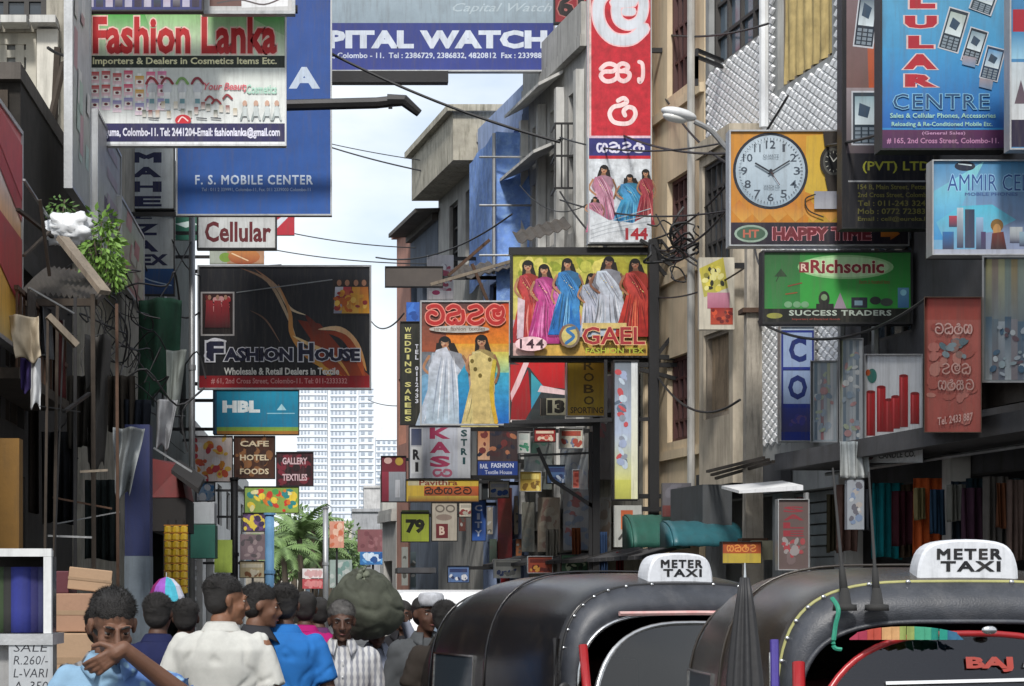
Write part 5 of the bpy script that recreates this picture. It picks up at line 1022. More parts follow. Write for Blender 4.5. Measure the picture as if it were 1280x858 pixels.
# ------------------------------------------------------------------ left side
e = building('low dark shop building nearest on the left with an open front', Lm, 11, 22.4, 5.0, 8, M('dark_gap_wall', (.035, .032, .03), .9, dirt=.6, var=.5), [(12, 19, .13, 2.9), (19.4, 22.2, .13, 2.9), (19.4, 20.6, 3.4, 4.6), (20.9, 22.1, 3.4, 4.6)], parapet=.1)  # near-black wall colour stands in for the dark space behind the clutter
for o in ((19.4, 20.6, 3.4, 4.6), (20.9, 22.1, 3.4, 4.6)): window(e, Lm, o, wood_old, pane_dark, 3, 2)
ml = lambda a, z, o=0: Vector((a, 22.5-o, z))
e = building('dark timber lean-to added to darken the corner below the cream window', ml, -9, -3.5, 7.2, 4.3, M('dark_backdrop_timber', (.022, .019, .016), .95, dirt=.5, var=.6, scale=4), [(-5.2, -4.2, 5.2, 6.2)], parapet=0, roofmat=corr_roof)  # added box, near black as a dark backdrop over the cream wall
for k in range(14): g = MB(); g.mbox(ml, -6.4+k*.2, 3.3, .01, -6.23+k*.2, 7.1, .03+.02*(k % 3)); obj('board', g, wood_old, e)
mf = lambda a, z, o=0: Vector((a, 27-o, z))          # camera-facing side wall of the next building
ops = [(P(-20, 0, 27).x, P(45, 0, 27).x, P(0, 140, 27).z, P(0, 40, 27).z), (P(-20, 0, 27).x, P(58, 0, 27).x, P(0, 24, 27).z, P(0, -30, 27).z)]
e = building('old cream and grey building on the upper left with a dirty window', mf, -10, -3.42, 12.5, 8, M('old_cream_wall', (.33, .31, .26), .9, dirt=.75, var=.35, scale=2), ops, parapet=.5)
w = window(e, mf, ops[0], M('cream_frame', (.52, .50, .43), .8, dirt=.5), M('dusty_glass', (.16, .17, .165), .5, dirt=.7, var=.7, scale=5, streak=False), 3, 4, t=.14)
window(e, mf, ops[1], dark_frame, pane_dark, 3, 2, t=.08)
g = MB(); g.mbox(mf, -4.6, P(0, 152, 27).z-.1, .02, P(64, 0, 27).x, P(0, 146, 27).z, .35); obj('sill', g, M('cream_frame2', (.5, .48, .42), .8, dirt=.6), e)
g = MB(); g.mbox(mf, P(48, 0, 27).x, P(0, 145, 27).z, .02, P(74, 0, 27).x, P(0, 40, 27).z, .14); obj('pilaster', g, M('cream_frame3', (.58, .56, .5), .8, dirt=.4), e)
for k in range(3): g = MB(); g.mbox(mf, P(-30+k*36, 0, 27).x, P(0, 37, 27).z, .02, P(2+k*36, 0, 27).x, P(0, 28, 27).z, .35); obj('ledge_block', g, pale_plaster, e)
Lm2 = lambda a, z, o=0: Vector((XL-.02+o, a, z))
ops = [(28, 30, 5, 6.6), (31, 33, 5, 6.6), (28, 30, 8.2, 10), (31, 33, 8.2, 10), (35.8, 37.5, 5, 6.6), (39, 41, 5, 6.6), (43, 45, 5, 6.6), (36, 45, .13, 2.8), (27.5, 34, .13, 2.8)]
e = building('dark building behind the row of grey vertical signs on the left', Lm2, 35.1, 46, 9.6, 8, M('dim_green_wall', (.06, .075, .07), .9, dirt=.5, var=.4), [o for o in ops if o[0] > 35], parapet=.4)
for o in ops[4:7]: window(e, Lm2, o, dark_frame, pane_dark, 3, 2)
e = building('low pale shop building at the far left of the street', Lm, 46.2, 72, 5.0, 8, pale_plaster, [(47+i*4.2, 50+i*4.2, .13, 2.8) for i in range(6)]+[(47.5+i*4.2, 49.5+i*4.2, 3.5, 4.6) for i in range(6)], parapet=.3)
for i in range(6): window(e, Lm, (47.5+i*4.2, 49.5+i*4.2, 3.5, 4.6), dark_frame, pane_blue, 2, 1)
for i in range(0, 6, 2): shutter(e, Lm, (47+i*4.2, 50+i*4.2, .13, 2.8))
# blue and grey column
b = MB(); p, q = P(156, 700, 22), P(187, 520, 22); e = empty('shop_column', ((p.x+q.x)/2, 22, .13), 'square shop column painted navy above and light grey below', 'column')
g = MB(); g.box(p.x, 22, P(0, 695, 22).z, q.x, 22.35, 3.45); obj('navy_upper', g, navy_wall, e)
g = MB(); g.box(p.x-.004, 21.996, .13, q.x+.004, 22.354, P(0, 695, 22).z-.002); obj('grey_lower', g, M('grey_blue_paint', (.20, .24, .28), .85, dirt=.5, var=.35), e)
g = MB(); p = P(-40, 0, 17.2).x; g.box(p, 17.2, .13, P(24, 0, 17.2).x, 17.4, P(0, 548, 17.2).z); o = obj('orange_panel', g, M('orange_board', (.20, .10, .015), .7, dirt=.45, var=.3), None, label='tall dark orange panel behind the display case', cat='panel')
e = empty('balcony', Vector((-3.1, 20.6, 3.7)), 'sooty balcony with thin bars on the near left shops', 'balcony')
g = MB(); g.mbox(Lm, 18.9, 3.62, 0, 22.3, 3.72, .45); obj('slab', g, wood_old, e)
for k in range(16): g = MB(); a = 18.95+k*.22; g.bar(Lm(a, 3.72, .42), Lm(a, 4.45, .42), .022); obj('baluster', g, rust, e)
for z in (4.45, 4.1): g = MB(); g.bar(Lm(18.9, z, .42), Lm(22.3, z, .42), .04); obj('rail', g, rust, e)
for i, (a, z, w_, h_, c_, t) in enumerate(((19.3, 4.5, .5, .7, '4a4440', 'dusty brown'), (20.2, 4.5, .6, .5, '6a6c70', 'grey'), (21.2, 4.5, .5, .8, '5a2a2a', 'dull red'))):
    b = MB(); cc = lin(c_); b.grid(14, 8, lambda u, v: Lm(a+w_*u, z-h_*v, .46+.03*math.sin(u*13+i)*(.4+v)), lambda u, v: cc); obj('draped_cloth', b, CLOTHV, None, smooth=True, label=t+' cloth draped over the sooty balcony rail', cat='cloth', solid=.004)
# corrugated awnings
def awning(label, xa, xb, d, y_hi, y_lo, drop, mat, n=14, name='sheet_awning'):
    """ridged sheet sloping from the facade (far, high) down towards the street"""
    e = empty(name, P((xa+xb)/2, y_lo, d), label, 'awning')
    b = MB(); p0, p1 = P(xa, y_lo, d), P(xb, y_lo, d); zt = P(0, y_hi, d).z
    nn = n*4
    b.grid(nn, 4, lambda u, v: (p0.x+(p1.x-p0.x)*u, d+drop*v, p0.z+(zt-p0.z)*v+.02*math.cos(u*nn*math.pi/2)+.03*math.sin(v*3+u*4)))
    obj('sheet', b, mat, e, smooth=False, solid=.006)
    g = MB(); g.bar((p0.x, d, p0.z-.05), (p1.x, d, p1.z-.05), .07); g.bar((p0.x, d+drop, zt-.06), (p1.x, d+drop, zt-.06), .07); g.bar((p1.x, d, p0.z-.05), (p1.x, d+drop, zt-.06), .06); g.bar((p0.x, d, p0.z-.05), (p0.x, d+drop, zt-.06), .06); obj('beam', g, wood_old, e)
    return e
awning('brown weathered sheet awning under the white plastic bag on the left', 22, 118, 20.2, 290, 372, 2.2, corr_roof)
b = MB(); b.bar(P(78, 298, 20.3), P(131, 366, 19.9), .14, .05); obj('roof_plank', b, wood_pale, None, label='pale plank along the sloping edge of the brown awning', cat='plank')
for i, (a, c, d1, d2, w_, m_) in enumerate((((22, 262), (70, 300), 18.5, 21, .06, wood_old), ((30, 320), (62, 290), 18.6, 20, .05, wood_old), ((36, 360), (92, 392), 18.4, 18.8, .035, galv), ((60, 395), (96, 432), 18.5, 18.6, .12, wood_pale), ((50, 250), (62, 345), 19, 19.4, .05, wood_old),
        ((72, 380), (66, 870), 19, 19, .06, wood_old), ((94, 372), (94, 870), 19.4, 19.4, .05, dark_steel), ((50, 508), (100, 515), 18.4, 19, .02, cable_m), ((80, 515), (112, 492), 19, 20, .06, dark_steel), ((30, 225), (72, 290), 18.6, 22, .04, galv), ((72, 60), (64, 230), 25.5, 25.5, .16, wood_old), ((56, 180), (80, 78), 25.2, 25.4, .12, wood_old),
        ((60, 400), (54, 870), 18.5, 18.5, .05, wood_old), ((116, 368), (118, 870), 20, 20, .07, wood_old), ((60, 670), (115, 672), 19, 19, .04, galv), ((66, 622), (140, 636), 20, 20, .04, rust), ((100, 590), (135, 588), 19.4, 19.4, .05, wood_pale), ((80, 400), (62, 870), 18.9, 18.9, .03, dark_steel), ((146, 380), (148, 870), 20.5, 20.5, .05, rust), ((192, 560), (240, 590), 24, 24, .05, galv), ((70, 655), (150, 640), 21, 21, .03, galv))):
    b = MB(); b.bar(P(*a, d1), P(*c, d2), w_*.6, w_*.45)
    obj('loose_timber' if m_ in (wood_old, wood_pale) else 'metal_bar', b, m_, None, label='%s in the left jumble, %s' % ({'old_wood': 'old dark timber', 'pale_wood': 'pale timber', 'galvanised': 'grey steel bar', 'dark_steel': 'black steel bar', 'black_cable': 'black cable', 'white_plastic': 'white plastic pipe', 'rusty_steel': 'rusty bar'}[m_.name],
        ['highest of the props over the awning', 'crossed prop over the awning', 'below the awning edge', 'tilted down below the awning', 'upright crossing the awning', 'tall upright under the awning', 'tall upright beside a dark timber', 'strung across under the awning', 'slanting behind uprights', 'slanting near the orange banner', 'leaning beside the cream window', 'leaning to the right of the window sill', 'upright above the display case', 'upright above the boxes', 'level above the display case', 'slanting above the boxes', 'short and level near the tarpaulin', 'thin leaning upright near the orange panel', 'upright beside the navy column', 'over the red awning', 'long and low above the boxes'][i]), cat='timber' if 'wood' in m_.name else 'bar')
def blob(name, label, cat, c, rad, mat, amp=.25, seed=0, n=28, fr=4., squash=None, kind=None, thin=1.):
    b = MB(); b.ell((0, 0, 0), (1, 1, 1), n, n//2); vs = []
    for v in b.v:
        p = Vector(v); k = 1+amp*noise.fractal(p*fr*.4+Vector((seed*7.1, 0, 0)), 1, 2, 3)+amp*.35*noise.noise(p*fr*1.7+Vector((0, seed, 0)))
        vs.append((c[0]+p.x*rad[0]*k, c[1]+p.y*rad[1]*k, c[2]+p.z*rad[2]*k))
    b.v = vs; return obj(name, b, mat, None, smooth=True, label=label, cat=cat)
bag = blob('plastic_bag', 'crumpled white and blue plastic bag lying on top of the brown awning', 'plastic bag', P(86, 286, 20.8), (.24, .18, .15), plastic_white, .4, 3, 40, 5)
# leafy plant by the boards
def leaves(mb, c, rad, n, ls, seed, droop=.3):
    r = random.Random(seed)
    for i in range(n):
        v = Vector((r.gauss(0, 1), r.gauss(0, 1), r.gauss(0, 1))).normalized()*r.uniform(.2, 1)**.5
        p = Vector((c[0]+v.x*rad[0], c[1]+v.y*rad[1], c[2]+v.z*rad[2])); d = (v+Vector((r.uniform(-.6, .6), r.uniform(-.6, .6), r.uniform(-.9, .3)-droop))).normalized()
        s = d.cross(Vector((r.uniform(-1, 1), r.uniform(-1, 1), r.uniform(-1, 1)))).normalized(); l = ls*r.uniform(.6, 1.3)
        mb.add([p, p+d*l*.5+s*l*.22, p+d*l, p+d*l*.5-s*l*.22], [(0, 1, 2, 3)])
c = P(126, 306, 21.5); e = empty('plant', c-Vector((0, 0, .4)), 'bright green leafy plant growing over the awning edge beside the left boards', 'plant')
b = MB(); leaves(b, c, (.22, .3, .38), 520, .09, 3); leaves(b, c+Vector((.12, 0, -.25)), (.14, .2, .25), 260, .08, 4); obj('foliage', b, M('bright_leaf', (.16, .30, .05), .6, var=.5, dirt=.2, scale=9, streak=False), e, kind='stuff')
b = MB(); 
for k in range(5): b.tube([c+Vector((0, 0, -.45)), c+Vector((.05*k-.1, .02*k, -.1)), c+Vector((.1*k-.2, .03*k, .25))], .008, 4)
obj('stem', b, bark, e)
c = P(75, 262, 21.2); b = MB(); leaves(b, c, (.15, .2, .12), 90, .07, 5); e = empty('plant', c-Vector((0, 0, .2)), 'small sparse plant above the white plastic bag', 'plant'); obj('foliage', b, leafm, e, kind='stuff'); b = MB(); b.tube([c-Vector((0, 0, .25)), c+Vector((.05, 0, .1))], .008, 4); obj('stem', b, bark, e)
def tarp(label, px0, py0, px1, py1, d, mat, amp=.12, seed=1, name='tarpaulin', taper=.0, skew=0.):
    p, q = P(px0, py0, d), P(px1, py1, d); b = MB(); r = random.Random(seed); f1, f2 = r.uniform(5, 9), r.uniform(0, 6)
    b.grid(22, 22, lambda u, v: (p.x+(q.x-p.x)*(u*(1-taper*v)+skew*v), d+amp*math.sin(u*f1+v*2+f2)+amp*.8*noise.noise(Vector((u*4, v*2.5, seed))), p.z+(q.z-p.z)*v*(1+.08*math.sin(u*7+f2))))
    return obj(name, b, mat, None, smooth=True, label=label, cat='tarpaulin' if name == 'tarpaulin' else 'cloth', solid=.006)
tarp('grey tarpaulin folded like a sail over the boxes in front of the navy column', 142, 535, 180, 620, 21, tarp_grey, .12, 2, taper=.45)
tarp('pale tan ragged cloth hanging from the orange banner at the far left', 12, 395, 48, 450, 18.4, M('tan_cloth', (.42, .36, .27), .9, dirt=.3), .1, 3, 'ragged_cloth', .1, .25)
tarp('small white strip of cloth hanging below the ragged tan cloth', 38, 448, 50, 508, 18.5, plastic_white, .04, 4, 'cloth_strip')
tarp('dark purple cloth strip beside the white one', 26, 448, 38, 490, 18.6, M('purple_cloth', (.05, .03, .16), .9), .04, 5, 'cloth_strip')
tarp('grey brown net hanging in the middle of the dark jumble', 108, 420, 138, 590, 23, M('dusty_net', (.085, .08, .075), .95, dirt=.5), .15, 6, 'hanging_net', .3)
tarp('dark green net hanging below the blue grey vertical sign', 172, 374, 226, 500, 31, M('green_net', (.03, .10, .06), .95, dirt=.5, var=.5), .2, 7, 'hanging_net', .1)
tarp('pale grey cloth wedge hanging beside the aluminium pole', 208, 438, 234, 520, 30, M('pale_cloth', (.30, .33, .31), .9, dirt=.4), .1, 8, 'hanging_cloth', .5)
tarp('white folded banner strip hanging left of the aluminium pole', 196, 500, 222, 560, 28, M('pale_cloth2', (.35, .36, .38), .9, dirt=.4), .1, 9, 'hanging_cloth', .4)
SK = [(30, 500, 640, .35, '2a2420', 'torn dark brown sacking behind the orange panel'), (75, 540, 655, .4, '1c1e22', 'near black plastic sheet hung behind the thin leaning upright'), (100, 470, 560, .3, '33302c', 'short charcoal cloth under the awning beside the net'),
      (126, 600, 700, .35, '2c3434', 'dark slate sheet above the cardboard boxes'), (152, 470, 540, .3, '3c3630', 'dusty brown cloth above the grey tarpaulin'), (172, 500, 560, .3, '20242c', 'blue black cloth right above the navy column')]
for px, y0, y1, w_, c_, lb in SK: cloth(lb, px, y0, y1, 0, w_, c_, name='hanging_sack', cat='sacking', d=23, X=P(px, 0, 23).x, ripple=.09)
# red awning box, black canopy, yellow packets etc.
e = empty('shop_awning', P(212, 630, 27), 'red box awning with a dark valance left of the aluminium pole', 'awning')
p, q = P(188, 622, 27), P(232, 572, 27); g = MB(); g.hexa([(p.x, 27, p.z), (q.x, 27, p.z-.0), (q.x, 28.5, p.z), (p.x, 28.5, p.z), (p.x, 27.2, q.z), (q.x-.1, 27.3, q.z-.1), (q.x-.1, 28.5, q.z), (p.x, 28.5, q.z)]); obj('red_hood', g, M('red_canvas', (.13, .012, .012), .7, dirt=.4), e)
p, q = P(186, 664, 26.9), P(232, 623, 26.9); g = MB(); g.box(p.x, 26.9, p.z, q.x, 28.4, q.z); obj('valance', g, black_void, e)
b = MB(); p = P(214, 592, 26.6); q = P(248, 606, 26.6); b.hexa([(p.x, 26.6, p.z), (q.x, 26.6, q.z-.12), (q.x, 27.8, q.z+.1), (p.x, 27.8, p.z+.2), (p.x, 26.6, p.z+.05), (q.x, 26.6, q.z-.05), (q.x, 27.8, q.z+.16), (p.x, 27.8, p.z+.26)]); obj('black_canopy', b, black_void, None, label='thin black canopy flap pointing down beside the red awning', cat='canopy')
e0 = None
for i in range(3):
    for k in range(9):
        p = P(210+i*10, 662+k*9.5, 25)
        if e0 is None:
            e0 = empty('snack_packet', p, 'small yellow packet in the hanging strings left of the green box', 'packet', 'yellow packets hanging in strings')
            b = MB(); b.loft([[(p.x+math.cos(a)*.045*s_, 25+math.sin(a)*.02*s_, p.z+z) for a in [j*math.pi/4 for j in range(8)]] for z, s_ in ((-.045, .3), (-.03, 1), (.03, 1), (.045, .3))]); obj('packet', b, M('yellow_foil', (.62, .40, .03), .3, var=.4, dirt=.3), e0)
            b = MB(); b.box(p.x-.05, 24.99, p.z+.043, p.x+.05, 25.01, p.z+.055); obj('seal', b, M('orange_foil', (.5, .2, .02), .4), e0)
        else: c_ = copy_tree(e0); c_.location = p
b = MB(); 
for i in range(3): b.tube([P(210+i*10, 650, 25.02), P(210+i*10, 745, 25.02)], .006, 4)
obj('packet_strings', b, cable_m, None, label='strings carrying the yellow packets', cat='strings')
def crate(label, x0, y0, x1, y1, d, mat, dep=.5, rot=0., name='cardboard_box', cat='box', tape=True, tilt=0.):
    p, q = P(x0, y1, d), P(x1, y0, d); w_, h = q.x-p.x, q.z-p.z; cx = (p.x+q.x)/2
    e = empty(name, (0, 0, 0), label, cat)
    g = MB(); g.box(-w_/2, 0, 0, w_/2, dep, h); obj('box_body', g, mat, e, bevel=.006)
    if tape: g = MB(); g.box(-w_/2-.002, -.003, h*.44, w_/2+.002, dep+.003, h*.56); obj('tape', g, M('parcel_tape', (.30, .20, .12), .35), e)
    e.location = (cx, d, p.z); e.rotation_euler = (0, tilt, rot); return e
crate('tilted cardboard box on top of the pile beside the display case', 84, 711, 138, 739, 12.6, card, .4, .12, tilt=R(6))
crate('larger reddish cardboard box under the tilted one', 68, 742, 116, 790, 12.4, M('red_cardboard', (.34, .20, .13), .85, dirt=.3, streak=False), .45, -.08)
crate('small dark maroon box behind the tilted cardboard box', 66, 714, 86, 742, 12.9, M('maroon_card', (.10, .02, .03), .7), .4, 0, tape=False)
crate('big brown carton at the bottom of the box pile', 62, 792, 125, 860, 12.3, card, .5, 0)
b = MB(); b.box(P(55, 0, 12.2).x, 12.1, .13, P(150, 0, 12.2).x, 13.2, P(0, 862, 12.3).z-.004); obj('plinth', b, wood_old, None, label='low wooden plinth under the cardboard boxes', cat='plinth')
crate('dark green bin like box hanging left of the far pole', 238, 656, 269, 698, 30, tarp_green, .6, 0, 'green_box', tape=False)
crate('pale white carton under the grey blue cloth near the far pole', 240, 628, 268, 655, 30.5, M('white_card', (.5, .52, .55), .7, dirt=.3), .6, 0, tape=False)
b = MB(); p = P(286, 705, 32); b.box(P(268, 0, 32).x, 32, P(0, 716, 32).z, P(290, 0, 32).x, 32.2, P(0, 675, 32).z); obj('lime_panel', b, M('lime_paint', (.30, .40, .06), .6, dirt=.3), None, label='lime green panel at the foot of the far pole', cat='panel')
# colourful umbrella
e = empty('parasol', P(210, 760, 19), 'small striped umbrella in purple, blue and white behind the crowd', 'umbrella')
c = P(208, 724, 19); cols = ['c8d0dc', '7a3a9c', '3a9ac8', 'd8dce8', '8a2a6a', '9a5ac0', '4ab0c8', 'c8ccdc']
for k in range(8):
    g = MB(); a0_, a1_ = k*math.pi/4, (k+1)*math.pi/4; g.col = lin(cols[k]); rr = .175
    g.loft([[(c.x+math.cos(a)*rr*math.sin(t), c.y+math.sin(a)*rr*math.sin(t), c.z-.25+.27*math.cos(t)) for a in (a0_, (a0_+a1_)/2, a1_)] for t in (.02, .4, .8, 1.2, 1.4)], closed=False); obj('cloth_panel', g, CLOTHV, e)
g = MB(); g.tube([(c.x, c.y, c.z-.9), (c.x, c.y, c.z+.06)], .008); obj('shaft', g, chrome, e)
# aluminium pole and far poles
for px, d, y0, r_, lab, m_ in ((240, 33, 190, .05, 'tall grey steel pole standing at the left edge of the Fashion House sign', galv), (293, 44, 600, .08, 'dark post below the brown sign on the left', dark_steel), (407, 60, 636, .08, 'pale far post beside the palm tree', galv), (337, 50, 644, .11, 'blue painted post before the palm tree', M('sky_blue_paint', (.14, .32, .55), .7)), (206, 35, 266, .03, 'thin pale pipe behind the blue grey sign', galv)):
    p = P(px, y0, d); e = empty('post', (p.x, d, 0), lab, 'pole'); b = MB(); b.tube([(p.x, d, .02), (p.x, d, p.z)], r_, 10); obj('shaft', b, m_, e, smooth=True); b = MB(); b.tube([(p.x, d, p.z), (p.x, d, p.z+.05)], r_*1.3, 10); obj('cap', b, m_, e); b = MB(); b.tube([(p.x, d, p.z*.6), (p.x, d, p.z*.6+.08)], r_*1.25, 10); obj('clamp', b, m_, e)
# display case bottom left
d = 9.2; e = empty('display_case', (P(30, 0, d).x, d, .13), 'white framed glass display case holding blue cloth rolls at the bottom left', 'display case')
X0, X1 = P(-60, 0, d).x, P(65, 0, d).x; zt, zb = P(0, 686, d).z, P(0, 792, d).z
for q in ((X0, zt-.035, X1, zt), (X1-.035, zb, X1, zt-.036)): g = MB(); g.box(q[0], d-.02, q[1], q[2], d+.02, q[3]); obj('frame_bar', g, white_frame, e)
g = MB(); g.box(X0, d, zt-.03, X1-.036, d+.3, zt-.002); obj('top', g, white_frame, e)
g = MB(); g.box(X0, d-.05, zb-.05, X1+.01, d+.32, zb-.002); obj('counter', g, alu, e)
g = MB(); g.box(X0, d+.26, zb, X1-.036, d+.3, zt-.031); obj('back', g, black_void, e)
g = MB(); g.box(X0, d+.02, .2, X1-.02, d+.3, zb-.052); obj('cabinet', g, M('case_panel', (.30, .30, .30), .6, dirt=.4), e)
g = MB(); g.box(X1-.02, d+.022, zb, X1-.015, d+.25, zt-.032); obj('side_glass', g, pane_dark, e)
for i, (px, w_, m_) in enumerate(((4, .05, 'dark green'), (16, .05, 'black'), (32, .065, 'bright navy'), (46, .05, 'deep navy'), (57, .045, 'dull navy'))):
    col = {'dark green': (.03, .06, .02), 'black': (.02, .02, .02), 'bright navy': (.02, .03, .22), 'deep navy': (.02, .02, .13), 'dull navy': (.03, .035, .12)}[m_]
    p = P(px-4, 0, d+.12); b = MB(); b.loft([[(p.x+math.cos(a)*w_*(1+.05*math.sin(a*5)), d+.13+math.sin(a)*w_, z) for a in [j*math.pi/8 for j in range(16)]] for z in (zb+.002, zb+.1, zt-.12, zt-.08)]); obj('cloth_roll', b, M(m_.replace(' ', '_')+'_roll', col, .8, var=.3), None, smooth=True, label='%s cloth roll standing in the display case' % m_, cat='cloth roll')
s = Sign('handwritten_sign', 'white handwritten notice on the front of the display case', 11, 799, 66, 880, 9.16, depth=.01, face='a8acb0', frame=None, cat='notice')
s.x1 = 66
for k, t in enumerate(('SALE', 'R.260/-', 'L-VARI', 'A. 350')): s.text(t, 17, 804+k*16, 60, 815+k*16, '2a2c34', -.005, shear=.15)
s.done()
s = Sign('small_sign', 'strip of green and yellow plastic above the display rolls', 0, 700, 22, 712, 9.6, face='7a9a2a', frame=None); s.done()
# ------------------------------------------------------------------ far end of the street
def mp_x(d): return lambda a, z, o=0: Vector((a, d-o, z))
FAR = [(300, 410, 705, 150, 'long pale low wall building closing the street on the left', (.60, .57, .50)), (440, 500, 640, 120, 'grey far building behind the porter', (.36, .37, .39)), (412, 446, 655, 130, 'cream far building beside the far post', (.55, .52, .44)), (250, 330, 655, 110, 'beige far building beyond the purple sign', (.33, .30, .25)), (455, 478, 610, 160, 'slim pale far building left of the red and white sign', (.5, .5, .5)), (478, 560, 590, 95, 'brown grey far building behind the lime 79 sign', (.38, .37, .34)), (-60, 250, 560, 100, 'dark far building behind the left shops', (.12, .12, .12)), (540, 900, 560, 100, 'grey far building behind the right shops', (.2, .2, .2))]
for i, (x0, x1, y, d, lab, c_) in enumerate(FAR):
    X0, X1 = P(x0, 0, d).x, P(x1, 0, d).x; zt = P(0, y, d).z; m = mp_x(d); n = max(2, int((X1-X0)/1.6)); fl = max(1, int((zt-.4)/2.4))
    ops = []
    for k in range(n):
        for f_ in range(fl): a = X0+(X1-X0)*(k+.22)/n; ops.append((a, a+(X1-X0)/n*.56, .7+f_*2.4, min(zt-.3, 2.0+f_*2.4)))
    e = building(lab, m, X0, X1, zt, 6, M('far_wall_%d' % i, c_, .9, dirt=.4), ops, parapet=0)
    for o in ops[:60]: window(e, m, o, dark_frame, pane_blue, 1, 1, t=.08)
for x0, y0, x1, y1, d, c_, cols, lab in ((412, 652, 430, 685, 58, 'd0907a', ['c86a4a', 'e0b8a0'], 'small peach sign beside the far post'), (447, 662, 486, 690, 70, '7a4a4e', ['8a5a5e', '6a3a40'], 'dusky red far sign behind the porter'), (450, 690, 482, 706, 66, '2a6aa8', ['5a9ad0', '1a4a8a', 'c0d0e0'], 'bright blue far sign above the sack'),
        (378, 711, 404, 723, 62, 'd8d4d4', ['c8a0a0'], 'white far sign with faint writing near the palm tree'), (378, 724, 404, 736, 61.8, 'b84a50', ['d08080'], 'red far sign under the white one near the palm tree'), (300, 668, 332, 700, 56, '6a5a60', ['8a7a7c', '4a4448'], 'dull far board below the purple sign'), (484, 690, 500, 740, 50, '2a3048', ['5a5a78', '3a3a50'], 'dark blue far banner above the white van'), (412, 700, 440, 735, 64, '8a9a94', ['a8b0ac', '6a8a84'], 'pale green far board left of the sack')):
    s = Sign('far_sign', lab, x0, y0, x1, y1, d, face=c_, frame=None); s.smear(x0, y0, x1, y1, cols, 14, 3.5, x0); s.done(); 
    b = MB(); p = P((x0+x1)/2, y1, d+.2); b.bar((p.x, d+.13, .02), (p.x, d+.13, p.z+.05), .06); obj('post', b, dark_steel, s.e)
# high-rise tower
def tower(label, x0, x1, y, d, nx, mat, dep=30):
    X0, X1, zt = P(x0, 0, d).x, P(x1, 0, d).x, P(0, y, d).z; fl = int(zt/3.0); e = empty('tower_block', ((X0+X1)/2, d, 0), label, 'tower')
    b = MB(); b.box(X0, d, 0, X1, d+dep, zt); obj('wall', b, mat, e)
    b = MB(); w_ = (X1-X0)/nx
    for i in range(nx):
        if nx > 6 and i % 5 == 4: continue
        for f_ in range(fl):
            q_ = noise.noise(Vector((i*3.1+x0, f_*1.7, d)))*.14; b.box(X0+w_*(i+.24+max(0, q_)), d-.25, f_*3+.9+abs(q_)*2, X0+w_*(i+.76+min(0, q_)), d-.05, f_*3+2.2)
    ws = obj('window', b, M('hazed_window_glass', (.36, .42, .50), .4, dirt=0), e); ws['kind'] = 'stuff'  # panes kept pale blue-grey: distance haze is in their colour
    b = MB()
    for f_ in range(0, fl, 1): b.box(X0-.2, d-.45, f_*3+2.65, X1+.2, d-.02, f_*3+2.9)
    o = obj('floor_slab', b, mat, e); o['kind'] = 'stuff'
    b = MB(); b.box(X0+(X1-X0)*.3, d+4, zt, X0+(X1-X0)*.6, d+14, zt+5); obj('roof_plant_room', b, mat, e); return e
tm_ = M('tower_haze_white', (.66, .71, .78), .8, dirt=.1, var=.06, scale=.05)  # white walls tinted blue-grey, haze painted into the colour
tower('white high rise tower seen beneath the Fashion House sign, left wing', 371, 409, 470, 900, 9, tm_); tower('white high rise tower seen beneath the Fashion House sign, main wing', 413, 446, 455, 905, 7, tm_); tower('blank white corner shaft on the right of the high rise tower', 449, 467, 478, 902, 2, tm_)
tower('pale slim high rise standing alone right of the white tower', 470, 496, 545, 1000, 4, M('tower_haze_pale', (.68, .73, .80), .8, dirt=.05, var=.05, scale=.05))  # same painted haze in the wall colour
# palms and trees
def palm(label, px, base_y, top_y, d, n=13, fl=1.0, seed=1):
    r = random.Random(seed); p = P(px, base_y, d); t = P(px+2, top_y, d); e = empty('palm_tree', (p.x, d, 0), label, 'palm tree')
    b = MB(); b.tube([(p.x, d, 0), (p.x+.2, d, t.z*.5), (t.x, d, t.z)], [.22, .17, .13], 8); obj('trunk', b, bark, e, smooth=True)
    for k in range(n):
        a = 2*math.pi*k/n+r.uniform(-.2, .2); el = r.uniform(-.1, 1.1); Lf = 3.0*fl*r.uniform(.8, 1.15); pts = []; pos = Vector(t); dr = Vector((math.cos(a)*math.cos(el), math.sin(a)*math.cos(el), math.sin(el)))
        for q in range(9): pts.append(pos.copy()); pos = pos+dr*Lf/8; dr = (dr+Vector((0, 0, -.17))).normalized()
        f = MB(); f.tube(pts, [.04*(1-i_/10) for i_ in range(9)], 4)
        for q in range(1, 9):
            for sd in (-1, 1):
                for h_ in (0, .5):
                    q0 = pts[q-1].lerp(pts[q], h_); dd_ = (pts[q]-pts[q-1]).normalized(); sdv = dd_.cross(Vector((0, 0, 1))).normalized()*sd; tip = q0+(sdv*.8+dd_*.5+Vector((0, 0, -.45))).normalized()*.75*fl*(1-abs(q-4.5)/9)
                    f.add([q0, q0+dd_*.14, tip, q0-dd_*.02+Vector((0, 0, -.03))], [(0, 1, 2, 3)])
        obj('frond', f, palmleaf, e)
    return e
palm('broad palm tree with arching fronds at the end of the street', 372, 735, 672, 100, 16, .8, 2); palm('shorter palm tree tucked behind the first palm at the street end', 398, 735, 692, 104, 13, .7, 5)
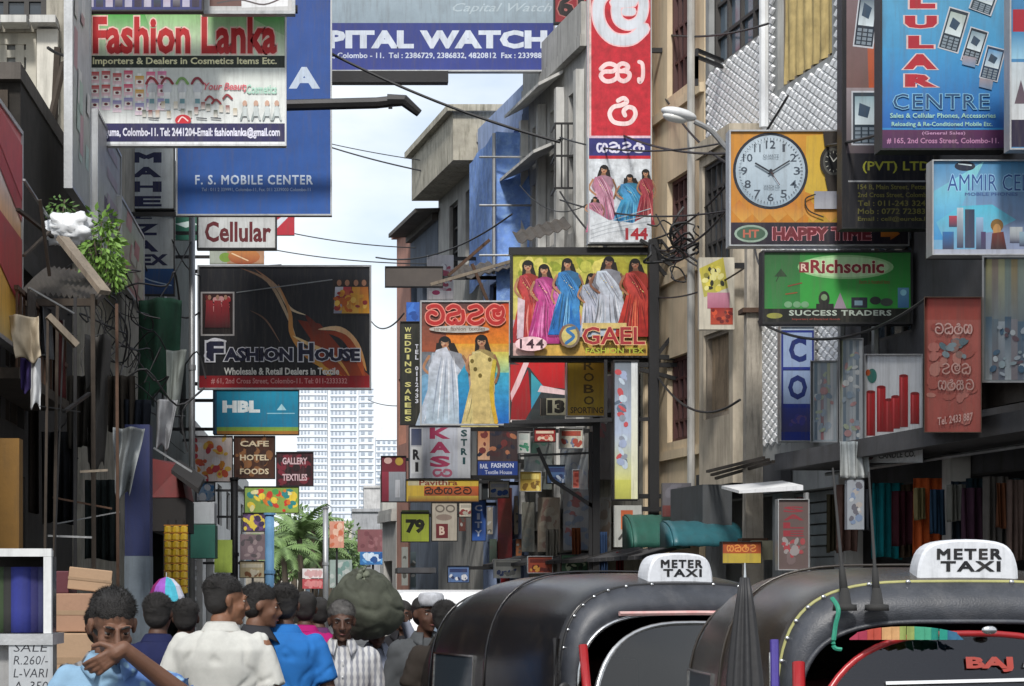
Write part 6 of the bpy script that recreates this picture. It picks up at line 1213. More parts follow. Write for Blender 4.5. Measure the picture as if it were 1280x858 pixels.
def tree(label, px, d, y_top, wid, seed, mat=leafm):
    r = random.Random(seed); p = P(px, 740, d); zt = P(0, y_top, d).z; e = empty('tree', (p.x, d, 0), label, 'tree')
    b = MB(); b.tube([(p.x, d, 0), (p.x+.1, d, zt*.5)], [.25, .15], 8)
    for k in range(6): a = k*1.05; b.tube([(p.x+.08, d, zt*.4), (p.x+math.cos(a)*wid*.4, d+math.sin(a)*wid*.4, zt*.75)], [.1, .04], 5)
    obj('trunk', b, bark, e)
    c = MB()
    for k in range(12): a = r.uniform(0, 6.28); q = r.uniform(0, .6); leaves(c, (p.x+math.cos(a)*wid*q, d+math.sin(a)*wid*q, zt*r.uniform(.55, .9)), (wid*.3, wid*.3, zt*.13), 170, .32, seed*20+k, 0)
    obj('crown', c, mat, e, kind='stuff')
palm('small bright palm tree left of the broad palm', 352, 738, 688, 98, 13, .7, 7)
palm('tall thin palm tree right behind the broad palm', 388, 738, 656, 108, 14, .8, 9)
TL = M('hazed_leaf', (.17, .27, .10), .7, var=.5, dirt=.2, scale=3, streak=False)  # paler green with the distance haze mixed into it
for px, d, y, wd, lab in ((410, 118, 650, 2.4, 'light green tree right of the palms behind the far post'), (392, 110, 628, 2.6, 'tallest green tree behind the palm tree under the tower'), (366, 116, 648, 2.0, 'green tree left of the palm tree'), (345, 112, 664, 1.8, 'low green tree beside the blue post')): tree(lab, px, d, y, wd, px, TL)
# white van in the background
e = empty('van', (0, 0, 0), 'white van with a dark rear window behind the man in the white cap', 'van')
g = MB(); prof = [(-.0, .35), (0, 1.05), (.12, 1.55), (.3, 1.68), (3.2, 1.70), (3.9, 1.15), (4.6, .95), (4.65, .35)]
g.loft([[(x, y, z) for y, z in prof] for x in (-.8, .8)]); obj('body', g, M('van_white', (.75, .76, .77), .3, dirt=.1, var=.05), e, bevel=.06)
g = MB(); g.hexa([(-.62, .02, 1.1), (.62, .02, 1.1), (.62, .06, 1.1), (-.62, .06, 1.1), (-.56, .085, 1.5), (.56, .085, 1.5), (.56, .13, 1.5), (-.56, .13, 1.5)]); obj('rear_window', g, M('van_glass', (.13, .17, .22), .15, dirt=.1), e)
for x in (-.72, .72): g = MB(); g.box(x-.06, -.03, .8, x+.06, .02, 1.02); obj('tail_light', g, red_paint, e)
for x in (-.72, .72):
    for y in (.8, 3.7): g = MB(); g.tube([(x-.1, y, .33), (x+.1, y, .33)], .33, 20); obj('wheel', g, rubber, e)
g = MB(); g.box(-.82, -.12, .3, .82, 0.0, .5); obj('bumper', g, rubber, e)
e.location = (1.25, 17.5, 0)
b = MB(); b.box(P(497, 0, 24).x, 24, 1.9, P(545, 0, 24).x, 25.2, 1.96); obj('stall_roof', b, dark_plaster, None, label='thin dark stall roof right above the white van', cat='stall roof')
# ------------------------------------------------------------------ people
PENDING = []
def fuse(mb, vox, smooth=4, disp=None): return (mb, vox, smooth, disp)
def mesh_obj(name, job, mat, parent):
    me = bpy.data.meshes.new(name); me.materials.append(mat)
    o = bpy.data.objects.new(name, me); COL.objects.link(o); o.parent = parent; ORG[o.name] = Vector((0, 0, 0)); PENDING.append((o, job, mat)); return o
def fuse_all():
    """one continuous skin from overlapping volumes, for all bodies and clothes at once"""
    tmp = []
    for o, (mb, vox, smooth, disp), mat in PENDING:
        me = bpy.data.meshes.new('tmp'); me.from_pydata([tuple(v) for v in mb.v], [], mb.f); me.update()
        bm = bmesh.new(); bm.from_mesh(me); bmesh.ops.recalc_face_normals(bm, faces=bm.faces); bm.to_mesh(me); bm.free()
        t = bpy.data.objects.new('tmp', me); COL.objects.link(t)
        m = t.modifiers.new('r', 'REMESH'); m.mode = 'VOXEL'; m.voxel_size = vox; m.adaptivity = 0
        if smooth: s_ = t.modifiers.new('s', 'SMOOTH'); s_.iterations = smooth; s_.factor = .5
        tmp.append(t)
    dg = bpy.context.evaluated_depsgraph_get()
    res = [bpy.data.meshes.new_from_object(t.evaluated_get(dg), depsgraph=dg) for t in tmp]
    for (o, (mb, vox, smooth, disp), mat), me2, t in zip(PENDING, res, tmp):
        if disp:
            for v in me2.vertices: v.co += v.normal*disp(v.co)
        me2.polygons.foreach_set('use_smooth', [True]*len(me2.polygons)); me2.materials.clear(); me2.materials.append(mat); old = o.data; o.data = me2; bpy.data.meshes.remove(old); me2.name = o.name
        me = t.data; bpy.data.objects.remove(t); bpy.data.meshes.remove(me)
def skinmat(name, c):
    m = M(name, c, .55, var=.22, dirt=.0, scale=9, bump=.12, streak=False, fine=300, spec=.35)
    b = m.node_tree.nodes['Principled BSDF']; b.inputs['Subsurface Weight'].default_value = .08; b.inputs['Subsurface Radius'].default_value = (.02, .008, .004); return m
def cloth_mat(name, c, kind=None, c2=None):
    m = M(name, c, .85, var=.14, dirt=.12, scale=5, bump=.3, streak=False, fine=400, spec=.2)
    if kind and not m.get('pat'):
        m['pat'] = 1; n = m.node_tree.nodes; l = m.node_tree.links.new; b = n['Principled BSDF']; src = b.inputs['Base Color'].links[0].from_socket
        tc = n.new('ShaderNodeTexCoord'); mx = n.new('ShaderNodeMix'); mx.data_type = 'RGBA'; mx.inputs['B'].default_value = (*c2, 1)
        if kind == 'stripe':
            wv = n.new('ShaderNodeTexWave'); wv.inputs['Scale'].default_value = 9; wv.inputs['Distortion'].default_value = .8; wv.inputs['Detail'].default_value = 1; l(tc.outputs['Object'], wv.inputs['Vector'])
            w2 = n.new('ShaderNodeTexWave'); w2.inputs['Scale'].default_value = 7; w2.bands_direction = 'Z'; w2.inputs['Distortion'].default_value = .5; l(tc.outputs['Object'], w2.inputs['Vector'])
            ad = n.new('ShaderNodeMath'); ad.operation = 'MULTIPLY_ADD'; l(w2.outputs['Fac'], ad.inputs[0]); ad.inputs[1].default_value = .3; l(wv.outputs['Fac'], ad.inputs[2])
            r_ = n.new('ShaderNodeMapRange'); r_.inputs[1].default_value = .5; r_.inputs[2].default_value = .95; r_.inputs[4].default_value = .8; l(ad.outputs[0], r_.inputs[0]); l(r_.outputs[0], mx.inputs['Factor'])
        else:   # print on one side of the chest
            vo = n.new('ShaderNodeTexVoronoi'); vo.inputs['Scale'].default_value = 26; l(tc.outputs['Object'], vo.inputs['Vector'])
            sx = n.new('ShaderNodeSeparateXYZ'); l(tc.outputs['Object'], sx.inputs[0])
            a = n.new('ShaderNodeMapRange'); a.inputs[1].default_value = .0; a.inputs[2].default_value = .06; l(sx.outputs['X'], a.inputs[0])
            q = n.new('ShaderNodeMapRange'); q.inputs[1].default_value = .30; q.inputs[2].default_value = .42; l(vo.outputs['Distance'], q.inputs[0])
            mu = n.new('ShaderNodeMath'); mu.operation = 'MULTIPLY'; l(a.outputs[0], mu.inputs[0]); l(q.outputs[0], mu.inputs[1]); m2 = n.new('ShaderNodeMath'); m2.operation = 'MULTIPLY'; m2.inputs[1].default_value = .7; l(mu.outputs[0], m2.inputs[0]); l(m2.outputs[0], mx.inputs['Factor'])
        l(src, mx.inputs['A']); l(mx.outputs['Result'], b.inputs['Base Color'])
    return m
SK1 = skinmat('skin_brown', (.14, .068, .042)); SK2 = skinmat('skin_dark', (.085, .042, .028)); SK3 = skinmat('skin_warm', (.20, .095, .055))
HAIR = M('black_hair', (.012, .010, .009), .55, var=.5, dirt=.1, scale=30, bump=.8, streak=False, fine=260); HAIRG = M('grey_hair', (.11, .105, .10), .7, var=.5, dirt=.3, scale=30, bump=.8, streak=False, fine=260)
EYE = M('eye_white', (.24, .21, .19), .25, dirt=0, var=.05); PUP = M('pupil', (.01, .008, .006), .2, dirt=0); LIP = M('lip', (.16, .05, .045), .5, dirt=0)
def hand(mb, w_, d, nrm, curl=.5, side=1, s=1.):
    """palm, four separate fingers and a thumb from the wrist w_ along d; nrm points out of the palm"""
    d = d.normalized(); nrm = (nrm-d*nrm.dot(d)).normalized(); sd = d.cross(nrm)*side
    mb.cap(w_, w_+d*.03*s, .027*s, .03*s, 10)
    for k in (-1.05, -.35, .35, 1.05): mb.cap(w_+d*.025*s+sd*k*.013*s, w_+d*.09*s+sd*k*.02*s, .015*s, .0125*s, 8)
    Ls = (.066, .078, .074, .056)
    for i, k in enumerate((1.05, .35, -.35, -1.05)):
        p = w_+d*.092*s+sd*k*.0235*s; L_ = Ls[i]*s; a = curl*(.7+.12*i); dr = (d*math.cos(a*.5)+nrm*math.sin(a*.5)+sd*k*.12).normalized(); p1 = p+dr*L_*.48
        mb.cap(p, p1, .0086*s, .0080*s, 8); dr = (d*math.cos(a*1.3)+nrm*math.sin(a*1.3)).normalized(); p2 = p1+dr*L_*.3; mb.cap(p1, p2, .0080*s, .0074*s, 8)
        dr = (d*math.cos(a*1.9)+nrm*math.sin(a*1.9)).normalized(); mb.cap(p2, p2+dr*L_*.25, .0074*s, .0064*s, 8)
    t0 = w_+d*.03*s+sd*.024*s; t1 = t0+(d*.6+sd*.75+nrm*.25).normalized()*.042*s; t2 = t1+(d*.9+sd*.25+nrm*.35).normalized()*.03*s
    mb.cap(t0, t1, .0145*s, .0115*s, 8); mb.cap(t1, t2, .0112*s, .0088*s, 8)
def person(label, px, d, top, face=0., skin=SK1, shirt=None, trousers=(.03, .03, .035), hair=HAIR, head_yaw=0., head_pitch=0., arms=None, long=False, build=1., vox=.019, group=None, collar=True, beard=False, hairlen=0., lean=0., noarms=False):
    zt = HC+(HY-top)/F*d; s = zt/1.72; T0 = Matrix.Scale(s, 4)
    e = empty('person', (0, 0, 0), label, 'person', group)
    V = Vector; bw = build
    ar = arms or {}
    def limb(sx): return ar.get('R' if sx > 0 else 'L', (V((sx*.235*bw, .03, 1.13)), V((sx*.25*bw, -.05, .88))))
    # head frame
    Hd = Matrix.Translation((0, -.01-lean, 1.475)) @ Euler((R(head_pitch), 0, R(head_yaw)), 'XYZ').to_matrix().to_4x4() @ Matrix.Translation((0, -.012, .125))
    TH = T0 @ Hd; b = MB()
    E = lambda c, r_, n=14, m=10: b.ell(c, r_, n, m, TH)
    E((0, .014, .035), (.074, .094, .086), 20, 14); E((0, -.03, -.028), (.058, .066, .082)); E((0, -.045, -.083), (.038, .045, .03)); E((0, -.082, -.098), (.019, .016, .014))
    for sx in (-1, 1):
        E((sx*.036, -.062, -.028), (.024, .026, .022)); E((sx*.030, -.085, .030), (.024, .011, .008)); E((sx*.0305, -.0825, .016), (.0165, .0105, .0075)); E((sx*.0305, -.081, -.004), (.015, .0095, .006)); E((sx*.076, .008, -.005), (.009, .018, .030)); E((sx*.083, .014, .004), (.006, .014, .02)); E((sx*.013, -.105, -.032), (.010, .012, .009))
    b.cap((0, -.088, .022), (0, -.116, -.026), .009, .0135, 10, T=TH); E((0, -.093, -.058), (.023, .010, .0065)); E((0, -.091, -.070), (.020, .010, .0075)); E((0, -.075, -.052), (.035, .024, .025))
    b.cap((0, .0, 1.40), (0, -.005-lean*.7, 1.50), .060, .055, 14, T=T0)
    # torso, limbs
    def ring(z, rx, ry, y=0., inf=0.): return [T0 @ V((math.copysign(abs(math.cos(a))**.85, math.cos(a))*(rx*bw+inf), math.copysign(abs(math.sin(a))**.9, math.sin(a))*(ry*bw+inf)+y, z)) for a in [2*math.pi*k/24 for k in range(24)]]
    prof = [(.84, .145, .105, .01), (.95, .165, .12, .015), (1.05, .150, .108, .0), (1.16, .158, .112, -.005), (1.28, .180, .120, 0), (1.36, .185, .108, .01), (1.415, .150, .085, .012), (1.45, .085, .062, .008)]
    b.loft([ring(*p) for p in prof])
    for sx in (-1, 1):
        S_ = V((sx*.175*bw, .01, 1.375)); El, Wr = limb(sx)
        b.cap(S_, El, .050, .040, 12, T=T0); b.cap(El, Wr, .040, .026, 12, T=T0)
        hd = MB(); dr = ar.get('hd'+('R' if sx > 0 else 'L'), (Wr-El)); nr = ar.get('hn'+('R' if sx > 0 else 'L'), V((-sx, .1, 0))); hand(hd, Wr+(Wr-El).normalized()*.01, dr, nr, ar.get('curl', .6), -sx); b.add([T0 @ V(v) for v in hd.v], hd.f)
        hp, kn, an = V((sx*.09, .015, .90)), V((sx*.105, -.01, .49)), V((sx*.11, .03, .08)); b.cap(hp, kn, .085, .055, 12, T=T0); b.cap(kn, an, .052, .034, 12, T=T0); b.cap(an, an+V((sx*.02, -.15, -.035)), .036, .03, 10, T=T0)
    mesh_obj('body', fuse(b, vox*.62, 3), skin, e)
    # shirt
    c = MB(); c.loft([ring(p[0], p[1], p[2], p[3], .02) for p in [(.80, .172, .128, .01)]+prof[1:-1]+[(1.455, .078, .066, .006)]])
    for sx in (-1, 1):
        S_ = V((sx*.170*bw, .01, 1.372)); El, Wr = limb(sx); c.cap(S_-(El-S_)*.1, S_+(El-S_)*.2, .054, .064, 14, T=T0)
        if long: c.cap(S_, El, .070, .056, 14, T=T0); c.cap(El, El+(Wr-El)*.93, .056, .040, 14, flat=False, T=T0)
        else: c.cap(S_, S_+(El-S_)*.82, .064, .072, 14, flat=True, T=T0)
    sh = 4.+px % 5
    def wr(co):
        q = noise.noise(V((co.x*3+sh, co.y*3, co.z*3)))*1.2; f_ = abs(noise.noise(V((co.x*7+q*2, co.y*6, co.z*4.5+abs(co.x)*6+sh)))); g_ = noise.noise(V((co.x*11+sh, co.y*10, co.z*5))); return -.009*math.exp(-f_*f_*70)+.005*g_
    mesh_obj('shirt', fuse(c, max(vox, .0115), 3, wr), shirt, e)
    if collar:
        g = MB(); n = 26
        def cf(u, v):
            a = -math.pi/2+.42+(2*math.pi-.84)*u; dn = .5-.5*math.cos(min(1, v*1.0)*math.pi); op = abs(u-.5)*2
            if v < .5: rr = .064+.004*math.sin(v*6); z = 1.445+v*2*.045
            else: rr = .066+(v-.5)*2*(.028+.02*op**6); z = 1.49-(v-.5)*2*(.05+.045*op**5)
            return T0 @ V((math.cos(a)*rr*1.08, math.sin(a)*rr-.006-lean*.4-(.012+.03*(v-.5 if v > .5 else 0))*op**4, z+.006*math.sin(a)))
        g.grid(n, 8, cf); obj('collar', g, shirt, e, smooth=True, solid=.004)
        for k in range(3):
            g = MB(); g.ell((0, -.142*bw-.008, 1.36-k*.095), (.0055, .003, .0055), 8, 6, T0); obj('button', g, plastic_white, e)
    # trousers, shoes
    t = MB(); t.loft([ring(p[0], p[1], p[2], p[3], .012) for p in [(.80, .15, .11, .01), (.98, .16, .115, .015)]])
    for sx in (-1, 1):
        hp, kn, an = V((sx*.09, .015, .90)), V((sx*.105, -.01, .49)), V((sx*.11, .03, .10)); t.cap(hp, kn, .098, .074, 14, T=T0); t.cap(kn, an, .072, .062, 14, T=T0)
        g = MB(); g.ell((sx*.125, -.05, .05), (.05, .14, .05), 14, 8, T0); obj('shoe', g, rubber, e, smooth=True)
    mesh_obj('trousers', fuse(t, .02, 3), cloth_mat('trouser_%d' % (px % 3), trousers), e)
    # face details
    for sx in (-1, 1):
        g = MB(); g.ell((sx*.0305, -.0795, .007), (.0125, .0090, .0075), 14, 10, TH); o = obj('eyeball', g, EYE, e, smooth=True)
        g = MB(); g.ell((sx*.0305, -.0870, .006), (.0062, .003, .0062), 12, 8, TH); obj('pupil', g, PUP, o, smooth=True)
        g = MB(); g.tube([TH @ V((sx*.012, -.100, .027)), TH @ V((sx*.030, -.100, .035)), TH @ V((sx*.050, -.082, .030))], [.0035*s, .005*s, .0025*s], 6); obj('eyebrow', g, hair, e, smooth=True)
    g = MB(); g.tube([TH @ V((-.022, -.092, -.064)), TH @ V((0, -.1035, -.0635)), TH @ V((.022, -.092, -.064))], [.001, .0045*s, .001], 6); obj('lips', g, LIP, e, smooth=True)
    if beard:
        g = MB(); g.tube([TH @ V((-.03, -.088, -.054)), TH @ V((0, -.1085, -.047)), TH @ V((.03, -.088, -.054))], [.003, .0075*s, .003], 6); obj('moustache', g, hair, e, smooth=True)
    # hair: displaced cap with tufts
    h = MB(); h.ell((0, .024, .048), (.083, .100, .083), 44, 30); vs = []
    for v in h.v:
        p = V(v); q = (p-V((0, .024, .048))); k = 1+.05*noise.noise(p*18+V((px, 0, 0)))
        if q.z < 0 and p.y < -.02: k *= max(.55, 1+q.z*9*(1 if p.y < -.035 else .4))
        if q.z < 0 and abs(p.x) > .05 and p.y < .02: k *= .93
        vs.append(TH @ (V((0, .024, .048))+q*k))
    h.v = vs
    h.ell((0, .044, -.004), (.073, .064, .072), 26, 16, TH); h.ell((0, .034, .02), (.079, .08, .075), 26, 16, TH)
    mesh_obj('hair', fuse(h, .0075, 3, lambda co: .0012*noise.noise(co*60)), hair, e)
    if d < 13:
        r_ = random.Random(px); h = MB()
        for k in range(2600):
            v = V((r_.gauss(0, 1), r_.gauss(.25, 1), abs(r_.gauss(.35, .8)))).normalized(); base_ = V((v.x*.080, .024+v.y*.097, .048+v.z*.081))
            if base_.y < -.062 and base_.z < .06: continue
            dr = (v+V((r_.uniform(-.5, .5), r_.uniform(-.5, .5)-.3, r_.uniform(-.7, .1)))).normalized(); sdv = dr.cross(v)+V((.001, 0, 0)); sdv.normalize()
            h.add([TH @ (base_-sdv*.0011), TH @ (base_+sdv*.0011), TH @ (base_+dr*r_.uniform(.007, .018))], [(0, 1, 2)])
        obj('hair_strands', h, hair, e, kind='stuff')
    e.location = ((px-VX)/F*d, d, 0); e.rotation_euler = (0, 0, R(face)); e['_s'] = s
    del e['_s']; return e, s, TH
V = Vector
# 1 man with the hand at his mouth
person('man in a pale blue printed shirt wiping his mouth with the back of his hand', 138, 7.3, 735, face=4, skin=SK1, shirt=cloth_mat('blue_print_shirt', (.22, .36, .50), 'print', (.04, .10, .35)), head_yaw=12, head_pitch=22, vox=.0070, build=.92, beard=True,
    arms={'R': (V((.275, -.05, 1.325)), V((.06, -.195, 1.505))), 'L': (V((-.24, .0, 1.12)), V((-.25, -.1, .88))), 'hdR': V((-.80, -.02, -.55)), 'hnR': V((-.3, .75, -.1)), 'curl': .75})
# 2 back view, white shirt
person('man in a white short sleeved shirt seen from behind with his head turned right', 276, 10.4, 720, face=172, skin=SK3, shirt=cloth_mat('white_shirt', (.50, .50, .47)), head_yaw=-62, head_pitch=6, vox=.011, build=1.18)
person('man in a dark shirt looking right between the white shirt and the blue shirt', 318, 11.6, 731, face=95, skin=SK1, shirt=cloth_mat('dark_shirt', (.03, .03, .035)), head_yaw=-5, head_pitch=8)
person('man in a bright blue shirt seen from behind', 356, 11.7, 731, face=183, skin=SK2, shirt=cloth_mat('blue_shirt', (.02, .14, .42)), head_yaw=-10, vox=.012, build=1.05)
person('person in a magenta shirt walking away beyond the blue shirt', 381, 14.0, 741, face=165, skin=SK2, shirt=cloth_mat('magenta_shirt', (.34, .01, .13)), head_yaw=10)
person('short dark haired person walking away right beside the magenta shirt', 398, 15.0, 748, face=190, skin=SK2, shirt=cloth_mat('plum_shirt', (.10, .03, .10)), head_yaw=20)
person('old grey haired man in a checked white shirt facing the camera below the sack', 427, 12.0, 752, face=2, skin=SK2, shirt=cloth_mat('check_shirt', (.50, .50, .50), 'stripe', (.17, .18, .22)), hair=HAIRG, head_pitch=8, vox=.011, build=.98, long=True)
e7_, s7, TH7 = person('porter in a pale grey shirt bent under the big green sack', 470, 14.2, 766, face=6, skin=SK2, shirt=cloth_mat('pale_grey_shirt', (.22, .24, .30)), head_pitch=25,
    arms={'R': (V((.33, .04, 1.42)), V((.22, .0, 1.66))), 'L': (V((-.33, .04, 1.42)), V((-.22, .0, 1.66)))}, long=True)
person('man in a white cap and dark grey shirt in front of the white van', 531, 13.0, 746, face=12, skin=SK2, shirt=cloth_mat('grey_shirt', (.07, .075, .08)), head_yaw=12, long=True)
person('dark haired person in a navy shirt behind the man wiping his mouth', 197, 11.4, 743, face=170, skin=SK2, shirt=cloth_mat('navy_shirt', (.012, .016, .06)), build=1.1)
person('dark haired person half hidden left of the white shirt', 231, 12.2, 750, face=150, skin=SK2, shirt=cloth_mat('navy_shirt2', (.015, .018, .05)), head_yaw=30)
person('person in a grey striped shirt right behind the man wiping his mouth', 128, 9.4, 756, face=20, skin=SK2, shirt=cloth_mat('grey_stripe_shirt', (.26, .26, .27), 'stripe', (.08, .08, .09)))
person('person in black right of the sack, between porter and cap', 503, 15.6, 752, face=0, skin=SK2, shirt=cloth_mat('black_shirt', (.015, .015, .018)))
person('person in dark brown between the man in the cap and the taxi', 556, 12.4, 752, face=175, skin=SK2, shirt=cloth_mat('brown_black_shirt', (.03, .024, .02)))
fuse_all()
# cap
c = P(539, 752, 12.95); b = MB(); b.loft([[(c.x+math.cos(a)*r_, c.y+.02+math.sin(a)*r_*1.15, c.z+z) for a in [k*math.pi/12 for k in range(24)]] for z, r_ in ((-.03, .082), (.0, .083), (.035, .080), (.05, .070), (.056, .03))]); obj('knitted_cap', b, M('cap_white', (.38, .39, .42), .9, var=.3, dirt=.3, scale=20), None, smooth=True, label='pale round knitted cap worn by the man before the white van', cat='cap')
# the sack
c = P(457, 752, 14.05); e = empty('sack', c-V((0, 0, .3)), 'huge olive green sack tied with a knot carried on a porter head', 'sack')
b = MB(); b.ell((0, 0, 0), (1, 1, 1), 150, 100); vs = []; K = V((-.12, -.50, .86)).normalized(); U = K.cross(V((1, 0, 0))).normalized(); W_ = K.cross(U)
for v in b.v:
    p = V(v); dl = math.acos(max(-1, min(1, p.dot(K)))); th = math.atan2(p.dot(U), p.dot(W_)); nz = noise.noise(p*2.2)*2.2
    k = 1+.10*noise.fractal(p*.9, 1, 2, 2)-.24*math.exp(-(dl/.16)**2)+.10*abs(math.sin(th*3.5+nz+dl))*math.exp(-dl*1.5)*min(1, dl*4)-.045*math.exp(-(noise.noise(p*1.5+V((3, 0, 0)))*8)**2)+.012*noise.noise(p*5)
    q = p*k; vs.append((c.x+q.x*.258*(1-.16*q.z), c.y+q.y*.25, c.z-.02+q.z*.24))
b.v = vs; obj('sack_cloth', b, M('shaded_olive_sack', (.048, .053, .037), .85, var=.35, dirt=.35, dirtc=(.12, .13, .095), scale=3, bump=.25, streak=False), e, smooth=True)  # olive cloth darkened: the shade on the lower sack is in its colour
g = MB(); k0 = c+V((-.028, -.085, .155))
r_ = random.Random(14)
for i in range(9):
    a = i*2*math.pi/9+r_.uniform(-.25, .25); L_ = r_.uniform(.04, .08); up = r_.uniform(-.02, .05); w_ = r_.uniform(.6, 1.25)
    g.tube(spline([tuple(k0), tuple(k0+V((math.cos(a)*L_*.5, -.05-r_.uniform(0, .02), math.sin(a)*L_*.4+up))), tuple(k0+V((math.cos(a+.25)*L_, r_.uniform(-.02, .05), math.sin(a)*L_*.75-.01)))], 5), [w_*q*.42 for q in (.016, .02, .03, .04, .046, .048, .044, .038, .03, .022, .010)], 7)
for k_, v_ in enumerate(g.v):
    n_ = noise.noise_vector(V(v_)*9)*.022+noise.noise_vector(V(v_)*26)*.007; g.v[k_] = tuple(V(v_)+n_)
obj('knot_folds', g, M('lit_olive_sack', (.13, .145, .105), .8, var=.4, dirt=.4, scale=8, bump=.5, streak=False), e, smooth=True, sub=1)  # same cloth in a paler colour for the lit top
g = MB(); g.tube([tuple(k0+V((-.03, -.02, 0))), tuple(k0+V((0, -.035, .005))), tuple(k0+V((.03, -.02, 0)))], .008, 6); obj('knot', g, M('dark_sack', (.03, .035, .02), .9), e, smooth=True)
# ------------------------------------------------------------------ three wheeled taxis
def arch(hw, zt, zb, y, n=3.0, cnt=28, yb=0.):
    o = []
    for k in range(cnt+1):
        a = math.pi*(1-k/cnt); ca, sa = math.cos(a), math.sin(a)
        o.append(Vector((hw*math.copysign(abs(ca)**(2/n), ca), y+yb*(1-sa**(2/n)), zb+(zt-zb)*abs(sa)**(2/n))))
    return o
def taxi(label, loc, rot, hood, fore, bead, frame_m, body_m, near=False, sg=1., nn=2.9):
    e = empty('taxi', (0, 0, 0), label, 'three-wheeled taxi')
    # canvas hood
    b = MB(); secs = [(.30, .585, 1.715, 1.18), (.36, .62, 1.745, 1.12), (.55, .645, 1.775, 1.0), (.9, .66, 1.79, .95), (1.3, .665, 1.79, .92), (1.7, .66, 1.77, .90), (2.0, .65, 1.70, .88), (2.2, .63, 1.56, .86), (2.32, .60, 1.3, .85)]
    rings = []
    for i, (y, hw, zt, zb) in enumerate(secs):
        a = arch(hw, zt, zb, y, nn, 36)
        for k, p in enumerate(a):
            t = k/36; sag_ = .012*math.sin(y*5.5)*math.sin(math.pi*t); wrn = .010*noise.noise(Vector((t*9, y*3, hw*5)))+.006*abs(noise.noise(Vector((t*26+y*5, y*2.2, 1))))
            a[k] = p+Vector((wrn, 0, -abs(sag_)*.8+wrn))
        rings.append(a)
    b.loft(rings, closed=False); b.poly([tuple(p) for p in rings[-1]]); obj('hood', b, hood, e, smooth=True, solid=.006, sub=1)
    for y in (1.1, 1.95):      # ribs pressed through the canvas
        zt = 1.795 if y < 1.6 else 1.705; g = MB(); g.tube([tuple(p) for p in arch(.664 if y < 1.8 else .652, zt-.003, .92, y, nn, 30)], .006, 6); obj('hood_seam', g, hood, e, smooth=True)
    # forehead panel: between the top bead and the windscreen header
    b = MB(); o1, o2 = arch(.588, 1.718, 1.12, .295, nn, 36), arch(.545, 1.575, 1.05, .215, nn, 36); mid = [p.lerp(q, .5)+Vector((.004*noise.noise(p*9), -.008+.01*noise.noise(p*7), .002)) for p, q in zip(o1, o2)]
    b.loft([o1, mid, o2], closed=False); obj('forehead_panel', b, fore, e, smooth=True, solid=.005)
    g = MB(); g.tube([tuple(p) for p in o1], .0085, 6, caps=True); obj('bead', g, bead, e, smooth=True)
    g = MB(); g.tube([tuple(p+Vector((0, -.004, -.006))) for p in o2], .010, 6); obj('header_trim', g, chrome if not near else fore, e, smooth=True)
    k0 = None
    for k in range(3, 34, 2):
        p = o1[k]+Vector((0, -.010, 0)); g = MB(); g.ell(tuple(p), (.009, .006, .009), 10, 6); obj('stud', g, chrome, e, smooth=True)
    # windscreen frame and glass
    fr = [p+Vector((0, 0, 0)) for p in arch(.545, 1.525, .80, .17, 2.8, 36)]
    for i, p in enumerate(fr): p.y = .17-(1.50-p.z)*.28
    g = MB(); g.tube([tuple(p) for p in fr], .012, 8); obj('windscreen_frame', g, frame_m, e, smooth=True)
    gl = MB(); c = Vector((0, .17-(1.5-1.15)*.28, 1.15)); gl.loft([[c.lerp(p, t)+Vector((0, -.012*(1-t), 0)) for p in fr] for t in (.985, .5, .02)], closed=False); gl.poly([tuple(fr[0]), tuple(fr[-1]), tuple(c)])
    wm = bpy.data.materials.get('windscreen')
    if not wm:
        wm = bpy.data.materials.new('windscreen'); wm.use_nodes = True; n = wm.node_tree.nodes; l = wm.node_tree.links.new; n.clear()
        o_ = n.new('ShaderNodeOutputMaterial'); mx = n.new('ShaderNodeMixShader'); tr = n.new('ShaderNodeBsdfTransparent'); gs = n.new('ShaderNodeBsdfGlossy'); fz = n.new('ShaderNodeFresnel'); fz.inputs[0].default_value = 1.6; tr.inputs[0].default_value = (.55, .6, .62, 1); gs.inputs['Roughness'].default_value = .05
        ma = n.new('ShaderNodeMath'); ma.operation = 'MULTIPLY_ADD'; ma.inputs[1].default_value = 1.0; ma.inputs[2].default_value = .015; l(fz.outputs[0], ma.inputs[0]); l(ma.outputs[0], mx.inputs[0]); l(tr.outputs[0], mx.inputs[1]); l(gs.outputs[0], mx.inputs[2]); l(mx.outputs[0], o_.inputs[0])
    obj('windscreen', gl, wm, e, smooth=True)
    # second inner frame and pillars
    for sx in (-1, 1):
        g = MB(); g.tube([(sx*.555, .12, 1.42), (sx*.57, .02, 1.1), (sx*.575, -.05, .80)], .020, 8); obj('front_pillar', g, red_paint, e, smooth=True)
        g = MB(); g.tube([(sx*.60, .33, 1.45), (sx*.62, .30, 1.1), (sx*.62, .30, .55)], .014, 6); obj('hood_post', g, chrome if near else dark_steel, e)
        g = MB(); g.loft([[(sx*.64, y, z), (sx*.66, y, z)] for y, z in ((1.15, .95), (1.15, .42))], closed=False)
        g.hexa([(sx*.60, 1.0, .40), (sx*.655, 1.0, .40), (sx*.655, 2.35, .40), (sx*.60, 2.35, .40), (sx*.60, 1.1, .96), (sx*.655, 1.1, .96), (sx*.655, 2.3, .92), (sx*.60, 2.3, .92)]); obj('side_panel', g, body_m, e, bevel=.02)
        def onhood(y, z): hw, zt_, zb_ = .662, 1.78, .92; t = (z-zb_)/(zt_-zb_); return (sx*(hw*(1-t**nn)**(1/nn)+.006), y, z)
        g = MB()
        for q in ((1.25, 1.0, 1.25, 1.33), (1.85, 1.0, 1.85, 1.33), (1.25, 1.33, 1.85, 1.33), (1.25, 1.0, 1.85, 1.0)): g.bar(onhood(q[0], q[1]), onhood(q[2], q[3]), .010)
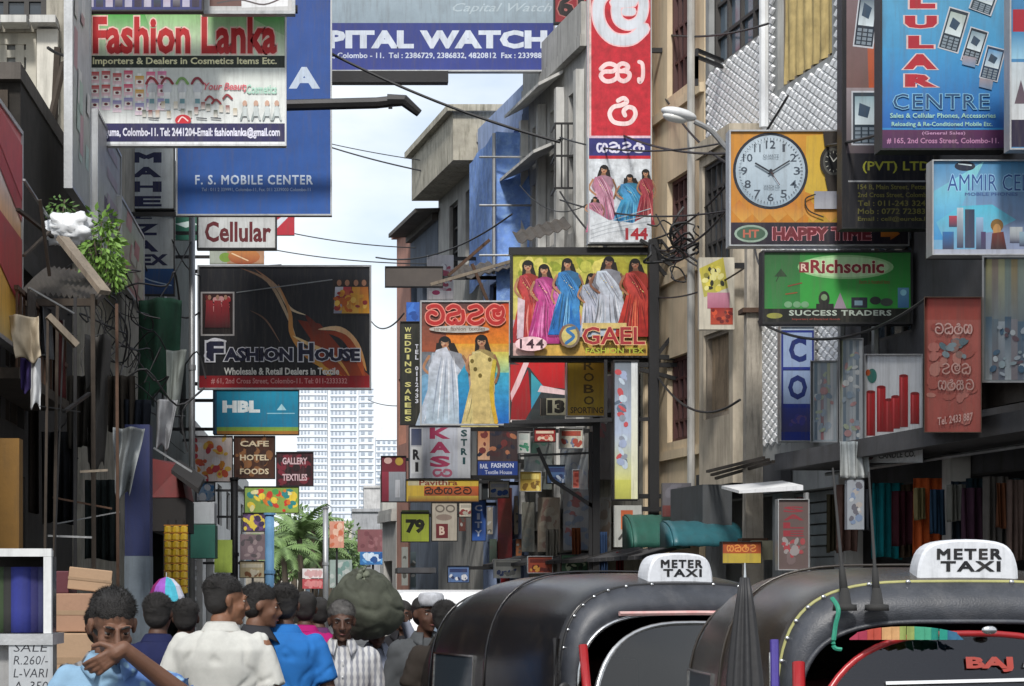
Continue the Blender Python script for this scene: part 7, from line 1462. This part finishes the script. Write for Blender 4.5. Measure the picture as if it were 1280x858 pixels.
        wt = obj('side_window_trim', g, chrome, e); g = MB(); g.poly([onhood(1.25, 1.0), onhood(1.85, 1.0), onhood(1.85, 1.33), onhood(1.25, 1.33)]); obj('side_window', g, pane_dark, wt)
        g = MB(); g.tube([(sx*.56, .0, 1.02), (sx*.70, -.06, 1.08), (sx*.72, -.06, 1.16)], .007, 6); mi = obj('mirror_stem', g, dark_steel, e); g = MB(); g.ell((sx*.72, -.07, 1.20), (.035, .012, .05), 16, 10); obj('mirror', g, dark_steel, mi, smooth=True)
        g = MB(); g.tube([(sx*.46, 1.95, .23), (sx*.58, 1.95, .23)], [.23, .23], 22); w_ = obj('wheel', g, rubber, e); g = MB(); g.tube([(sx*.575, 1.95, .23), (sx*.585, 1.95, .23)], .13, 18); obj('rim', g, chrome, w_)
    # nose, floor, seats
    nose = []
    for z, hw, yf in ((1.0, .56, -.02), (.85, .55, -.10), (.65, .44, -.22), (.48, .30, -.30), (.38, .20, -.28)): nose.append([Vector((hw*math.cos(a), .12-(.12-yf)*math.sin(a), z)) for a in [math.pi*k/18 for k in range(19)]])
    g = MB(); g.loft(nose, closed=False); obj('nose', g, body_m, e, smooth=True, solid=.004)
    g = MB(); g.box(-.5, -.06, .99, .5, .34, 1.02); obj('dashboard', g, dark_steel, e, bevel=.01)
    g = MB(); g.box(-.6, .1, .36, .6, 2.3, .42); obj('floor', g, dark_steel, e)
    g = MB(); g.box(-.3, .85, .43, .3, 1.12, .75); g.box(-.28, 1.10, .76, .28, 1.17, 1.12); obj('driver_seat', g, M('maroon_seat', (.08, .015, .018), .6), e, bevel=.03)
    g = MB(); g.box(-.56, 1.6, .43, .56, 2.05, .74); g.box(-.56, 2.0, .745, .56, 2.12, 1.28); obj('passenger_seat', g, M('maroon_seat2', (.09, .015, .018), .6), e, bevel=.03)
    g = MB(); g.box(-.62, 2.24, .42, .62, 2.30, 1.15); obj('rear_panel', g, body_m, e, bevel=.02)
    g = MB(); g.ell((0, -.30, .80), (.085, .05, .085), 18, 12); h_ = obj('headlight', g, M('lamp_glass_clear', (.7, .7, .7), .1), e, smooth=True); g = MB(); g.tube([(0, -.27, .80), (0, -.31, .80)], .095, 20); obj('headlight_rim', g, chrome, h_)
    g = MB(); g.tube([(-.28, .1, 1.08), (-.1, .02, 1.12), (.1, .02, 1.12), (.28, .1, 1.08)], .013, 8); obj('handlebar', g, rubber, e)
    g = MB(); g.tube([(-.05, -.12, .23), (.05, -.12, .23)], .23, 22); w_ = obj('front_wheel', g, rubber, e); g = MB(); g.loft([[(x, -.12+math.cos(a)*.27, .23+math.sin(a)*.27) for x in (-.09, -.05, .05, .09)] for a in [math.pi*k/10 for k in range(11)]], closed=False); obj('mudguard', g, body_m, w_, solid=.004)
    # roof sign
    g = MB(); pf = [(-.205, 0), (-.20, .06), (-.175, .125), (-.12, .158), (0, .168), (.12, .158), (.175, .125), (.20, .06), (.205, 0)]; pf = [tuple(p) for p in spline(pf, 3)]
    zz = 1.728; X = lambda x, z, y: ((x+(.055 if near else .03))*sg, .42+y, zz+z*(1+sg)/2)
    g.loft([[X(x*k_, z*k_, y) for x, z in pf] for y, k_ in ((-.062, .93), (-.055, .985), (-.03, 1), (.03, 1), (.055, .985), (.062, .93))]); rs = obj('roof_sign', g, M('sign_plastic', (.60, .62, .66), .35, dirt=.25, var=.1, scale=6), e, smooth=False)
    tx = MB(); c_ = lin('0c0e14')
    for t_, x0, x1, z0, z1 in (('METER', -.125, .135, .082, .128), ('TAXI', -.11, .13, .032, .076)):
        v2, f2, bb = glyphs(t_, .035, space=1.2); tx.add([X(x0+(u-bb[0])/(bb[2]-bb[0])*(x1-x0), z0+(v-bb[1])/(bb[3]-bb[1])*(z1-z0), -.0645-zi*.0001) for u, v, zi in v2], f2, [[c_]*len(f) for f in f2])
    obj('lettering', tx, PRINT, rs)
    # rear window panel in hood
    g = MB(); g.box(-.3, 2.315, 1.1, .3, 2.325, 1.3); obj('rear_window', g, pane_dark, e)
    e.location = loc; e.rotation_euler = (0, 0, R(rot)); return e
t2 = taxi('black three-wheeled METER TAXI farther back, with a red front pillar and silver windscreen trim', (1.80, 10.2, 0), 16.5, vinyl_black, vinyl_slate, dark_steel, M('silver_trim', (.5, .5, .5), .25, .9, dirt=.3), red_paint, sg=.80, nn=3.6)
t2.scale = (1.12, 1.1, 1)
t1 = taxi('nearest brown and black three-wheeled METER TAXI with two whip aerials and a red windscreen frame', (2.19+.13, 7.55, 0), 0, vinyl_brown, vinyl_slate, M('yellow_bead', (.34, .33, .12), .5, dirt=.3), red_paint, green_paint, near=True, nn=3.9, sg=.82)
t1.scale = (1.16, 1, 1)
# trim and stickers of the nearest taxi (parts)
def lp(px, py, y): p = P(px, py, 7.55+y); return ((p.x-2.32)/1.16, y, p.z)
for i, (px, top, bx) in enumerate(((1055, 585, 1056), (1096, 590, 1096))):
    g = MB(); p0 = Vector(lp(bx, 752, .18)); p1 = Vector(lp(px-14 if i == 0 else px-10, top, .24)); g.tube([p0, p0.lerp(p1, .25), p0.lerp(p1, .26), p1], [.016, .010, .006, .003], 8); ae = obj('aerial', g, rubber, t1, smooth=True)
    g = MB(); g.tube([p0+V((0, 0, -.035)), p0+V((0, 0, -.012)), p0+V((0, 0, -.01)), p0+V((0, 0, .05))], [.040, .038, .022, .013], 12); obj('aerial_base', g, rubber, ae, smooth=True)
g = MB(); g.col = lin('b83048'); r_ = random.Random(2); bc = ['b04058', 'c8584a', 'c89a6a', '9aa860', '4aa080', '2a8a7a', '3a6a8a']
p0, p1 = Vector(lp(1062, 800, .10)), Vector(lp(1205, 800, .10))
for i in range(14):
    a = lin(bc[i//2]); u0, u1 = p0.lerp(p1, i/14), p0.lerp(p1, (i+1)/14); w0 = .012*math.sin(i*1.7); h0, h1 = .055*math.sin(math.pi*(i+.01)/14)**.4*.9, .055*math.sin(math.pi*(i+1)/14)**.4*.9
    g.poly([u0+V((0, w0, 0)), u1+V((0, -w0, 0)), u1+V((0, -w0, h1)), u0+V((0, w0, h0))], [a]*4)
obj('banner', g, CLOTHV, t1, solid=.003)
g = MB(); pts = [Vector(lp(1040, 748, .14)), Vector(lp(1048, 762, .10)), Vector(lp(1044, 785, .10)), Vector(lp(1042, 808, .10)), Vector(lp(1052, 812, .10))]; g.tube(spline([tuple(p) for p in pts], 5), .008, 6); obj('green_ribbon', g, M('green_ribbon', (.02, .22, .14), .6), t1)
g = MB(); g.tube([lp(968, 800, .16), lp(969, 870, .12), lp(970, 960, .05)], .014, 8); obj('purple_strip', g, M('purple_tape', (.06, .04, .25), .4), t1)
# stickers sit on the glass
def glassy(x, z): return (x, .17-(1.5-z)*.28-.018, z)
for t_, x0, x1, z0, z1, c_, bold in (('BAJ', -.02, .13, 1.385, 1.44, '9c2a1c', .05), ('Enjoy Moments', .16, .38, 1.395, 1.425, '8a8c90', .02)):
    tx = MB(); v2, f2, bb = glyphs(t_, bold, shear=.3 if bold < .05 else 0); cc = lin(c_); tx.add([glassy(x0+(u-bb[0])/(bb[2]-bb[0])*(x1-x0), z0+(v-bb[1])/(bb[3]-bb[1])*(z1-z0)) for u, v, zi in v2], f2, [[cc]*len(f) for f in f2]); obj('sticker', tx, PRINT, t1)
g = MB(); q = [glassy(-.28, 1.350), glassy(.50, 1.372), glassy(.50, 1.360), glassy(-.28, 1.338)]; g.poly(q); obj('sticker_line', g, plastic_white, t1)
g = MB(); g.ell(lp(1237, 788, .12), (.025, .012, .016), 10, 8); obj('interior_lamp', g, chrome, t1)
# trim of the farther taxi
g = MB(); g.tube([(-.35, .195, 1.572), (0, .19, 1.575), (.33, .195, 1.572)], .013, 6); g.col = None; obj('header_light_strip', g, M('red_white_trim', (.55, .35, .33), .5, dirt=.6, dirtc=(.5, .02, .03), scale=5, streak=False), t2)
# black folded umbrella standing by the nearest taxi
e = empty('folded_umbrella', P(931, 860, 7.25), 'tall black pointed folded umbrella in front of the nearest taxi hood', 'umbrella')
g = MB(); c = P(931, 0, 7.2); rings = []
for z, r_ in ((P(0, 1000, 7.2).z, .045), (P(0, 900, 7.2).z, .058), (P(0, 850, 7.2).z, .055), (P(0, 800, 7.2).z, .042), (P(0, 750, 7.2).z, .026), (P(0, 722, 7.2).z, .014)):
    rings.append([(c.x+math.cos(a)*r_*(1+.18*math.cos(a*8)), 7.2+math.sin(a)*r_*(1+.18*math.cos(a*8)), z) for a in [k*math.pi/24 for k in range(48)]])
g.loft(rings); obj('cloth', g, M('umbrella_black', (.02, .02, .022), .6, dirt=.1), e, smooth=True)
g = MB(); g.tube([(c.x, 7.2, rings[-1][0][2]), (c.x, 7.2, P(0, 704, 7.2).z)], [.006, .003], 8); obj('tip', g, chrome, e); g = MB(); g.tube([(c.x, 7.2, .14), (c.x, 7.2, rings[0][0][2])], .009, 8); obj('shaft', g, dark_steel, e)
